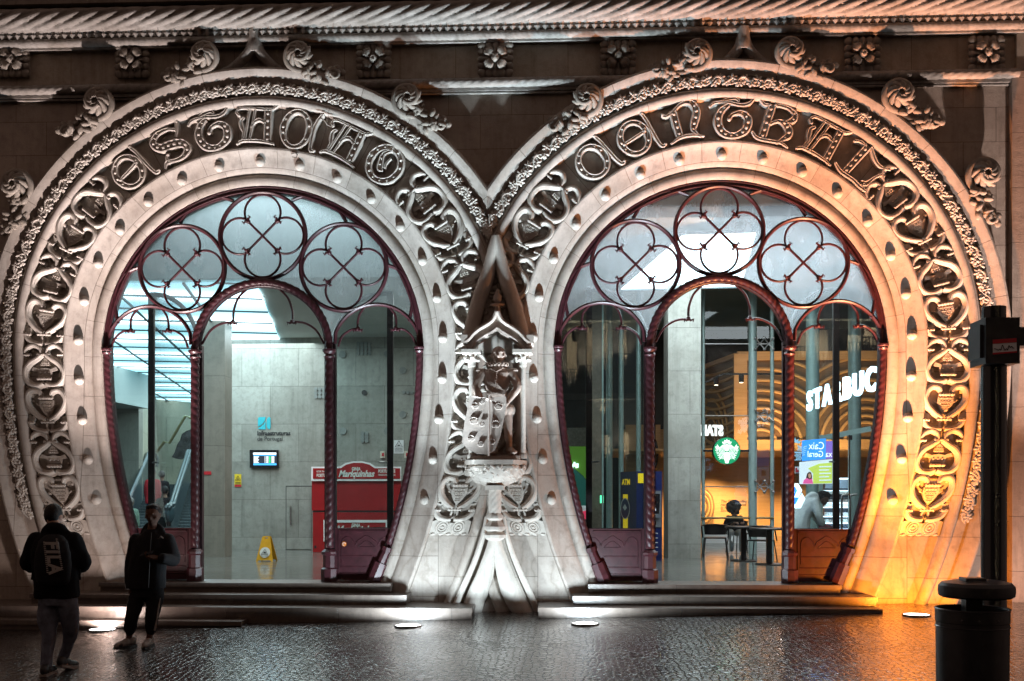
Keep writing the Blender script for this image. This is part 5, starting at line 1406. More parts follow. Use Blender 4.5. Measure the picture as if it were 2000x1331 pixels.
mb.bar((xc, YF - .05, zt_ - .03), (xl, yl - .05, zt_ - .03), .18, .1, up=(0, 0, 1)); mb.bar((xc, YF - .05, zb_), (xl, yl - .05, zb_), .16, .1, up=(0, 0, 1))
mb.build('frame', 'wood_light', wf_, (xc, YF, zb_), smooth=False)
k = P(1441, 800, YF).x - P(1440, 800, YF).x
for cx, cz in ((1485, 866), (1690, 866)):
    c = Wd(cx, cz)
    for R in (27, 41, 54, 69, 86, 104, 124, 146, 168):
        pts = []
        for i in range(31):
            t = pi * i / 30; x = c.x + R * k * cos(t) * (1.15 if cx < 1600 else 1.0); z = c.z + R * k * sin(t) * 1.0
            if x > xc + .2 and z < zt_ - .1 and x < xr and (x < P(1590, 800, YF).x) == (cx < 1600): pts.append(Vector((x, YF - .03, z)))
        run = []
        for p_ in pts + [None]:
            if p_ is None or (run and (p_ - run[-1]).length > 1.2):
                if len(run) > 2:
                    mb = MB(); mb.tube(run, 3.1 * k, 6, flat=.9); mb.build('arch_rib', 'wood_light', wf_, run[0], angle=60)
                run = []
            if p_ is not None: run.append(p_)
def Wb(t, z): return Vector((xc + (xl - xc) * t, YF + (yl - YF) * t - .06, z))
for j in range(9):
    z0 = zb_ + .15 + j * .21
    pts = [Wb(t / 14, z0 + (.55 * (t / 14) - .34 * sin(pi * t / 14)) * (1 - j * .08)) for t in range(15)]
    pts = [p_ for p_ in pts if p_.z < zt_ - .1]
    if len(pts) > 3: mb = MB(); mb.tube(pts, .045, 6); mb.build('arch_rib', 'wood_light', wf_, pts[0], angle=60)
for j in range(5):
    r_ = .25 + .16 * j; pts = [Wb(.55 + r_ * .42 * cos(pi * i / 14), zb_ + .12 + r_ * 1.5 * sin(pi * i / 14)) for i in range(15)]
    mb = MB(); mb.tube(pts, .035, 6); mb.build('arch_rib', 'wood_light', wf_, pts[0], angle=60)
# shop interior below
YI = 16.0
slabobj('shop_wall', 'wood_light', P(1210, 900, YI).x, P(1900, 900, YI).x, YI, YI + .2, ZT, 3.6, None, cafe)
slabobj('shop_ceiling', 'wood_light', P(1200, 900, YF).x, P(1850, 900, YF).x, YF + .12, YI, P(1440, 880, YF).z - .0, P(1440, 880, YF).z + .05, None, cafe)
for px, py in ((1483, 888), (1413, 903), (1374, 897)):
    pass
tr = tag(empty('track_spotlight', P(1415, 745, YF - 1.2)), 'black track with two cylindrical spotlights before the timber arches', 'track light')
yt = YF - 1.3
mb = MB(); mb.bar(P(1374, 749, yt), P(1412, 731, yt), .04); mb.bar(P(1412, 731, yt), P(1530, 731, yt), .04); mb.build('track', 'screen_black', tr, P(1415, 740, yt), smooth=False)
emit('warm_glow', (1, .85, .62), 9)
for px, py in ((1399, 746), (1448, 741)):
    mb = MB(); c = P(px, py, yt); mb.lathe([(.055, -.07), (.06, .09)], c, 14); sp = mb.build('spot_head', 'screen_black', tr, c)
    mb = MB(); mb.lathe([(.045, -.078), (.001, -.076)], c, 12); mb.build('bulb', 'warm_glow', sp, c, smooth=False)
# added, unseen lights that brighten the cafe timber and counter
ORL = (1.0, .62, .26)
for px, e_, y in ((1400, 75, 14.6), (1470, 50, 14.4), (1610, 60, 14.2), (1700, 60, 14.2), (1240, 50, 14.5)):
    c = P(px, 900, y); spot('cafe_fill', (c.x, y, 2.68), (c.x, y + 1.2, ZT), ORL, e_ * 13, 84, .9, .05)
for px, e_ in ((1470, 60), (1560, 50), (1660, 60)):
    c = P(px, 860, 9.3); spot('cafe_fill', (c.x, 9.4, ZT + 1.7), (c.x, YF, ZT + 3.6), ORL, e_ * 3.4, 120, .9, .1)
area('cafe_fill', (P(1560, 900, 8).x, 8.6, 5.6), (radians(10), 0, 0), (1, .84, .66), 55, 4, 1.5)
area('lobby_fill', (4.2, 3.2, 5.6), (0, 0, 0), (.85, .96, 1.0), 200, 4.5, 2.0)  # unseen fill lights added over the right lobby and near its glass
area('lobby_fill', (3.2, 1.0, 5.7), (radians(-14), 0, 0), (.88, .92, 1.0), 120, 4.5, .4)
area('shop_counter_fill', (P(1640, 900, 9).x, 9.2, 2.75), (0, 0, 0), (.9, .95, 1.0), 70, 2.5, .8)
# green and teal shop panels at far left
emit('lit_green', (.10, .26, .03), .5); emit('lit_teal', (.02, .12, .10), .5); emit('lit_white', (.8, .95, 1), 2.5); plain('pale_panel', (.30, .30, .26), .6)
gp = tag(empty('shop_panel', P(1120, 930, 9)), 'green and teal lit shop panel low behind the left glass of the right doorway', 'shop panel')
flat('upper_board', 'pale_panel', [(1080, 836), (1152, 836), (1152, 872), (1080, 872)], 9.0, gp); flat('green_face', 'lit_green', [(1080, 872.5), (1152, 872.5), (1152, 946), (1139, 930), (1118, 912), (1080, 912)], 9.0, gp)
flat('teal_face', 'lit_teal', [(1080, 912.5), (1117.5, 912.5), (1139, 931), (1152, 947), (1152, 1090), (1080, 1090)], 9.0, gp)
mb = MB(); rnd = random.Random(2)
for i in range(7):
    c = P(1117 + i * 2.0, 909 + rnd.uniform(-2, 2), 8.95); mb.box(c.x - .008, c.x + .008, 8.94, 8.96, c.z - .05, c.z + .05)
mb.build('lit_tubes', 'lit_white', gp, P(1120, 909, 8.95), smooth=False)
ad = tag(empty('advert_stand', P(1143, 1040, 6.5)), 'red and white advertising stand low behind the left glass of the right doorway', 'advert')
flat('board', 'sign_white', [(1134, 988), (1152, 988), (1152, 1075), (1134, 1075)], 6.5, ad, .05); emit('lit_red', (.6, .03, .08), .8); flat('red_field', 'lit_red', [(1135, 1000), (1151, 996), (1151, 1016), (1146, 1020), (1135, 1012)], 6.44, ad, .01)
flat('dark_figure', 'sign_black', [(1139, 1018), (1144, 1014), (1147, 1020), (1146, 1042), (1138, 1042)], 6.435, ad, .01)
emit('exit_green', (.1, .9, .4), 2.5)
ex_ = flat('exit_sign', 'exit_green', [(1172, 968), (1179, 968), (1179, 983), (1172, 983)], 7.2, None, .03); tag(ex_, 'tiny glowing green exit sign beside the thin glass edge', 'exit sign')
# cash machine
plain('atm_blue', (.012, .022, .10), .3, 0, 8, .15, 0); plain('atm_grey', (.20, .23, .26), .35, .4, 8, .1, 0); emit('atm_screen', (.75, .85, 1), 2.2); emit('atm_yellow_glow', (.85, .58, .01), .55)  # yellow paint given a glow of its own to brighten it
ya = 4.7; at_ = tag(empty('cash_machine', P(1250, 1092, ya)), 'dark blue cash machine lettered ATM in yellow, beside the twisted column', 'cash machine')
zA = P(1250, 921, ya).z; c0_ = P(1243, 1000, ya); c1_ = P(1293, 1000, ya); l0_ = P(1212, 1000, ya + .75)
mb = MB(); pts = [(c0_.x, ya), (c1_.x, ya), (c1_.x + .02, ya + .8), (l0_.x, ya + .8), (l0_.x, ya + .75)]
n = len(pts); mb.add([(x, y, z) for z in (ZT, zA) for x, y in pts], [tuple(range(n)), tuple(range(n, 2 * n))] + [(i, (i + 1) % n, n + (i + 1) % n, n + i) for i in range(n)])
mb.build('housing', 'atm_blue', at_, c0_, smooth=False)
def side(t, z): # point on the slanted left face
    a = Vector((l0_.x, ya + .75, 0)); b2_ = Vector((c0_.x, ya, 0)); q_ = a.lerp(b2_, t); nrm = Vector((-(b2_.y - a.y), (b2_.x - a.x), 0)).normalized(); 
    if nrm.y > 0: nrm = -nrm
    return Vector((q_.x, q_.y, z)) + nrm * .006
def on_side(name, mat, pts): mb = MB(); mb.add([side(*q_) for q_ in pts], [tuple(range(len(pts)))]); return mb.build(name, mat, at_, side(*pts[0]), smooth=False, recalc=False)
zz_ = lambda py: P(1228, py, ya + .4).z
vs, fs = text_mesh('ATM', .13, 0, .004, .8); mb = MB(); wv = max(v[0] for v in vs); mb.add([side(.12 + .5 * v[0] / wv, zz_(947) + v[2] * 1.15) + Vector((-.002, -.004, 0)) for v in vs], fs); mb.build('lettering', 'atm_yellow_glow', at_, side(.2, zz_(947)), smooth=False, recalc=False)
on_side('yellow_stripe', 'atm_yellow_glow', [(.18, zz_(966)), (.48, zz_(966)), (.48, zz_(1080)), (.18, zz_(1080))])
mb = MB(); cz_ = zz_(994); mb.add([side(.33 + .30 * cos(2 * pi * i / 28), cz_ + .20 * sin(2 * pi * i / 28)) + Vector((-.004, -.006, 0)) for i in range(28)], [tuple(range(28))]); mb.build('oval_badge', 'sign_white', at_, side(.3, cz_), smooth=False, recalc=False)
mb = MB(); mb.add([side(.33 + .26 * cos(2 * pi * i / 28), cz_ + .18 * sin(2 * pi * i / 28)) + Vector((-.007, -.010, 0)) for i in range(28)], [tuple(range(28))]); mb.build('oval_badge', 'atm_blue', at_, side(.3, cz_), smooth=False, recalc=False)
mb = MB()
mb.add([side(.33 + a, cz_ + b2_) + Vector((-.010, -.014, 0)) for a, b2_ in ((0, .09), (.13, .02), (0, -.04), (-.13, .02))], [(0, 1, 2, 3)]); mb.build('badge_mark', 'sign_white', at_, side(.3, cz_), smooth=False, recalc=False)
flat('yellow_patch', 'atm_yellow_glow', [(1246, 925), (1279, 925), (1279, 944), (1246, 944)], ya - .002, at_, .006)
pz = P(1272, 934, ya); text_obj('lettering', 'M', .09, (pz.x, ya - .012, pz.z), 'atm_blue', at_, bold=.003)
flat('facia', 'atm_grey', [(1257, 959), (1291, 959), (1291, 1030), (1257, 1030)], ya - .002, at_, .02)
flat('screen_recess', 'screen_black', [(1262, 965), (1289, 965), (1287, 1012), (1262, 1012)], ya - .023, at_, .004)
flat('screen', 'atm_screen', [(1264, 980), (1279, 980), (1281, 998), (1264, 998)], ya - .028, at_, .004)
flat('keypad', 'atm_grey', [(1262, 1004), (1286, 1004), (1289, 1012), (1262, 1012)], ya - .028, at_, .03)
flat('slot', 'screen_black', [(1262, 1018), (1281, 1018), (1281, 1025), (1262, 1025)], ya - .023, at_, .004)
flat('lower_front', 'atm_blue', [(1256, 1032), (1291, 1032), (1291, 1087), (1256, 1087)], ya - .002, at_, .008)
for i, (mat, py) in enumerate((('atm_grey', 1038), ('sign_red', 1047), ('sign_yellow', 1056), ('atm_yellow_glow', 1065), ('sign_white', 1074))):
    mb = MB(); c = P(1271.5, py, ya - .012); mb.disc((c.x, c.y, c.z), .022, 14, d=.003); mb.build('card_symbol', mat, at_, c, smooth=False)
    mb = MB(); q0 = P(1267, py + 3.6, ya - .012); q1 = P(1285, py + 4.8, ya - .012); mb.box(q0.x, q1.x, q0.y - .003, q0.y, q1.z, q0.z); mb.build('card_line', 'sign_white', at_, q0, smooth=False)
# glowing letters
emit('neon', (.62, .86, 1.0), 4)
gl = tag(empty('glowing_letters', P(1640, 770, 3)), 'large glowing blue-white letters starting STARBUC, running out behind the right frame', 'illuminated sign')
A = P(1577, 803, 5.2); zbase = A.z
s2 = (960 - 768) / (zbase - EYE); yy2 = FPX / s2 - CD; B = P(1697, 768, yy2)
dirv = Vector((B.x - A.x, B.y - A.y, 0)); Lg = dirv.length; dirv.normalize()
word = 'STARBUC'; adv = 0; tot_ = 0
for ch in 'STARBUC':
    vs, fs = text_mesh(ch, .50, .02, .012, .80); tot_ += max(v[0] for v in vs) - min(v[0] for v in vs) + .07
KX = Lg * 1.13 / tot_

for ch in word:
    vs, fs = text_mesh(ch, .50, .02, .012, .80 * KX); wch = max(v[0] for v in vs) - min(v[0] for v in vs); m0 = min(v[0] for v in vs)
    mb = MB(); mb.add([A + dirv * (adv + v[0] - m0) + Vector((0, 0, v[2])) + Vector((dirv.y, -dirv.x, 0)) * (-v[1]) for v in vs], fs)
    mb.build('letter', 'neon', gl, A + dirv * adv, smooth=False); adv += wch + .07 * KX
LETTER_SPAN = (adv, Lg)
emit('neon_soft', (.9, .92, .9), 1.3)
g2 = tag(empty('mirrored_letters', P(1390, 845, 7.6)), 'white letters STARB reading backwards above the green roundel', 'illuminated sign')
p0_ = P(1412, 851, 7.6)
text_obj('letter', 'STARB', .30, p0_, 'neon_soft', g2, mirror=True, bold=.012, xs=.72, rotz=radians(20), depth=.02)
# green roundel with crowned long-haired figure
emit('round_green', (.0, .20, .075), 1.1); emit('round_white', (.85, .9, .86), .9)
rd = tag(empty('round_sign', P(1419, 881, 6.6)), 'round green sign with white crowned long-haired emblem, hanging behind the glass', 'hanging sign')
yr = 6.7; c = P(1419.5, 881, yr); R = 26.2 * (P(1420, 881, yr).x - P(1419, 881, yr).x)
mb = MB(); mb.disc((c.x, yr + .17, c.z), R * 1.03, 40, d=.165); mb.build('drum', 'screen_black', rd, c, angle=30)
mb = MB(); mb.disc((c.x, yr, c.z), R, 40, d=.01); mb.build('face', 'round_green', rd, c, smooth=False)
mb = MB(); uu = R / 26.2; y9 = yr - .014
def RP(pts, d=.006): mb.prism([(c.x + a * uu, c.z + b2_ * uu) for a, b2_ in pts], y9 + .004, y9 - d + .004)
def RT(pts, w_): mb.tube([(c.x + a * uu, y9 - .004, c.z + b2_ * uu) for a, b2_ in pts], w_ * uu, 5)
RP([(0, 24), (1.5, 20), (5, 21.5), (5, 17.5), (9.5, 18), (7.5, 13.5), (0, 15), (-7.5, 13.5), (-9.5, 18), (-5, 17.5), (-5, 21.5), (-1.5, 20)])      # crown
RP([(5.2 * cos(t), 6 + 7 * sin(t)) for t in [2 * pi * i / 16 for i in range(16)]])                                          # face
for m in (1, -1):
    for j in range(4):
        x0 = 6.2 + j * 2.6
        RT([(m * (x0 * .55), 12.5 - j * .4), (m * x0, 9 - j), (m * (x0 + .8), 4 - j), (m * (x0 - .8), -1 - j), (m * (x0 + .6), -6 - j), (m * (x0 - 1), -11 - j * .6), (m * (x0 - 2 * .6), -17 + j * .6)], .72)
    RP([(m * 14, 6), (m * 19, 13), (m * 20, 8), (m * 23, 9), (m * 21, 3), (m * 17, 2)])
    for j in range(6): RT([(m * (16.5 - j * .8), 0 - j * 3.1), (m * (23 - j * 1.5), 1.5 - j * 3.6)], .7)
RP([(-4.5, -3), (4.5, -3), (6.5, -10), (3, -24.5), (-3, -24.5), (-6.5, -10)])
mb.build('emblem', 'round_white', rd, c, smooth=False)
mb = MB()
for a, b2_, l_ in ((-2, 8, 1.6), (2, 8, 1.6)): mb.tube([(c.x + (a - l_ * .7) * uu, y9 - .006, c.z + b2_ * uu), (c.x + (a + l_ * .7) * uu, y9 - .006, c.z + b2_ * uu)], .35 * uu, 5)
mb.tube([(c.x - 1.2 * uu, y9 - .006, c.z + 2.2 * uu), (c.x + 1.2 * uu, y9 - .006, c.z + 2.2 * uu)], .4 * uu, 5); mb.build('emblem_face', 'round_green', rd, c, smooth=False)
mb = MB(); mb.bar(P(1373, 881, yr + .1), P(1463, 881, yr + .1), .04); mb.build('bracket', 'screen_black', rd, c, smooth=False)
# cafe text on wall + round wooden mural
plain('brown_ink', (.06, .03, .015), .6)
yw_ = YI - .01; tx = tag(empty('wall_text', P(1407, 990, yw_)), 'faint dark lines of handwriting on the orange-lit timber wall of the cafe', 'wall lettering')
for i, (t_, py) in enumerate((('The finest coffee beans', 982), ('recipe, ing... and', 988.5), ('in here... Italy', 994.5), ('Since then', 1000))):
    pz = P(1407, py, yw_); text_obj('lettering', t_, .11, pz, 'brown_ink', tx, shear=.3, bold=.001)
mr = tag(empty('timber_mural', P(1372, 985, YI - .3)), 'round mural of nested timber rings on the cafe wall beside the pillar', 'mural')
c = P(1372, 990, YI - .3); kk = P(1373, 990, YI - .3).x - c.x
for j, R_ in enumerate((36, 31, 26, 21, 15, 9)):
    mb = MB(); mb.tube([(c.x + R_ * kk * .6 * cos(2 * pi * i / 40), c.y - .02 * j, c.z + R_ * kk * sin(2 * pi * i / 40)) for i in range(40)], 1.9 * kk, 6, closed=True); mb.build('ring', 'wood_light' if j % 2 else 'wood_dark', mr, c)
dn = MB(); c = P(1274, 889, 13); 
dn.tube([(c.x + .13 * cos(2 * pi * i / 24), 13, c.z + .45 * sin(2 * pi * i / 24)) for i in range(24)], .03, 6, closed=True); tag(dn.build('oval_mirror', 'screen_black', None, c), 'dark oval mirror on the orange wall just right of the twisted column', 'mirror')
slabobj('orange_wall', 'wood_light', P(1222, 900, 13.3).x, P(1290, 900, 13.3).x, 13.3, 13.5, ZT, P(1250, 830, 13.3).z, None, cafe)
# tables and chairs
plain('chair_black', (.015, .013, .013), .35)
def mk_table(p, w_, label):
    t = tag(empty('cafe_table', p), label, 'table', 'cafe tables')
    mb = MB(); mb.lathe([(w_ - .01, .735), (w_, .745), (w_, .765), (w_ - .01, .775)], p, 28); mb.build('table_top', 'chair_black', t, p)
    mb = MB(); mb.box(p.x - .055, p.x + .055, p.y - .055, p.y + .055, p.z + .02, p.z + .735); mb.build('leg', 'chair_black', t, p, smooth=False)
    mb = MB(); mb.lathe([(.30, 0), (.30, .015), (.28, .022)], p, 20); mb.build('base', 'chair_black', t, p); t.scale = (.8, .8, .82); return t
mk_table(HC(1452, 1096, ZT), .42, 'round black cafe table in front of the seated person'); mk_table(HC(1502, 1103, ZT), .42, 'round black cafe table half hidden by the right door post')
def mk_chair(p, rz, label):
    t = tag(empty('cafe_chair', p), label, 'chair', 'cafe chairs')
    mb = MB()
    def Rr(x, y, z): return Vector((p.x + x * cos(rz) - y * sin(rz), p.y + x * sin(rz) + y * cos(rz), p.z + z))
    pts = [(-.22, -.2), (.22, -.2), (.24, .2), (-.24, .2)]
    mb.add([Rr(x, y, z) for z in (.43, .455) for x, y in pts], [(0, 1, 2, 3), (4, 5, 6, 7), (0, 1, 5, 4), (1, 2, 6, 5), (2, 3, 7, 6), (3, 0, 4, 7)]); mb.build('seat', 'chair_black', t, Rr(0, 0, .43), smooth=False)
    for x, y in pts:
        mb = MB(); mb.tube([Rr(x * 1.18, y * 1.25, 0), Rr(x * .95, y * .95, .44)], .013, 6); mb.build('leg', 'chair_black', t, Rr(x, y, 0))
    mb = MB(); arc_ = [Rr(.29 * cos(a), .05 + .24 * sin(a), .70 + .05 * sin(a)) for a in [pi * i / 12 for i in range(13)]]
    mb.tube([Rr(.27, -.18, .44)] + arc_ + [Rr(-.27, -.18, .44)], .015, 6); mb.build('arm_rail', 'chair_black', t, Rr(0, .2, .7))
    mb = MB(); up_ = [Rr(.27 * cos(a), .05 + .22 * sin(a), .70 + .05 * sin(a)) for a in [pi * (.15 + .7 * i / 10) for i in range(11)]]; lo_ = [Rr(.25 * cos(a), .04 + .18 * sin(a), .52) for a in [pi * (.15 + .7 * i / 10) for i in range(11)]]
    mb.add(up_ + lo_, [(i, i + 1, 12 + i, 11 + i) for i in range(10)]); mb.build('backrest', 'chair_black', t, Rr(0, .2, .6), recalc=False); t.scale = (.88, .88, .86); return t
mk_chair(HC(1397, 1090, ZT), pi * .95, 'black open-frame chair left of the front round table, near the stone pillar')
mk_chair(HC(1487, 1097, ZT), pi * .85, 'black open-frame chair between the two round tables')
pr_ = HC(1430, 1080, ZT); mk_chair(pr_ + Vector((.25, .35, 0)), pi * .1, 'black chair under the seated curly-haired person')
rl = tag(empty('cafe_rail', P(1440, 1014, YG)), 'thin pale rail on the glass front at table height', 'rail'); mb = MB(); mb.tube([P(1369, 1012, YG - .05), P(1512, 1012, YG - .05)], .02, 6); mb.build('rail_bar', 'brass_rail', rl, P(1440, 1012, YG))
mb = MB(); mb.box(P(1376, 1, 11.6).x, P(1510, 1, 11.6).x, 11.5, 12.0, ZT, ZT + .42); tag(mb.build('bench', 'sign_white', None, P(1440, 1080, 11.5), smooth=False), 'low pale bench along the cafe wall behind the tables', 'bench')
# counter fridge on the right
fr_ = tag(empty('display_fridge', P(1640, 1040, 9)), 'lit open display fridge with shelves of packages behind the white-coated person', 'fridge')
emit('shelf_light', (.75, .88, 1), 3.0); plain('fridge_black', (.02, .025, .035), .3); plain('package_mix', (.35, .3, .27), .5, 0, 30, .8, 0)
yf = 7.4
def FB(a, b_, c_, d_, mat, name, y0=yf, dep=.5): q0 = P(a, b_, y0); q1 = P(c_, d_, y0); mb = MB(); mb.box(q0.x, q1.x, y0, y0 + dep, q1.z, q0.z); return mb.build(name, mat, fr_, q0, smooth=False)
FB(1610, 935, 1675, 1080, 'fridge_black', 'cabinet', yf + .35, .3); FB(1612, 934, 1665, 936.5, 'shelf_light', 'strip_light'); FB(1612, 938, 1665, 954, 'atm_grey', 'header_panel', yf + .3, .04)
for i, py in enumerate((958, 971, 982, 991, 1009, 1022, 1034)):
    FB(1611, py, 1668, py + 1.6, 'shelf_light' if i != 1 else 'atm_grey', 'shelf', yf + .05, .3)
rnd = random.Random(8)
for py in (964, 980, 989, 1006, 1020):
    for k_ in range(6):
        x0 = 1613 + k_ * 9; FB(x0, py - 5 + rnd.uniform(-1, 1), x0 + 6, py + 1.6, ('sign_white', 'package_mix', 'cream_letter')[rnd.randrange(3)], 'package', yf + .12, .12)
tb_ = tag(empty('queue_rail', P(1655, 1040, 6.2)), 'curved chrome queue rail before the display fridge', 'rail')
for px in (1644, 1660):
    mb = MB(); mb.tube([P(px, 1060, 6.2), P(px, 974, 6.2)] + [P(px + 3 - 3 * cos(a), 972 - 5 * sin(a), 6.2) for a in (.5, 1.0, 1.57)] + [P(px + 14, 966, 6.2)], .022, 8); mb.build('rail_bar', 'steel_ring', tb_, P(px, 1000, 6.2))
# hexagon emblem, advert and banner reflections, built as glowing panels behind the glass
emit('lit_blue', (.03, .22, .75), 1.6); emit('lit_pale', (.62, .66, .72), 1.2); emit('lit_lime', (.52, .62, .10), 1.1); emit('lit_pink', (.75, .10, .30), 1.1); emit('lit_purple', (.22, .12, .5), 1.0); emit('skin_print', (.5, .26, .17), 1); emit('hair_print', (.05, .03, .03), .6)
ye = 4.2
hx = tag(empty('hexagon_reflection', P(1552, 975, ye)), 'reflected blue and white interlaced hexagon, built as a glowing panel low behind the right glass', 'illuminated sign')
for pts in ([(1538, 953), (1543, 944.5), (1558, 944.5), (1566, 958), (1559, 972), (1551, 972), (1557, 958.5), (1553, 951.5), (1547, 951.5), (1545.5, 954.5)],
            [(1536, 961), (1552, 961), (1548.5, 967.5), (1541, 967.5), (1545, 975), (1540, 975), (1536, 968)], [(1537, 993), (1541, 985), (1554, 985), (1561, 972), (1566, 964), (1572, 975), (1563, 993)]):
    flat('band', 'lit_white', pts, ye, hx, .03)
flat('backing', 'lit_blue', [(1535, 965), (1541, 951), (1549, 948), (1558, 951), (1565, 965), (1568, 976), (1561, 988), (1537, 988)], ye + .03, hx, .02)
adv_ = tag(empty('advert_reflection', P(1592, 922, ye + .3)), 'reflected advert with a smiling person in pink on pale and lime ground, built as a glowing panel', 'advert screen')
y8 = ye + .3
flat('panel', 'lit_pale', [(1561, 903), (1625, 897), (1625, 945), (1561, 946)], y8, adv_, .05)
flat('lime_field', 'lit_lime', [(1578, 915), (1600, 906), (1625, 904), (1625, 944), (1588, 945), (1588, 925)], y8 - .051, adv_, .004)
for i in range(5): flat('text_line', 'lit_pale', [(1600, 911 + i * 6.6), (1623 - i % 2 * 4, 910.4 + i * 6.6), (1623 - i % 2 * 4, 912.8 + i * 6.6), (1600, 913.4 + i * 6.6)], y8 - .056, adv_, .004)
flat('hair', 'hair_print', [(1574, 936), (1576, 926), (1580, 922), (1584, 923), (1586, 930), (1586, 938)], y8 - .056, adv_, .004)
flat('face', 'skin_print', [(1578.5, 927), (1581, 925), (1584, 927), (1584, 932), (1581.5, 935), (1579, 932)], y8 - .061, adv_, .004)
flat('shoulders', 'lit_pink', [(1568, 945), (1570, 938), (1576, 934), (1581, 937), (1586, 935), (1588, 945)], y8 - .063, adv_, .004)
bn = tag(empty('banner_reflection', P(1590, 880, ye + .5)), 'reflected blue and violet banner with thin mirrored lettering, built as a glowing panel above the advert', 'illuminated sign'); y7 = ye + .5
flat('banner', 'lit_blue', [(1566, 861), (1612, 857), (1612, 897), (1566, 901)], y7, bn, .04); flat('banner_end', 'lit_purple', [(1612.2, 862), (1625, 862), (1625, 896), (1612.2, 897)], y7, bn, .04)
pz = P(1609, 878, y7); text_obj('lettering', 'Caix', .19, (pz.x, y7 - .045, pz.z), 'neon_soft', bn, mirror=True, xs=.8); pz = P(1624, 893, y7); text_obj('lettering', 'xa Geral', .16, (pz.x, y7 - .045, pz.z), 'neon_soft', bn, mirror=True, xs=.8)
em = tag(empty('window_emblem', P(1552, 881, 2.0)), 'pale blue crowned figure emblem on the glass right of the twisted column', 'window emblem')
emit('lit_iceblue', (.35, .62, .85), .9); mb = MB(); y9 = 2.0; c = P(1553, 880, y9); uu = (P(1554, 880, y9).x - c.x) * .95
for k in range(len([0])):
    RP([(0, 27), (2, 21), (7, 24), (6, 19), (12, 20), (9, 14), (0, 16), (-9, 14), (-12, 20), (-6, 19), (-7, 24), (-2, 21)]); RP([(-16, -3), (16, -3), (14, -6), (-14, -6)])
    for m_ in (1, -1):
        for j in range(4): RT([(m_ * (5 + j * 2.6), 11 - j), (m_ * (7 + j * 2.4), 5 - j), (m_ * (5 + j * 2.6), -1)], .8); RT([(m_ * (3 + j * 3), -7), (m_ * (1 + j * 3), -11), (m_ * (4 + j * 3), -16), (m_ * (1 + j * 3), -21)], .9)
        for j in range(5): RT([(m_ * (17 - j * .5), 6 - j * 4), (m_ * (24 - j), 9 - j * 4.6)], .9)
mb.build('emblem', 'lit_iceblue', em, c, smooth=False)
frs = tag(empty('call_box', P(1556, 920, 5.4)), 'small red and white hydrant plate above the reflected hexagon', 'call box'); flat('plate', 'sign_white', [(1552, 912), (1561, 912), (1561, 925), (1552, 925)], 5.4, frs, .02); flat('symbol', 'sign_red', [(1553.5, 914), (1557, 914), (1557, 918), (1560, 918), (1560, 923), (1553.5, 923)], 5.375, frs, .01)
dl = tag(empty('glass_door_frame', P(1660, 870, 5.6)), 'pale grey frame of a glass shop door behind the right glass', 'door frame'); mb = MB()
mb.bar(P(1600, 857, 5.6), P(1700, 838, 5.6), .10, .08); mb.bar(P(1603, 850, 5.6), P(1603, 1075, 5.6), .07, .07); mb.build('frame', 'teal_metal', dl, P(1650, 850, 5.6), smooth=False)
mb = MB(); mb.bar(P(1659, 850, 5.5), P(1659, 975, 5.5), .02); mb.box(P(1655, 1, 5.5).x, P(1662, 1, 5.5).x, 5.4, 5.5, P(1655, 860, 5.5).z, P(1655, 851, 5.5).z); mb.build('closer', 'screen_black', dl, P(1659, 850, 5.5), smooth=False)
# ================================================================= people, statue, litter bin and post
def remeshed(mb, voxel, smooth_it=4):
    """fuse overlapping closed volumes into one continuous surface"""
    me = bpy.data.meshes.new("tmp"); me.from_pydata([tuple(v) for v in mb.v], [], mb.f); me.update()
    o = bpy.data.objects.new("tmp", me); COL.objects.link(o)
    md = o.modifiers.new("r", 'REMESH'); md.mode = 'VOXEL'; md.voxel_size = voxel
    ms = o.modifiers.new("s", 'SMOOTH'); ms.iterations = smooth_it; ms.factor = .5
    dg = bpy.context.evaluated_depsgraph_get(); m2 = bpy.data.meshes.new_from_object(o.evaluated_get(dg))
    out = MB(); out.v = [tuple(v.co) for v in m2.vertices]; out.f = [tuple(p.vertices) for p in m2.polygons]
    bpy.data.objects.remove(o); bpy.data.meshes.remove(me); bpy.data.meshes.remove(m2)
    return out
def limb(mb, pts, rs, n=12, flat=1.0, ref=(0, 1, 0)):
    q = catmull([(*p, r) for p, r in zip(pts, rs)], 5)
    mb.tube([x[:3] for x in q], [x[3] for x in q], n, flat=flat, ref=ref)
    mb.sphere(q[0][:3], q[0][3], 12, 8); mb.sphere(q[-1][:3], q[-1][3], 12, 8)
def torso(mb, secs, n=22):
    """secs: (centre, rx, ry) stacked ellipses, rounded box section"""
    vs = []; L = len(secs)
    for c, rx, ry in secs:
        for k in range(n):
            t = 2 * pi * k / n; cc, ss = cos(t), sin(t); e = .82
            vs.append((c[0] + rx * math.copysign(abs(cc) ** e, cc), c[1] + ry * math.copysign(abs(ss) ** e, ss), c[2]))
    fs = [(i * n + k, i * n + (k + 1) % n, (i + 1) * n + (k + 1) % n, (i + 1) * n + k) for i in range(L - 1) for k in range(n)]
    mb.add(vs, fs + [tuple(range(n)), tuple((L - 1) * n + k for k in range(n))])
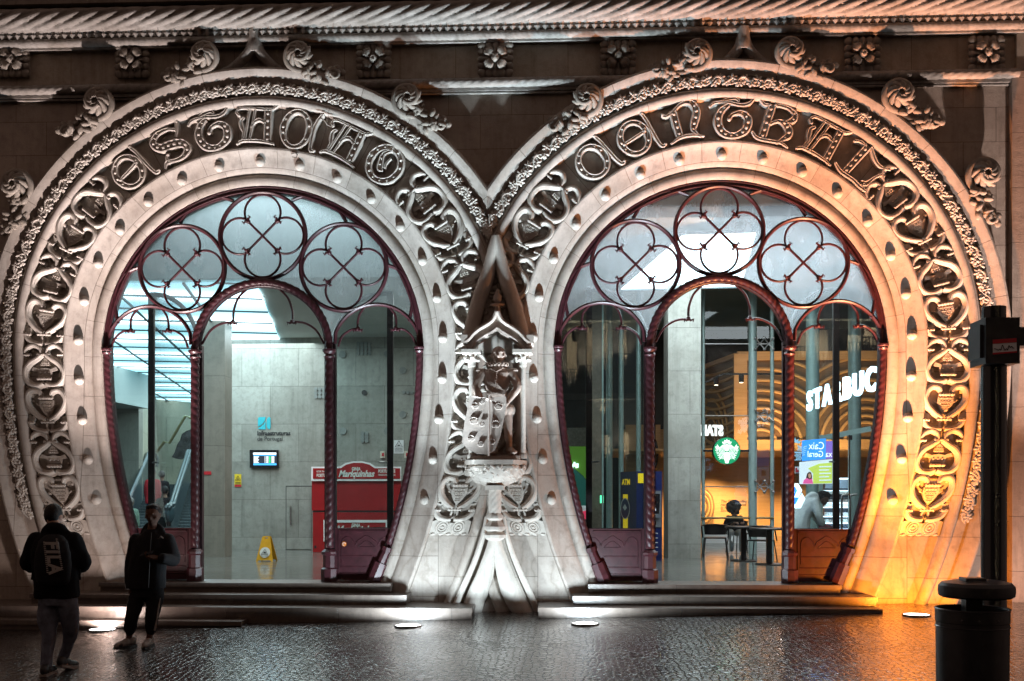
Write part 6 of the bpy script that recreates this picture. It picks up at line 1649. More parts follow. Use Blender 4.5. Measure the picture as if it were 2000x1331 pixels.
def head(mb, c, s, fwd, pitch=0.0):
    """c = centre of the skull, s = head height; fwd = +1 facing +y, -1 facing -y"""
    R = Matrix.Rotation(pitch * fwd * -1, 3, 'X')
    def T(x, y, z): return Vector(c) + R @ Vector((x * s, y * s * fwd, z * s))
    mb.sphere(c, s * .5, 18, 14, sc=(.72, .88, .92), rot=R)
    mb.sphere(T(0, .08, -.2), s * .34, 14, 10, sc=(.82, .92, 1.0), rot=R)      # face / jaw
    mb.sphere(T(0, .25, -.43), s * .12, 10, 7, sc=(1.2, .9, .7), rot=R)         # chin
    mb.tube([T(0, .40, .04), T(0, .47, -.09), T(0, .5, -.15)], [s * .035, s * .05, s * .06], 8)
    mb.sphere(T(0, .44, -.17), s * .07, 8, 6, sc=(1.3, .8, .7))
    mb.sphere(T(0, .385, -.29), s * .07, 10, 6, sc=(1.8, .7, .45)); mb.sphere(T(0, .38, -.335), s * .065, 10, 6, sc=(1.6, .7, .5))
    mb.tube([T(-.24, .34, .09), T(-.12, .41, .12), T(0, .4, .08), T(.12, .41, .12), T(.24, .34, .09)], s * .035, 6)
    for m in (-1, 1):
        mb.sphere(T(m * .37, -.02, -.08), s * .11, 8, 6, sc=(.4, .7, 1), rot=R); mb.sphere(T(m * .22, .3, -.12), s * .12, 8, 6, sc=(1, .7, .8))
def hand(mb, w, d, palm_n, L=.185, curl=.6, side=1):
    """w wrist, d finger direction, palm_n palm normal; five separate bent fingers"""
    w = Vector(w); d = Vector(d).normalized(); n = Vector(palm_n); n = (n - d * n.dot(d)).normalized(); x = d.cross(n).normalized() * side
    pl = L * .5
    for k in range(4):
        o = (k - 1.5) * .0205
        mb.tube([w + x * o * .6, w + d * pl * .5 + x * o, w + d * pl + x * o], [.017, .0165, .012], 8)
        ln = (L * .46) * (.86, 1.0, .93, .74)[k]; p = w + d * pl + x * o; a = 0; pts = [p]
        for seg in (.44, .32, .24):
            a += curl * .62; v = d * cos(a) + n * sin(a); p = p + v * ln * seg; pts.append(p)
        mb.tube(pts, [.0105, .0095, .0085, .0068], 8); mb.sphere(pts[-1], .0068, 7, 5)
    p0 = w + d * L * .12 - x * .028; pts = [p0, p0 + d * .03 - x * .02 + n * .01, p0 + d * .058 - x * .022 + n * .024, p0 + d * .078 - x * .012 + n * .034]
    mb.tube(pts, [.015, .013, .0105, .008], 8); mb.sphere(pts[-1], .008, 7, 5)
def shoe(mb, a, yaw, fwd, L=.29, tip=0.0, sole=None):
    c, s_ = cos(yaw), sin(yaw)
    def T(x, y, z): return Vector((a[0] + x * c - y * fwd * s_, a[1] + x * s_ + y * fwd * c, a[2] + z + max(0, -y + .1) * tip))
    if sole is None:
        for y, rx, rz in ((-.07, .040, .058), (-.02, .044, .066), (.05, .046, .05), (.11, .05, .040), (.165, .046, .034), (.2, .034, .026)):
            mb.sphere(T(0, y, rz * .85 + .018), rx, 12, 8, sc=(1, 1.25, rz / rx))
        mb.tube([T(0, -.045, .06), T(0, -.045, .12)], .044, 10)
    else:
        pts = [(-.036, -.10), (.036, -.10), (.042, -.03), (.046, .06), (.055, .12), (.045, .19), (.015, .235), (-.02, .232), (-.046, .18), (-.052, .10), (-.04, .0)]
        n = len(pts); sole.add([T(x, y, z) for z in (0, .028) for x, y in pts], [tuple(range(n)), tuple(range(n, 2 * n))] + [(i, (i + 1) % n, n + (i + 1) % n, n + i) for i in range(n)])

plain('skin_dark', (.10, .052, .036), .7, 0, 60, .1, .1, .25); plain('skin_mid', (.36, .20, .14), .5, 0, 60, .1, .1)
plain('cloth_black', (.0075, .0075, .009), .9, 0, 90, .3, .4, .12, .004); plain('cloth_dark', (.011, .011, .013), .85, 0, 60, .3, .4, .2, .004)
plain('hair_black', (.008, .006, .005), .6, 0, 120, .4, .8, .3, .006); plain('denim_grey', (.125, .135, .17), .85, 0, 14, .35, .5, .2, .006)
plain('shoe_pale', (.22, .18, .16), .6, 0, 40, .15, .2); plain('shoe_black', (.012, .012, .013), .5, 0, 40, .2, .2); plain('print_grey', (.34, .31, .29), .7, 0, 60, .12, 0)
def wrinkle(mb, amp, sc, seed):
    from mathutils import noise as mn
    out = []
    for v in mb.v:
        p = Vector(v); k = mn.noise(Vector((p.x * sc + seed, p.y * sc, p.z * sc * .55))) + .5 * mn.noise(Vector((p.x * sc * 2.3, p.y * sc * 2.3 + seed, p.z * sc * 1.2)))
        out.append((p.x + k * amp * .8, p.y + k * amp, p.z + k * amp * .25))
    mb.v = out; return mb

# ---- person seen from behind with the backpack
g0 = G(112, 1318); s0 = 1.0
def A(px, py, dy=0.0):
    q_ = P(px, py, g0.y + dy); return q_
pp = tag(empty('person', g0), 'person seen from behind, head bowed, black hooded jacket, printed black backpack, grey jeans', 'person')
hc = A(105, 1008, .10); hs = .235
hipL, hipR = A(96, 1163), A(130, 1163)
kL, kR = A(95, 1238, -.02), A(138, 1236, .12); aL, aR = A(91, 1298, -.04), A(126, 1282, .20)
fL = Vector((aL.x, aL.y, ground_z(aL.x, aL.y))); fR = Vector((aR.x, aR.y, ground_z(aR.x, aR.y)))
shL, shR = A(70, 1058, .02), A(143, 1058, .02); elL, elR = A(56, 1103, .06), A(162, 1103, .06); wrL, wrR = A(84, 1106, .34), A(132, 1106, .34)
b_ = MB(); head(b_, hc, hs, 1, radians(38)); limb(b_, [A(107, 1050, .0), A(106, 1034, .03), A(105, 1020, .07)], [.07, .06, .055])
torso(b_, [(A(108, 1170), .15, .10), (A(108, 1140), .14, .10), (A(107, 1100), .16, .11), (A(107, 1065), .18, .11), (A(107, 1047), .12, .09), (A(107, 1040), .06, .06)])
for h_, k_, a_2 in ((hipL, kL, aL), (hipR, kR, aR)): limb(b_, [h_, k_, a_2, Vector((a_2.x, a_2.y, ground_z(a_2.x, a_2.y) + .06))], [.085, .055, .04, .04])
for s_, e_, w_ in ((shL, elL, wrL), (shR, elR, wrR)): limb(b_, [s_, e_, w_], [.055, .042, .028])
body = remeshed(b_, .013)
hb_ = MB(); hand(hb_, wrL, (.6, .5, .3), (.3, -.1, 1), side=-1); hand(hb_, wrR, (-.6, .5, .3), (-.3, -.1, 1), side=1); hb2 = remeshed(hb_, .0045, 2); body.add(hb2.v, hb2.f)
body.build('body', 'skin_mid', pp, g0, angle=80)
j = MB()
torso(j, [(A(111.5, 1168, .0), .222, .15), (A(111, 1160), .225, .155), (A(110, 1135), .225, .155), (A(109, 1105), .235, .165), (A(108, 1078), .235, .165), (A(107, 1058, .01), .21, .15), (A(107, 1046, .02), .15, .12), (A(107, 1040, .03), .09, .09)])
for s_, e_, w_ in ((shL, elL, wrL), (shR, elR, wrR)): limb(j, [s_ + Vector((0, 0, .01)), s_.lerp(e_, .5), e_, w_], [.092, .092, .086, .058])
limb(j, [A(89, 1040, .0), A(98, 1033, -.02), A(107, 1031, -.03), A(117, 1033, -.02), A(126, 1041, .0)], [.05, .06, .065, .06, .05])   # hood roll
wrinkle(remeshed(j, .016, 3), .012, 7, 1).build('jacket', 'cloth_black', pp, g0, angle=80)
t_ = MB()
torso(t_, [(A(112, 1182), .175, .125), (A(112, 1165), .19, .13), (A(112, 1150), .18, .12)])
limb(t_, [A(95, 1172), A(94, 1205), kL, A(92, 1272, -.03), aL], [.105, .102, .078, .062, .058]); limb(t_, [A(131, 1172), A(136, 1205, .05), kR, A(131, 1262, .17), aR], [.105, .10, .076, .06, .055])
wrinkle(remeshed(t_, .014, 3), .013, 9, 4).build('jeans', 'denim_grey', pp, g0, angle=80)
h_ = MB(); R_ = Matrix.Rotation(radians(-38), 3, 'X'); h_.sphere(hc + Vector((0, -.010, .022)), hs * .5, 18, 14, sc=(.745, .93, .93), rot=R_); h_.sphere(hc + Vector((0, -.05, -.005)), hs * .34, 14, 10, sc=(1.0, .7, .95))
wrinkle(remeshed(h_, .012, 1), .006, 40, 2).build('hair', 'hair_black', pp, hc, angle=80)
sh_ = MB(); so_ = MB()
for f_, yw_2 in ((fL, .1), (fR, -.15)):
    tmp = MB(); shoe(tmp, f_, yw_2, 1, tip=.0 if f_ is fL else .25); tm = remeshed(tmp, .01, 3); tm.build('shoe', 'shoe_black', pp, f_, angle=80)
    so_ = MB(); shoe(None, f_ + Vector((0, 0, .001)), yw_2, 1, tip=.0 if f_ is fL else .25, sole=so_); so_.build('sole', 'shoe_pale', pp, f_, angle=40)
# backpack
bp = MB(); c = A(104, 1100, -.22)
torso(bp, [(A(105, 1143, -.17), .12, .06), (A(105, 1137, -.18), .165, .09), (A(104, 1110, -.19), .185, .10), (A(104, 1080, -.19), .18, .095), (A(104, 1058, -.16), .15, .08), (A(104, 1047, -.12), .10, .05), (A(104, 1044, -.10), .05, .03)])
wrinkle(remeshed(bp, .014, 3), .008, 8, 7)
bo = wrinkle(remeshed(bp, .014, 3), .008, 8, 7).build('backpack', 'cloth_dark', pp, c, angle=80)
mb = MB()
for x_ in (72, 140): mb.tube([A(x_, 1058, -.06), A(x_ - 2 * (x_ < 100) + 2 * (x_ > 100), 1090, -.05), A(x_, 1135, -.02), A(x_ - 5 * (1 if x_ < 100 else -1) * 1, 1132, .0)], .012, 6)
mb.build('strap', 'cloth_dark', bo, A(72, 1100, -.05))
for x_ in (63.5, 154): mb = MB(); mb.bar(A(x_ + 1.5, 1112, -.10), A(x_ - 1.5 * (1 if x_ < 100 else -1.4), 1133, -.10), .02, .008); mb.build('loose_strap', 'cloth_dark', bo, A(x_, 1110, -.1), smooth=False)
# rotated lettering reading downwards
vs, fs = text_mesh('FILA', .235, .002, .010, 1.0, space=1.18); wv = max(v[0] for v in vs); k_ = .335 / wv
mb = MB(); org = A(89, 1058, -.305); tl = radians(-7)
def LT(v):
    a_3 = v[0] * k_; b_3 = v[2] * .78     # along, across
    X = b_3 * cos(tl) - (-a_3) * sin(tl) * -1 * -1; Z = -a_3 * cos(tl) - 0
    return Vector((org.x + b_3 + a_3 * .13, org.y + (-.004 if v[1] > 0 else 0) - .0, org.z - a_3))
mb.add([LT(v) for v in vs], fs); mb.build('printed_lettering', 'print_grey', bo, org, smooth=False)
for x_a, x_b in ((84.5, 91.5), (109, 120.5)):
    mb = MB()
    for i in range(16):
        t0 = i / 16; pA = A(x_a + (x_b - x_a) * t0, (1058 if x_a < 100 else 1052) + 63 * t0, -.303); mb.add([pA, pA + Vector((.02, 0, -.004)), pA + Vector((.02, 0, -.014)), pA + Vector((0, 0, -.012))], [(0, 1, 2, 3)])
    mb.build('printed_band', 'print_grey', bo, A(x_a, 1060, -.3), smooth=False, recalc=False)

# ---- standing person facing the camera, phone in hand
g1 = G(270, 1264)
def B_(px, py, dy=0.0): return P(px, py, g1.y + dy)
pq = tag(empty('person', g1), 'standing person facing the square in long dark jacket and track pants, looking at a phone', 'person')
hc = B_(299, 1004, -.02); hs = .235
b_ = MB(); head(b_, hc, hs, -1, radians(10)); limb(b_, [B_(297, 1040), B_(298, 1026)], [.06, .055])
hL, hR = B_(272, 1152), B_(303, 1152); kL, kR = B_(259, 1203, -.03), B_(297, 1203, -.03); aL, aR = B_(252, 1244), B_(292, 1244)
torso(b_, [(B_(287, 1158), .15, .10), (B_(290, 1120), .14, .10), (B_(294, 1080), .16, .11), (B_(296, 1052), .17, .10), (B_(297, 1038), .06, .06)])
for h_2, k_2, a_3 in ((hL, kL, aL), (hR, kR, aR)): limb(b_, [h_2, k_2, a_3, Vector((a_3.x, a_3.y, ground_z(a_3.x, a_3.y) + .06))], [.08, .052, .038, .038])
shL, shR = B_(266, 1056), B_(328, 1056); elL, elR = B_(257, 1102, .02), B_(338, 1094, -.02); wrL, wrR = B_(254, 1142, -.02), B_(308, 1090, -.30)
for s_, e_, w_ in ((shL, elL, wrL), (shR, elR, wrR)): limb(b_, [s_, e_, w_], [.05, .04, .027])
body = remeshed(b_, .012)
hb_ = MB(); hand(hb_, wrL, (.05, -.05, -1), (.6, .6, 0), curl=.35, side=1); hand(hb_, wrR, (-.75, -.25, .1), (0, -.5, 1), curl=.8, side=1); hb2 = remeshed(hb_, .0045, 2); body.add(hb2.v, hb2.f)
bd = body.build('body', 'skin_dark', pq, g1, angle=80)
ph = MB(); q_ = wrR + Vector((-.11, -.05, .05)); ph.box(-.075, .075, -.036, .036, -.004, .004); R3 = Matrix.Rotation(radians(25), 3, 'X') @ Matrix.Rotation(radians(-15), 3, 'Y')
ph.v = [tuple(q_ + R3 @ Vector(v)) for v in ph.v]; tag(ph.build('phone', 'cloth_dark', None, q_, smooth=False), 'dark phone held by the standing person', 'phone')
j = MB()
torso(j, [(B_(285, 1150), .225, .15), (B_(286, 1140), .225, .15), (B_(288, 1115), .215, .15), (B_(291, 1090), .21, .15), (B_(294, 1066), .215, .145), (B_(296, 1052), .19, .13), (B_(297, 1042), .11, .10), (B_(297, 1034), .075, .08)])
limb(j, [shL, shL.lerp(elL, .5), elL, B_(254, 1128, -.01), wrL + Vector((0, 0, .02))], [.085, .082, .074, .066, .06]); limb(j, [shR, shR.lerp(elR, .5), elR, wrR + Vector((.06, 0, 0))], [.085, .084, .08, .055])
limb(j, [B_(281, 1040, .0), B_(289, 1030, .04), B_(299, 1026, .07), B_(309, 1030, .04), B_(316, 1041, .0)], [.04, .048, .05, .048, .04])
jk = wrinkle(remeshed(j, .014, 3), .010, 8, 3).build('jacket', 'cloth_dark', pq, g1, angle=80)
mb = MB(); mb.tube([B_(296, 1040, -.125), B_(293, 1080, -.165), B_(290, 1148, -.165)], .005, 5); mb.build('zip', 'shoe_black', jk, B_(295, 1090, -.15))
c = B_(312, 1050, -.152); mb = MB(); mb.tube([c, c + Vector((.016, -.006, .012)), c + Vector((.03, -.003, -.002)), c + Vector((.044, .002, -.012))], [.004, .008, .008, .004], 6); mb.build('chest_logo', 'print_grey', jk, c)
t_ = MB(); torso(t_, [(B_(287, 1168), .155, .115), (B_(287, 1150), .18, .12), (B_(287, 1138), .17, .11)])
limb(t_, [B_(272, 1158), B_(264, 1180), kL, B_(254, 1228, -.01), aL + Vector((0, 0, .03))], [.098, .095, .078, .070, .042]); limb(t_, [B_(304, 1158), B_(301, 1180), kR, B_(294, 1228, -.01), aR + Vector((0, 0, .03))], [.098, .095, .078, .070, .042])
tp = wrinkle(remeshed(t_, .013, 3), .012, 9, 8).build('track_pants', 'cloth_dark', pq, g1, angle=80)
for x0, x1 in ((251.5, 243.5), (314, 303)):
    mb = MB(); mb.tube([B_(x0 + (3 if x0 < 300 else -1), 1160, -.04), B_(x0 + (x1 - x0) * .5 + (1 if x0 < 300 else -1), 1200, -.06), B_(x1 + (2 if x0 < 300 else -1), 1232, -.05)], .013, 6, flat=.6); mb.build('side_stripe', 'print_grey', tp, B_(x0, 1160))
h_ = MB(); h_.sphere(hc + Vector((0, .022, .022)), hs * .5, 18, 14, sc=(.78, .90, .88)); h_.sphere(hc + Vector((0, -.035, .078)), hs * .30, 14, 8, sc=(1.05, .8, .5))
wrinkle(remeshed(h_, .012, 1), .012, 34, 6).build('hair', 'hair_black', pq, hc, angle=80)
for m in (-1, 1):
    e_ = MB(); e_.sphere(hc + Vector((m * .033, -.088, .004)), .0125, 8, 6); e_.build('eye', 'shoe_pale', bd, hc)
for a_3, yw_3 in ((aL, -.35), (aR, .1)):
    f_ = Vector((a_3.x, a_3.y, ground_z(a_3.x, a_3.y))); tmp = MB(); shoe(tmp, f_, yw_3, -1); remeshed(tmp, .009, 3).build('shoe', 'shoe_pale', pq, f_, angle=80)
    so_ = MB(); shoe(None, f_, yw_3, -1, sole=so_); so_.build('sole', 'shoe_black', pq, f_, angle=40)
    tc = MB(); tc.sphere(f_ + Vector((.0 + .14 * sin(yw_3) * -1 * -1, -.16, .045)), .042, 10, 7, sc=(1, 1.1, .7)); tc.build('toe_cap', 'shoe_black', pq, f_)

# ---- small people inside
plain('cloth_red', (.42, .02, .03), .85, 0, 30, .15, .3, .2); plain('cloth_green', (.12, .17, .13), .85, 0, 30, .2, .3, .2); plain('cloth_blue', (.02, .05, .16), .85, 0, 30, .2, .3, .2); plain('cloth_white', (.62, .64, .62), .85, 0, 30, .1, .3, .2); plain('hair_grey', (.14, .12, .11), .7, 0, 90, .3, .5, .2); plain('bag_red', (.10, .012, .02), .6, 0, 30, .2, .3)
def back_person(px, pyhead, y, H, mat, hair, legs, label, w=1.0):
    top = P(px, pyhead, y); g = Vector((top.x, y, top.z - H)); r = tag(empty('person', g), label, 'person')
    def V(x, z, d=0): return g + Vector((x * w, d, z * H))
    b_ = MB(); head(b_, V(0, .935), .13 * H, 1, .15); limb(b_, [V(0, .80), V(0, .88)], [.06, .055])
    for m in (-1, 1):
        limb(b_, [V(m * .06, .48), V(m * .07, .27), V(m * .07, .06)], [.07, .05, .04]); limb(b_, [V(m * .13, .79), V(m * .155, .62), V(m * .13, .48, .06)], [.05, .04, .03])
    torso(b_, [(V(0, .48), .14, .10), (V(0, .62), .14, .1), (V(0, .78), .16, .1), (V(0, .83), .06, .06)])
    bod = remeshed(b_, .016)
    hb_ = MB()
    for m in (-1, 1): hand(hb_, V(m * .13, .48, .06), (0, .3, -1), (-m, 0, 0), side=m)
    hb2 = remeshed(hb_, .006, 1); bod.add(hb2.v, hb2.f); bod.build('body', 'skin_mid', r, g, angle=80)
    j = MB(); torso(j, [(V(0, .46), .20, .13), (V(0, .6), .20, .14), (V(0, .74), .22, .14), (V(0, .80), .19, .12), (V(0, .84), .08, .08)])
    for m in (-1, 1): limb(j, [V(m * .125, .79), V(m * .16, .62), V(m * .135, .50, .05)], [.08, .07, .055])
    wrinkle(remeshed(j, .018, 2), .01, 8, px).build('jacket', mat, r, g, angle=80)
    t_ = MB(); torso(t_, [(V(0, .42), .15, .11), (V(0, .52), .16, .11)])
    for m in (-1, 1): limb(t_, [V(m * .055, .48), V(m * .06, .27), V(m * .06, .05)], [.09, .07, .055])
    wrinkle(remeshed(t_, .018, 2), .008, 8, px).build('trousers', legs, r, g, angle=80)
    h_ = MB(); c = V(0, .945, -.01); h_.sphere(c, .065 * H, 14, 10, sc=(.82, .95, .95)); h_.build('hair', hair, r, c)
    for m in (-1, 1): tmp = MB(); shoe(tmp, V(m * .06, 0), 0, 1); remeshed(tmp, .014, 2).build('shoe', 'shoe_black', r, g)
    return r
back_person(298, 915, 13.6, 1.78, 'cloth_red', 'hair_grey', 'cloth_blue', 'person in bright red top seen from behind on the left escalator', 1.05)
back_person(316, 920, 14.3, 1.70, 'cloth_dark', 'hair_grey', 'cloth_black', 'person in black beside the red-topped person on the escalator')
back_person(322, 950, 11.6, 1.78, 'cloth_black', 'hair_black', 'cloth_dark', 'person in dark padded coat lower on the escalator, behind the red-topped person', 1.2)
back_person(255, 972, 11.0, 1.68, 'cloth_green', 'hair_grey', 'cloth_black', 'person in grey-green jacket at the foot of the escalator, far left pane')
# seated person with curly hair
gs = HC(1434, 1080, ZT); 
sp_ = tag(empty('person', gs), 'seated person with big curly hair and dark jacket at the cafe table', 'person')
def V(x, z, d=0): return gs + Vector((x, d, z))
b_ = MB(); head(b_, V(.06, 1.16, .1), .22, -1, .1); limb(b_, [V(.03, .95, .1), V(.05, 1.06, .1)], [.06, .05]); torso(b_, [(V(0, .5, .15), .15, .11), (V(0, .75, .12), .14, .1), (V(.02, .93, .1), .16, .1), (V(.03, 1.0, .1), .06, .06)])
for m in (-1, 1):
    limb(b_, [V(m * .09, .52, .1), V(m * .12, .52, -.32), V(m * .12, .08, -.34)], [.075, .055, .04]); limb(b_, [V(.02 + m * .16, .93, .1), V(m * .22, .72, -.02), V(m * .10 + .08, .80, -.26)], [.048, .04, .03])
bod = remeshed(b_, .015); hb_ = MB()
for m in (-1, 1): hand(hb_, V(m * .10 + .08, .80, -.26), (-m * .3, -1, .1), (0, 0, -1), side=m)
hb2 = remeshed(hb_, .006, 1); bod.add(hb2.v, hb2.f); bod.build('body', 'skin_mid', sp_, gs, angle=80)
j = MB(); torso(j, [(V(0, .48, .15), .19, .14), (V(0, .7, .12), .18, .14), (V(.02, .9, .1), .2, .13), (V(.02, .98, .1), .12, .1)])
for m in (-1, 1): limb(j, [V(.02 + m * .16, .92, .1), V(m * .22, .72, -.02), V(m * .12 + .07, .79, -.2)], [.07, .06, .05])
wrinkle(remeshed(j, .016, 2), .008, 9, 2).build('jacket', 'cloth_dark', sp_, gs, angle=80)
t_ = MB()
for m in (-1, 1): limb(t_, [V(m * .09, .52, .12), V(m * .12, .53, -.32), V(m * .12, .1, -.34)], [.09, .07, .055])
remeshed(t_, .018, 2).build('trousers', 'cloth_white', sp_, gs, angle=80)
h_ = MB(); rnd = random.Random(3); c = V(.02, 1.2, .15)
h_.sphere(c, .17, 14, 10, sc=(1, .95, .95))
for i in range(90):
    a = rnd.random() * 6.28; b2_ = rnd.uniform(-1, 1); s2_ = sqrt(1 - b2_ * b2_); q_ = Vector((s2_ * cos(a), s2_ * sin(a), b2_)) * .165
    if q_.y > -.1 or q_.z > .06: h_.sphere(c + q_, .035 + rnd.random() * .02, 6, 5)
h_.build('hair', 'hair_grey', sp_, c, angle=80)
sp_.scale = (.80, .80, .78)
# person bending in white coat
gw = Vector((P(1590, 1000, 4.8).x, 4.8, ZT)); wp_ = tag(empty('person', gw), 'person in white hooded coat bending forward, dark cap, holding a dark red bag', 'person')
def V(x, z, d=0): return gw + Vector((x, d, z))
b_ = MB(); head(b_, V(.18, 1.14, -.02), .22, -1, .6); limb(b_, [V(-.02, 1.14), V(.09, 1.15)], [.06, .05]); torso(b_, [(V(-.22, .75), .14, .11), (V(-.20, .95), .14, .1)]); limb(b_, [V(-.22, .82), V(-.12, 1.0), V(-.02, 1.1)], [.13, .13, .1])
for m in (-1, 1):
    limb(b_, [V(-.22, .75, m * .08), V(-.20, .42, m * .08), V(-.22, .06, m * .08)], [.075, .055, .04]); limb(b_, [V(-.02, 1.08, m * .14), V(.03, .86, m * .18), V(.14, .66, m * .12)], [.048, .04, .03])
bod = remeshed(b_, .015); hb_ = MB()
for m in (-1, 1): hand(hb_, V(.14, .66, m * .12), (.5, 0, -1), (0, -m, 0), side=m)
hb2 = remeshed(hb_, .006, 1); bod.add(hb2.v, hb2.f); bod.build('body', 'skin_dark', wp_, gw, angle=80)
j = MB(); limb(j, [V(-.26, .45), V(-.27, .62), V(-.22, .84), V(-.12, 1.0), V(-.02, 1.09)], [.21, .20, .175, .165, .13])
for m in (-1, 1): limb(j, [V(-.02, 1.06, m * .14), V(.03, .86, m * .18), V(.12, .69, m * .13)], [.08, .07, .055])
limb(j, [V(-.14, 1.13, -.03), V(-.04, 1.19, -.02), V(.05, 1.16, 0)], [.05, .075, .07])
wrinkle(remeshed(j, .016, 3), .010, 8, 2).build('coat', 'cloth_white', wp_, gw, angle=80)
t_ = MB()
for m in (-1, 1): limb(t_, [V(-.22, .6, m * .08), V(-.20, .4, m * .08), V(-.22, .06, m * .08)], [.09, .07, .055])
remeshed(t_, .018, 2).build('trousers', 'cloth_black', wp_, gw, angle=80)
h_ = MB(); h_.sphere(V(.17, 1.19, -.0), .125, 14, 10, sc=(1, .95, .75)); h_.build('cap', 'cloth_black', wp_, V(.2, 1.2))
bg_ = MB(); torso(bg_, [(V(.22, .42, -.1), .17, .08), (V(.21, .52, -.1), .19, .09), (V(.18, .64, -.1), .12, .06), (V(.17, .68, -.1), .04, .03)]); remeshed(bg_, .014, 3).build('hand_bag', 'bag_red', None, V(.2, .5), angle=80)
tag([o for o in bpy.data.objects if o.name.startswith('hand_bag')][0], 'dark red bag held by the bending person in the white coat', 'bag')

# ---- statue of the boy king in armour, resting on the niche platform
ysn = -.48; gst = Vector((c0.x, ysn, zt + .002))
zt_pl = P(968, 899, -.6).z; gst = Vector((P(968, 900, ysn).x, ysn, zt_pl + .002)); HS = P(970, 676, ysn).z - gst.z
st_ = tag(empty('statue', gst), 'dark stone statue of a young king in ruff and doublet behind a long shield', 'statue')
def V(x, z, d=0): return gst + Vector((x * HS, d * HS, z * HS))
mb = MB(); mb.box(gst.x - .27, gst.x + .27, ysn - .16, ysn + .12, gst.z, gst.z + .055); mb.build('plinth', 'bronze_stone', st_, gst, smooth=False)
b_ = MB(); head(b_, V(.012, .925, -.02), .15 * HS, -1, .08); limb(b_, [V(0, .8), V(.005, .87)], [.05, .05])
torso(b_, [(V(.01, .47), .105, .075), (V(.0, .53), .10, .07), (V(0, .58), .115, .08), (V(0, .68), .15, .095), (V(0, .76), .165, .09), (V(0, .80), .12, .07), (V(0, .825), .055, .05)])
for m in (-1, 1):
    limb(b_, [V(m * .105, .765), V(m * .155 + .0, .64, -.03), V(m * .125 - .01, .56, -.06), V(m * .075 - .03 * (m < 0), .51 - .02 * (m > 0), -.12)], [.058, .05, .045, .03])
    b_.sphere(V(m * .125, .785), .05, 10, 7, sc=(1.2, 1, .6))
limb(b_, [V(.075, .42), V(.085, .24, -.02), V(.10, .06)], [.07, .048, .034]); limb(b_, [V(-.06, .42), V(-.07, .24), V(-.03, .06)], [.07, .048, .034])
for m in (-1, 1):                                   # puffed breeches
    for k in range(7): a = 2 * pi * k / 7; b_.sphere(V(m * .065 + .045 * cos(a), .44, .045 * sin(a)), .055, 10, 8, sc=(.8, .8, 1.35))
for x_, yw_4 in ((.10, .25), (-.03, -.2)): tmp = MB(); shoe(tmp, V(x_, .038), yw_4, -1); b_.add(tmp.v, tmp.f)
rnd = random.Random(1)
sb = remeshed(b_, .0065, 3); hb_ = MB(); hand(hb_, V(-.115, .505, -.12), (.15, -.25, -1), (.5, -1, 0), L=.15, curl=.5, side=1); hand(hb_, V(.085, .50, -.125), (-.9, -.15, -.5), (0, 1, -.3), L=.15, curl=.7, side=-1)
hb2 = remeshed(hb_, .0045, 1); sb.add(hb2.v, hb2.f); wrinkle(sb, .003, 30, 2).build('figure', 'bronze_stone', st_, gst, angle=80)
rf = MB()
for i in range(36):
    a = 2 * pi * i / 36; rf.tube([V(.005 + .05 * cos(a), .835 + .0, .05 * sin(a) - .005), V(.005 + .085 * cos(a), .832 + (.012 if i % 2 else -.012), .085 * sin(a) - .005)], [.012, .016], 6)
rf.build('ruff', 'bronze_stone', st_, V(0, .83))
mb = MB()
for i in range(9): mb.sphere(V(0, .62 + i * .018, -.075 - .012 * sin(i / 8 * pi)), .009, 7, 5)
mb.tube([V(-.05, .80, -.06), V(0, .765, -.085), V(.05, .80, -.06)], .008, 6); mb.tube([V(.105 * cos(a) + 0, .535, .075 * sin(a)) for a in [2 * pi * i / 24 for i in range(24)]], .014, 6, closed=True); mb.build('doublet_trim', 'bronze_stone', st_, V(0, .7))
# shield: long, pointed foot, tilted
sh_ = MB(); out = [(-.215, .535), (.015, .515), (.155, .50), (.055, .30), (-.005, .12), (-.07, .065), (-.15, .075), (-.26, .13), (-.25, .3)]
out = [(-.19, .545), (-.06, .525), (.075, .54), (.08, .46), (.035, .2), (-.005, .08), (-.06, .045), (-.14, .05), (-.21, .09), (-.25, .145), (-.235, .3)]
def SHP(x, z): return V(x, z, -.165 - .02 * (1 - abs(x + .05) / .2) + .05 * (z - .3) * 0)
n = 12; 
sh_.prism([(x, z) for x, z in out], 0, -.03, fn=lambda v: Vector((gst.x + v.x * HS, gst.y - (.150 + .035 * (1 - ((v.x + .05) / .22) ** 2)) * HS + (v.y + 0) * .7, gst.z + v.z * HS)))
sd = sh_.build('shield', 'bronze_light', st_, V(-.05, .3), angle=25)
mb = MB()
def SF(x, z, h=0): return Vector((gst.x + x * HS, gst.y - (.150 + .035 * (1 - ((x + .05) / .22) ** 2)) * HS - .022 - h, gst.z + z * HS))
mb.tube([SF(-.045, .55, .01), SF(-.05, .03, .012)], .012, 8)
for cx_, cz_2, k in ((-.15, .46, .8), (-.10, .49, .55), (.02, .45, .9), (-.16, .33, 1.0), (-.10, .30, .6), (.0, .30, 1.0), (-.18, .18, .8), (-.03, .15, .8), (-.11, .13, .7)):
    for i in range(7): a = pi * i / 6; mb.sphere(SF(cx_ + .026 * k * cos(a), cz_2 + .010 * k + .024 * k * sin(a), -.008), .011 * k, 6, 5)
    mb.tube([SF(cx_ - .03 * k, cz_2), SF(cx_ - .018 * k, cz_2 - .022 * k), SF(cx_ + .018 * k, cz_2 - .022 * k), SF(cx_ + .03 * k, cz_2)], .008, 6)
mb.build('shield_relief', 'bronze_light', sd, V(-.05, .3), angle=60)

st_.scale = (1.16, 1.1, 1.0); st_.location.x += .02
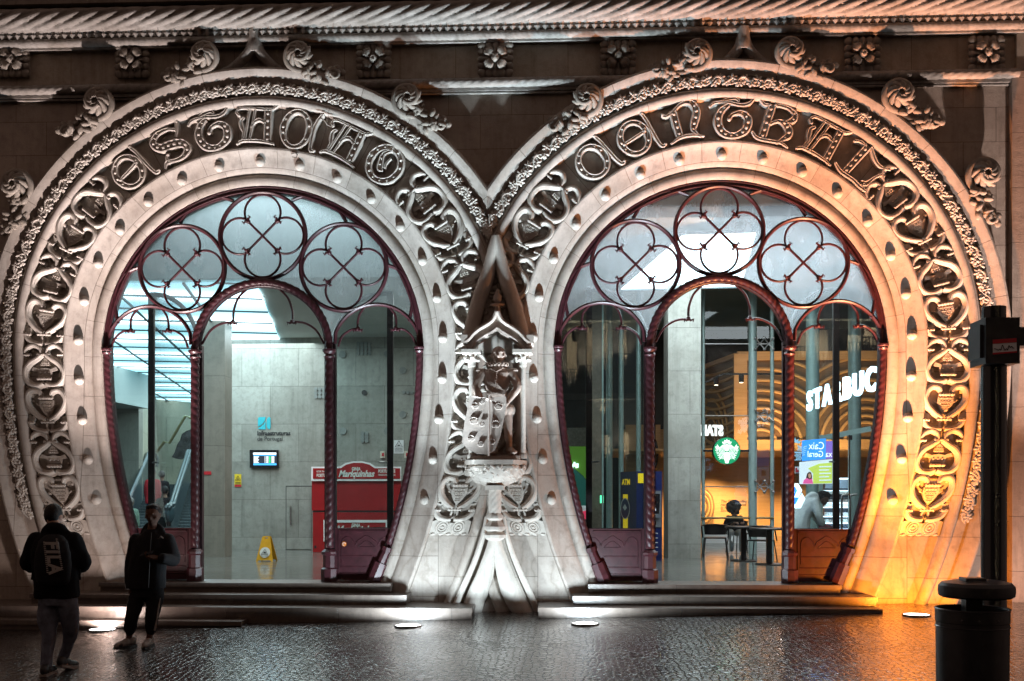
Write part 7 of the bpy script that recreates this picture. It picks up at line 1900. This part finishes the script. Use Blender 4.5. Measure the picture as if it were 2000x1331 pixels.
# ---- litter bin and dark post in the foreground
plain('bin_black', (.014, .014, .016), .42, 0, 9, .6, .3, .5); plain('pole_black', (.014, .014, .017), .22, 0, 6, .2, .1, .6); plain('rim_grey', (.05, .05, .055), .3, .3)
yb_ = CD * -1 + 6.75; cb_ = P(1899, 1188, yb_); gz = ground_z(cb_.x, yb_)
bn_ = tag(empty('litter_bin', (cb_.x, yb_, gz)), 'black round litter bin with a domed rain lid in the right foreground', 'litter bin')
R = (P(1969, 1188, yb_).x - P(1830, 1188, yb_).x) / 2; Hb = cb_.z - gz
mb = MB(); mb.lathe([(R * .80, .05), (R * .86, .09), (R * .97, Hb * .55), (R * .985, Hb - .085), (R * 1.0, Hb - .08), (R * 1.0, Hb - .004), (R * .985, Hb), (R * .95, Hb - .01), (R * .92, Hb - .5), (.01, Hb - .5)], (cb_.x, yb_, gz), 48); mb.build('bucket', 'bin_black', bn_, (cb_.x, yb_, gz), angle=30)
mb = MB(); mb.tube([(cb_.x + R * 1.0 * cos(t), yb_ + R * sin(t), cb_.z - .004) for t in [2 * pi * i / 40 for i in range(40)]], .006, 6, closed=True); mb.build('rim', 'rim_grey', bn_, cb_)
for zz_3, s_3 in ((Hb - .11, 1.0), (Hb * .42, .955)):
    mb = MB(); mb.tube([(cb_.x + R * s_3 * cos(t), yb_ + R * s_3 * sin(t), gz + zz_3) for t in [2 * pi * i / 40 for i in range(40)]], .004, 5, closed=True); mb.build('band', 'rim_grey', bn_, (cb_.x, yb_, gz + zz_3))
for a_4 in (-2.2, -1.75, -1.2):
    mb = MB(); mb.sphere((cb_.x + R * .99 * cos(a_4), yb_ + R * .99 * sin(a_4), gz + Hb - .06), .008, 8, 6); mb.build('bolt', 'rim_grey', bn_, (cb_.x, yb_, gz + Hb))
lid = P(1907, 1167, yb_); Rl = (P(1978, 1150, yb_).x - P(1834, 1150, yb_).x) / 2
mb = MB(); mb.lathe([(.01, -.0), (Rl * .9, -.0), (Rl * .985, .012), (Rl, .04), (Rl * .985, .072), (Rl * .9, .092), (Rl * .6, .105), (.01, .112)], lid, 44); ld = mb.build('lid', 'bin_black', bn_, lid, angle=35)
mb = MB(); mb.box(lid.x - .10, lid.x + .02, yb_ - .10, yb_ + .02, lid.z + .10, lid.z + .125); mb.build('ash_plate', 'rim_grey', ld, lid, smooth=False)
mb = MB(); mb.box(lid.x - .055, lid.x + .045, yb_ + .02, yb_ + .10, cb_.z - .3, lid.z + .005); mb.build('lid_bracket', 'bin_black', bn_, lid, smooth=False)
yp_ = yb_ + .34; pb_ = P(1941, 1140, yp_); Rp = (P(1966, 1000, yp_).x - P(1918, 1000, yp_).x) / 2; gz2 = ground_z(pb_.x, yp_)
po = tag(empty('street_post', (pb_.x, yp_, gz2)), 'glossy black street post with a box and small red-white sticker, behind the litter bin', 'post')
ztop = P(1950, 706, yp_).z
mb = MB(); mb.lathe([(Rp * 1.5, 0), (Rp * 1.5, .12), (Rp, .2), (Rp, ztop - gz2), (Rp * .95, ztop - gz2 + .35)], (pb_.x, yp_, gz2), 28); mb.build('pole', 'pole_black', po, (pb_.x, yp_, gz2), angle=35)
q0 = P(1914, 712, yp_ - .1); q1 = P(1996, 622, yp_ - .1)
mb = MB(); mb.box(q0.x + .02, q1.x - .03, yp_ - .14, yp_ + .12, q0.z, q1.z + .0); mb.box(q0.x, q0.x + .03, yp_ - .1, yp_ + .1, q0.z + .04, q1.z - .04)
mb.box(q1.x - .03, q1.x + .25, yp_ - .08, yp_ + .06, q0.z + .12, q0.z + .24); mb.tube([(q1.x + .12, yp_, q1.z + .05), (q1.x + .12, yp_, q1.z - .12)], .03, 8); mb.build('box', 'bin_black', po, q0, smooth=False)
def yflat(name, mat, poly, y, parent): mb = MB(); mb.prism([(P(a, b2_, y).x, P(a, b2_, y).z) for a, b2_ in poly], y, y - .002); return mb.build(name, mat, parent, P(*poly[0], y), smooth=False)
stk = yflat('sticker', 'sign_white', [(1939, 664), (1985, 661), (1986, 689), (1939, 693)], yp_ - .141, po); yflat('sticker_band', 'sign_red', [(1939, 664), (1985, 661), (1985.5, 669), (1939, 672)], yp_ - .1435, stk)
yflat('sticker_band', 'sign_red', [(1939, 689.5), (1986, 686), (1986, 689), (1939, 693)], yp_ - .1435, stk)
mb = MB(); rnd = random.Random(5); pts = [P(1942 + i * 2.6, 680 + rnd.uniform(-6, 5), yp_ - .146) for i in range(16)]; mb.tube(catmull([tuple(v) for v in pts], 4), .0022, 5); mb.build('scrawl', 'screen_black', stk, pts[0])
# ================================================================= dark building across the square (mirrored faintly in the glass)
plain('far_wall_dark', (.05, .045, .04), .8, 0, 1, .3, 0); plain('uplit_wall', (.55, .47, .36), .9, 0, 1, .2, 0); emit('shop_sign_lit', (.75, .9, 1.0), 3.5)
yo = -46.0; op = tag(empty('townhouse_row', (2, yo, -1.2)), 'dark row of houses across the square with uplit balconies, mirrored in the doorway glass', 'building')
mb = MB(); mb.box(-45, 45, yo - 6, yo, -2, 17); mb.build('front', 'far_wall_dark', op, (0, yo, -2), smooth=False)
for z0 in (7.6, 12.0):
    mb = MB(); mb.box(-45, 45, yo, yo + .7, z0 - .6, z0 - .3); mb.build('cornice', 'pale_panel', op, (0, yo, z0), smooth=False)
BAY = [(1112, 640, 748), (1122, 668, 742), (1152, 640, 735), (1182, 632, 722), (1219, 625, 712), (1177, 765, 808), (1223, 845, 893), (1186, 850, 892), (1567, 646, 698), (1604, 646, 712), (1668, 655, 690), (1700, 640, 680)]
for i, (px, pa, pb) in enumerate(BAY):
    a, b_ = P(px, pb, 46), P(px, pa, 46); w_ = .16 if px < 1400 else .42
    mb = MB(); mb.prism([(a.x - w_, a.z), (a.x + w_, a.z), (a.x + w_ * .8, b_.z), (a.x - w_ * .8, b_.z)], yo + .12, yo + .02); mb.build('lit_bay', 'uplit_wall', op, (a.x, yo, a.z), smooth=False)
    hh = b_.z - a.z; spot('balcony_lamp', (a.x, yo + .62, a.z - .25), (a.x, yo + .1, a.z + hh * .75), (1.0, .86, .64), 1300 + 650 * hh * hh, 62, .8, .06)
    mb = MB()
    for k in range(7): mb.box(a.x - .6 + .2 * k - .03, a.x - .6 + .2 * k + .03, yo + .6, yo + .64, a.z - .3, a.z + .5)
    mb.box(a.x - .65, a.x + .65, yo + .6, yo + .66, a.z + .5, a.z + .56); mb.build('balcony_rail', 'sign_black', op, (a.x, yo, a.z), smooth=False)
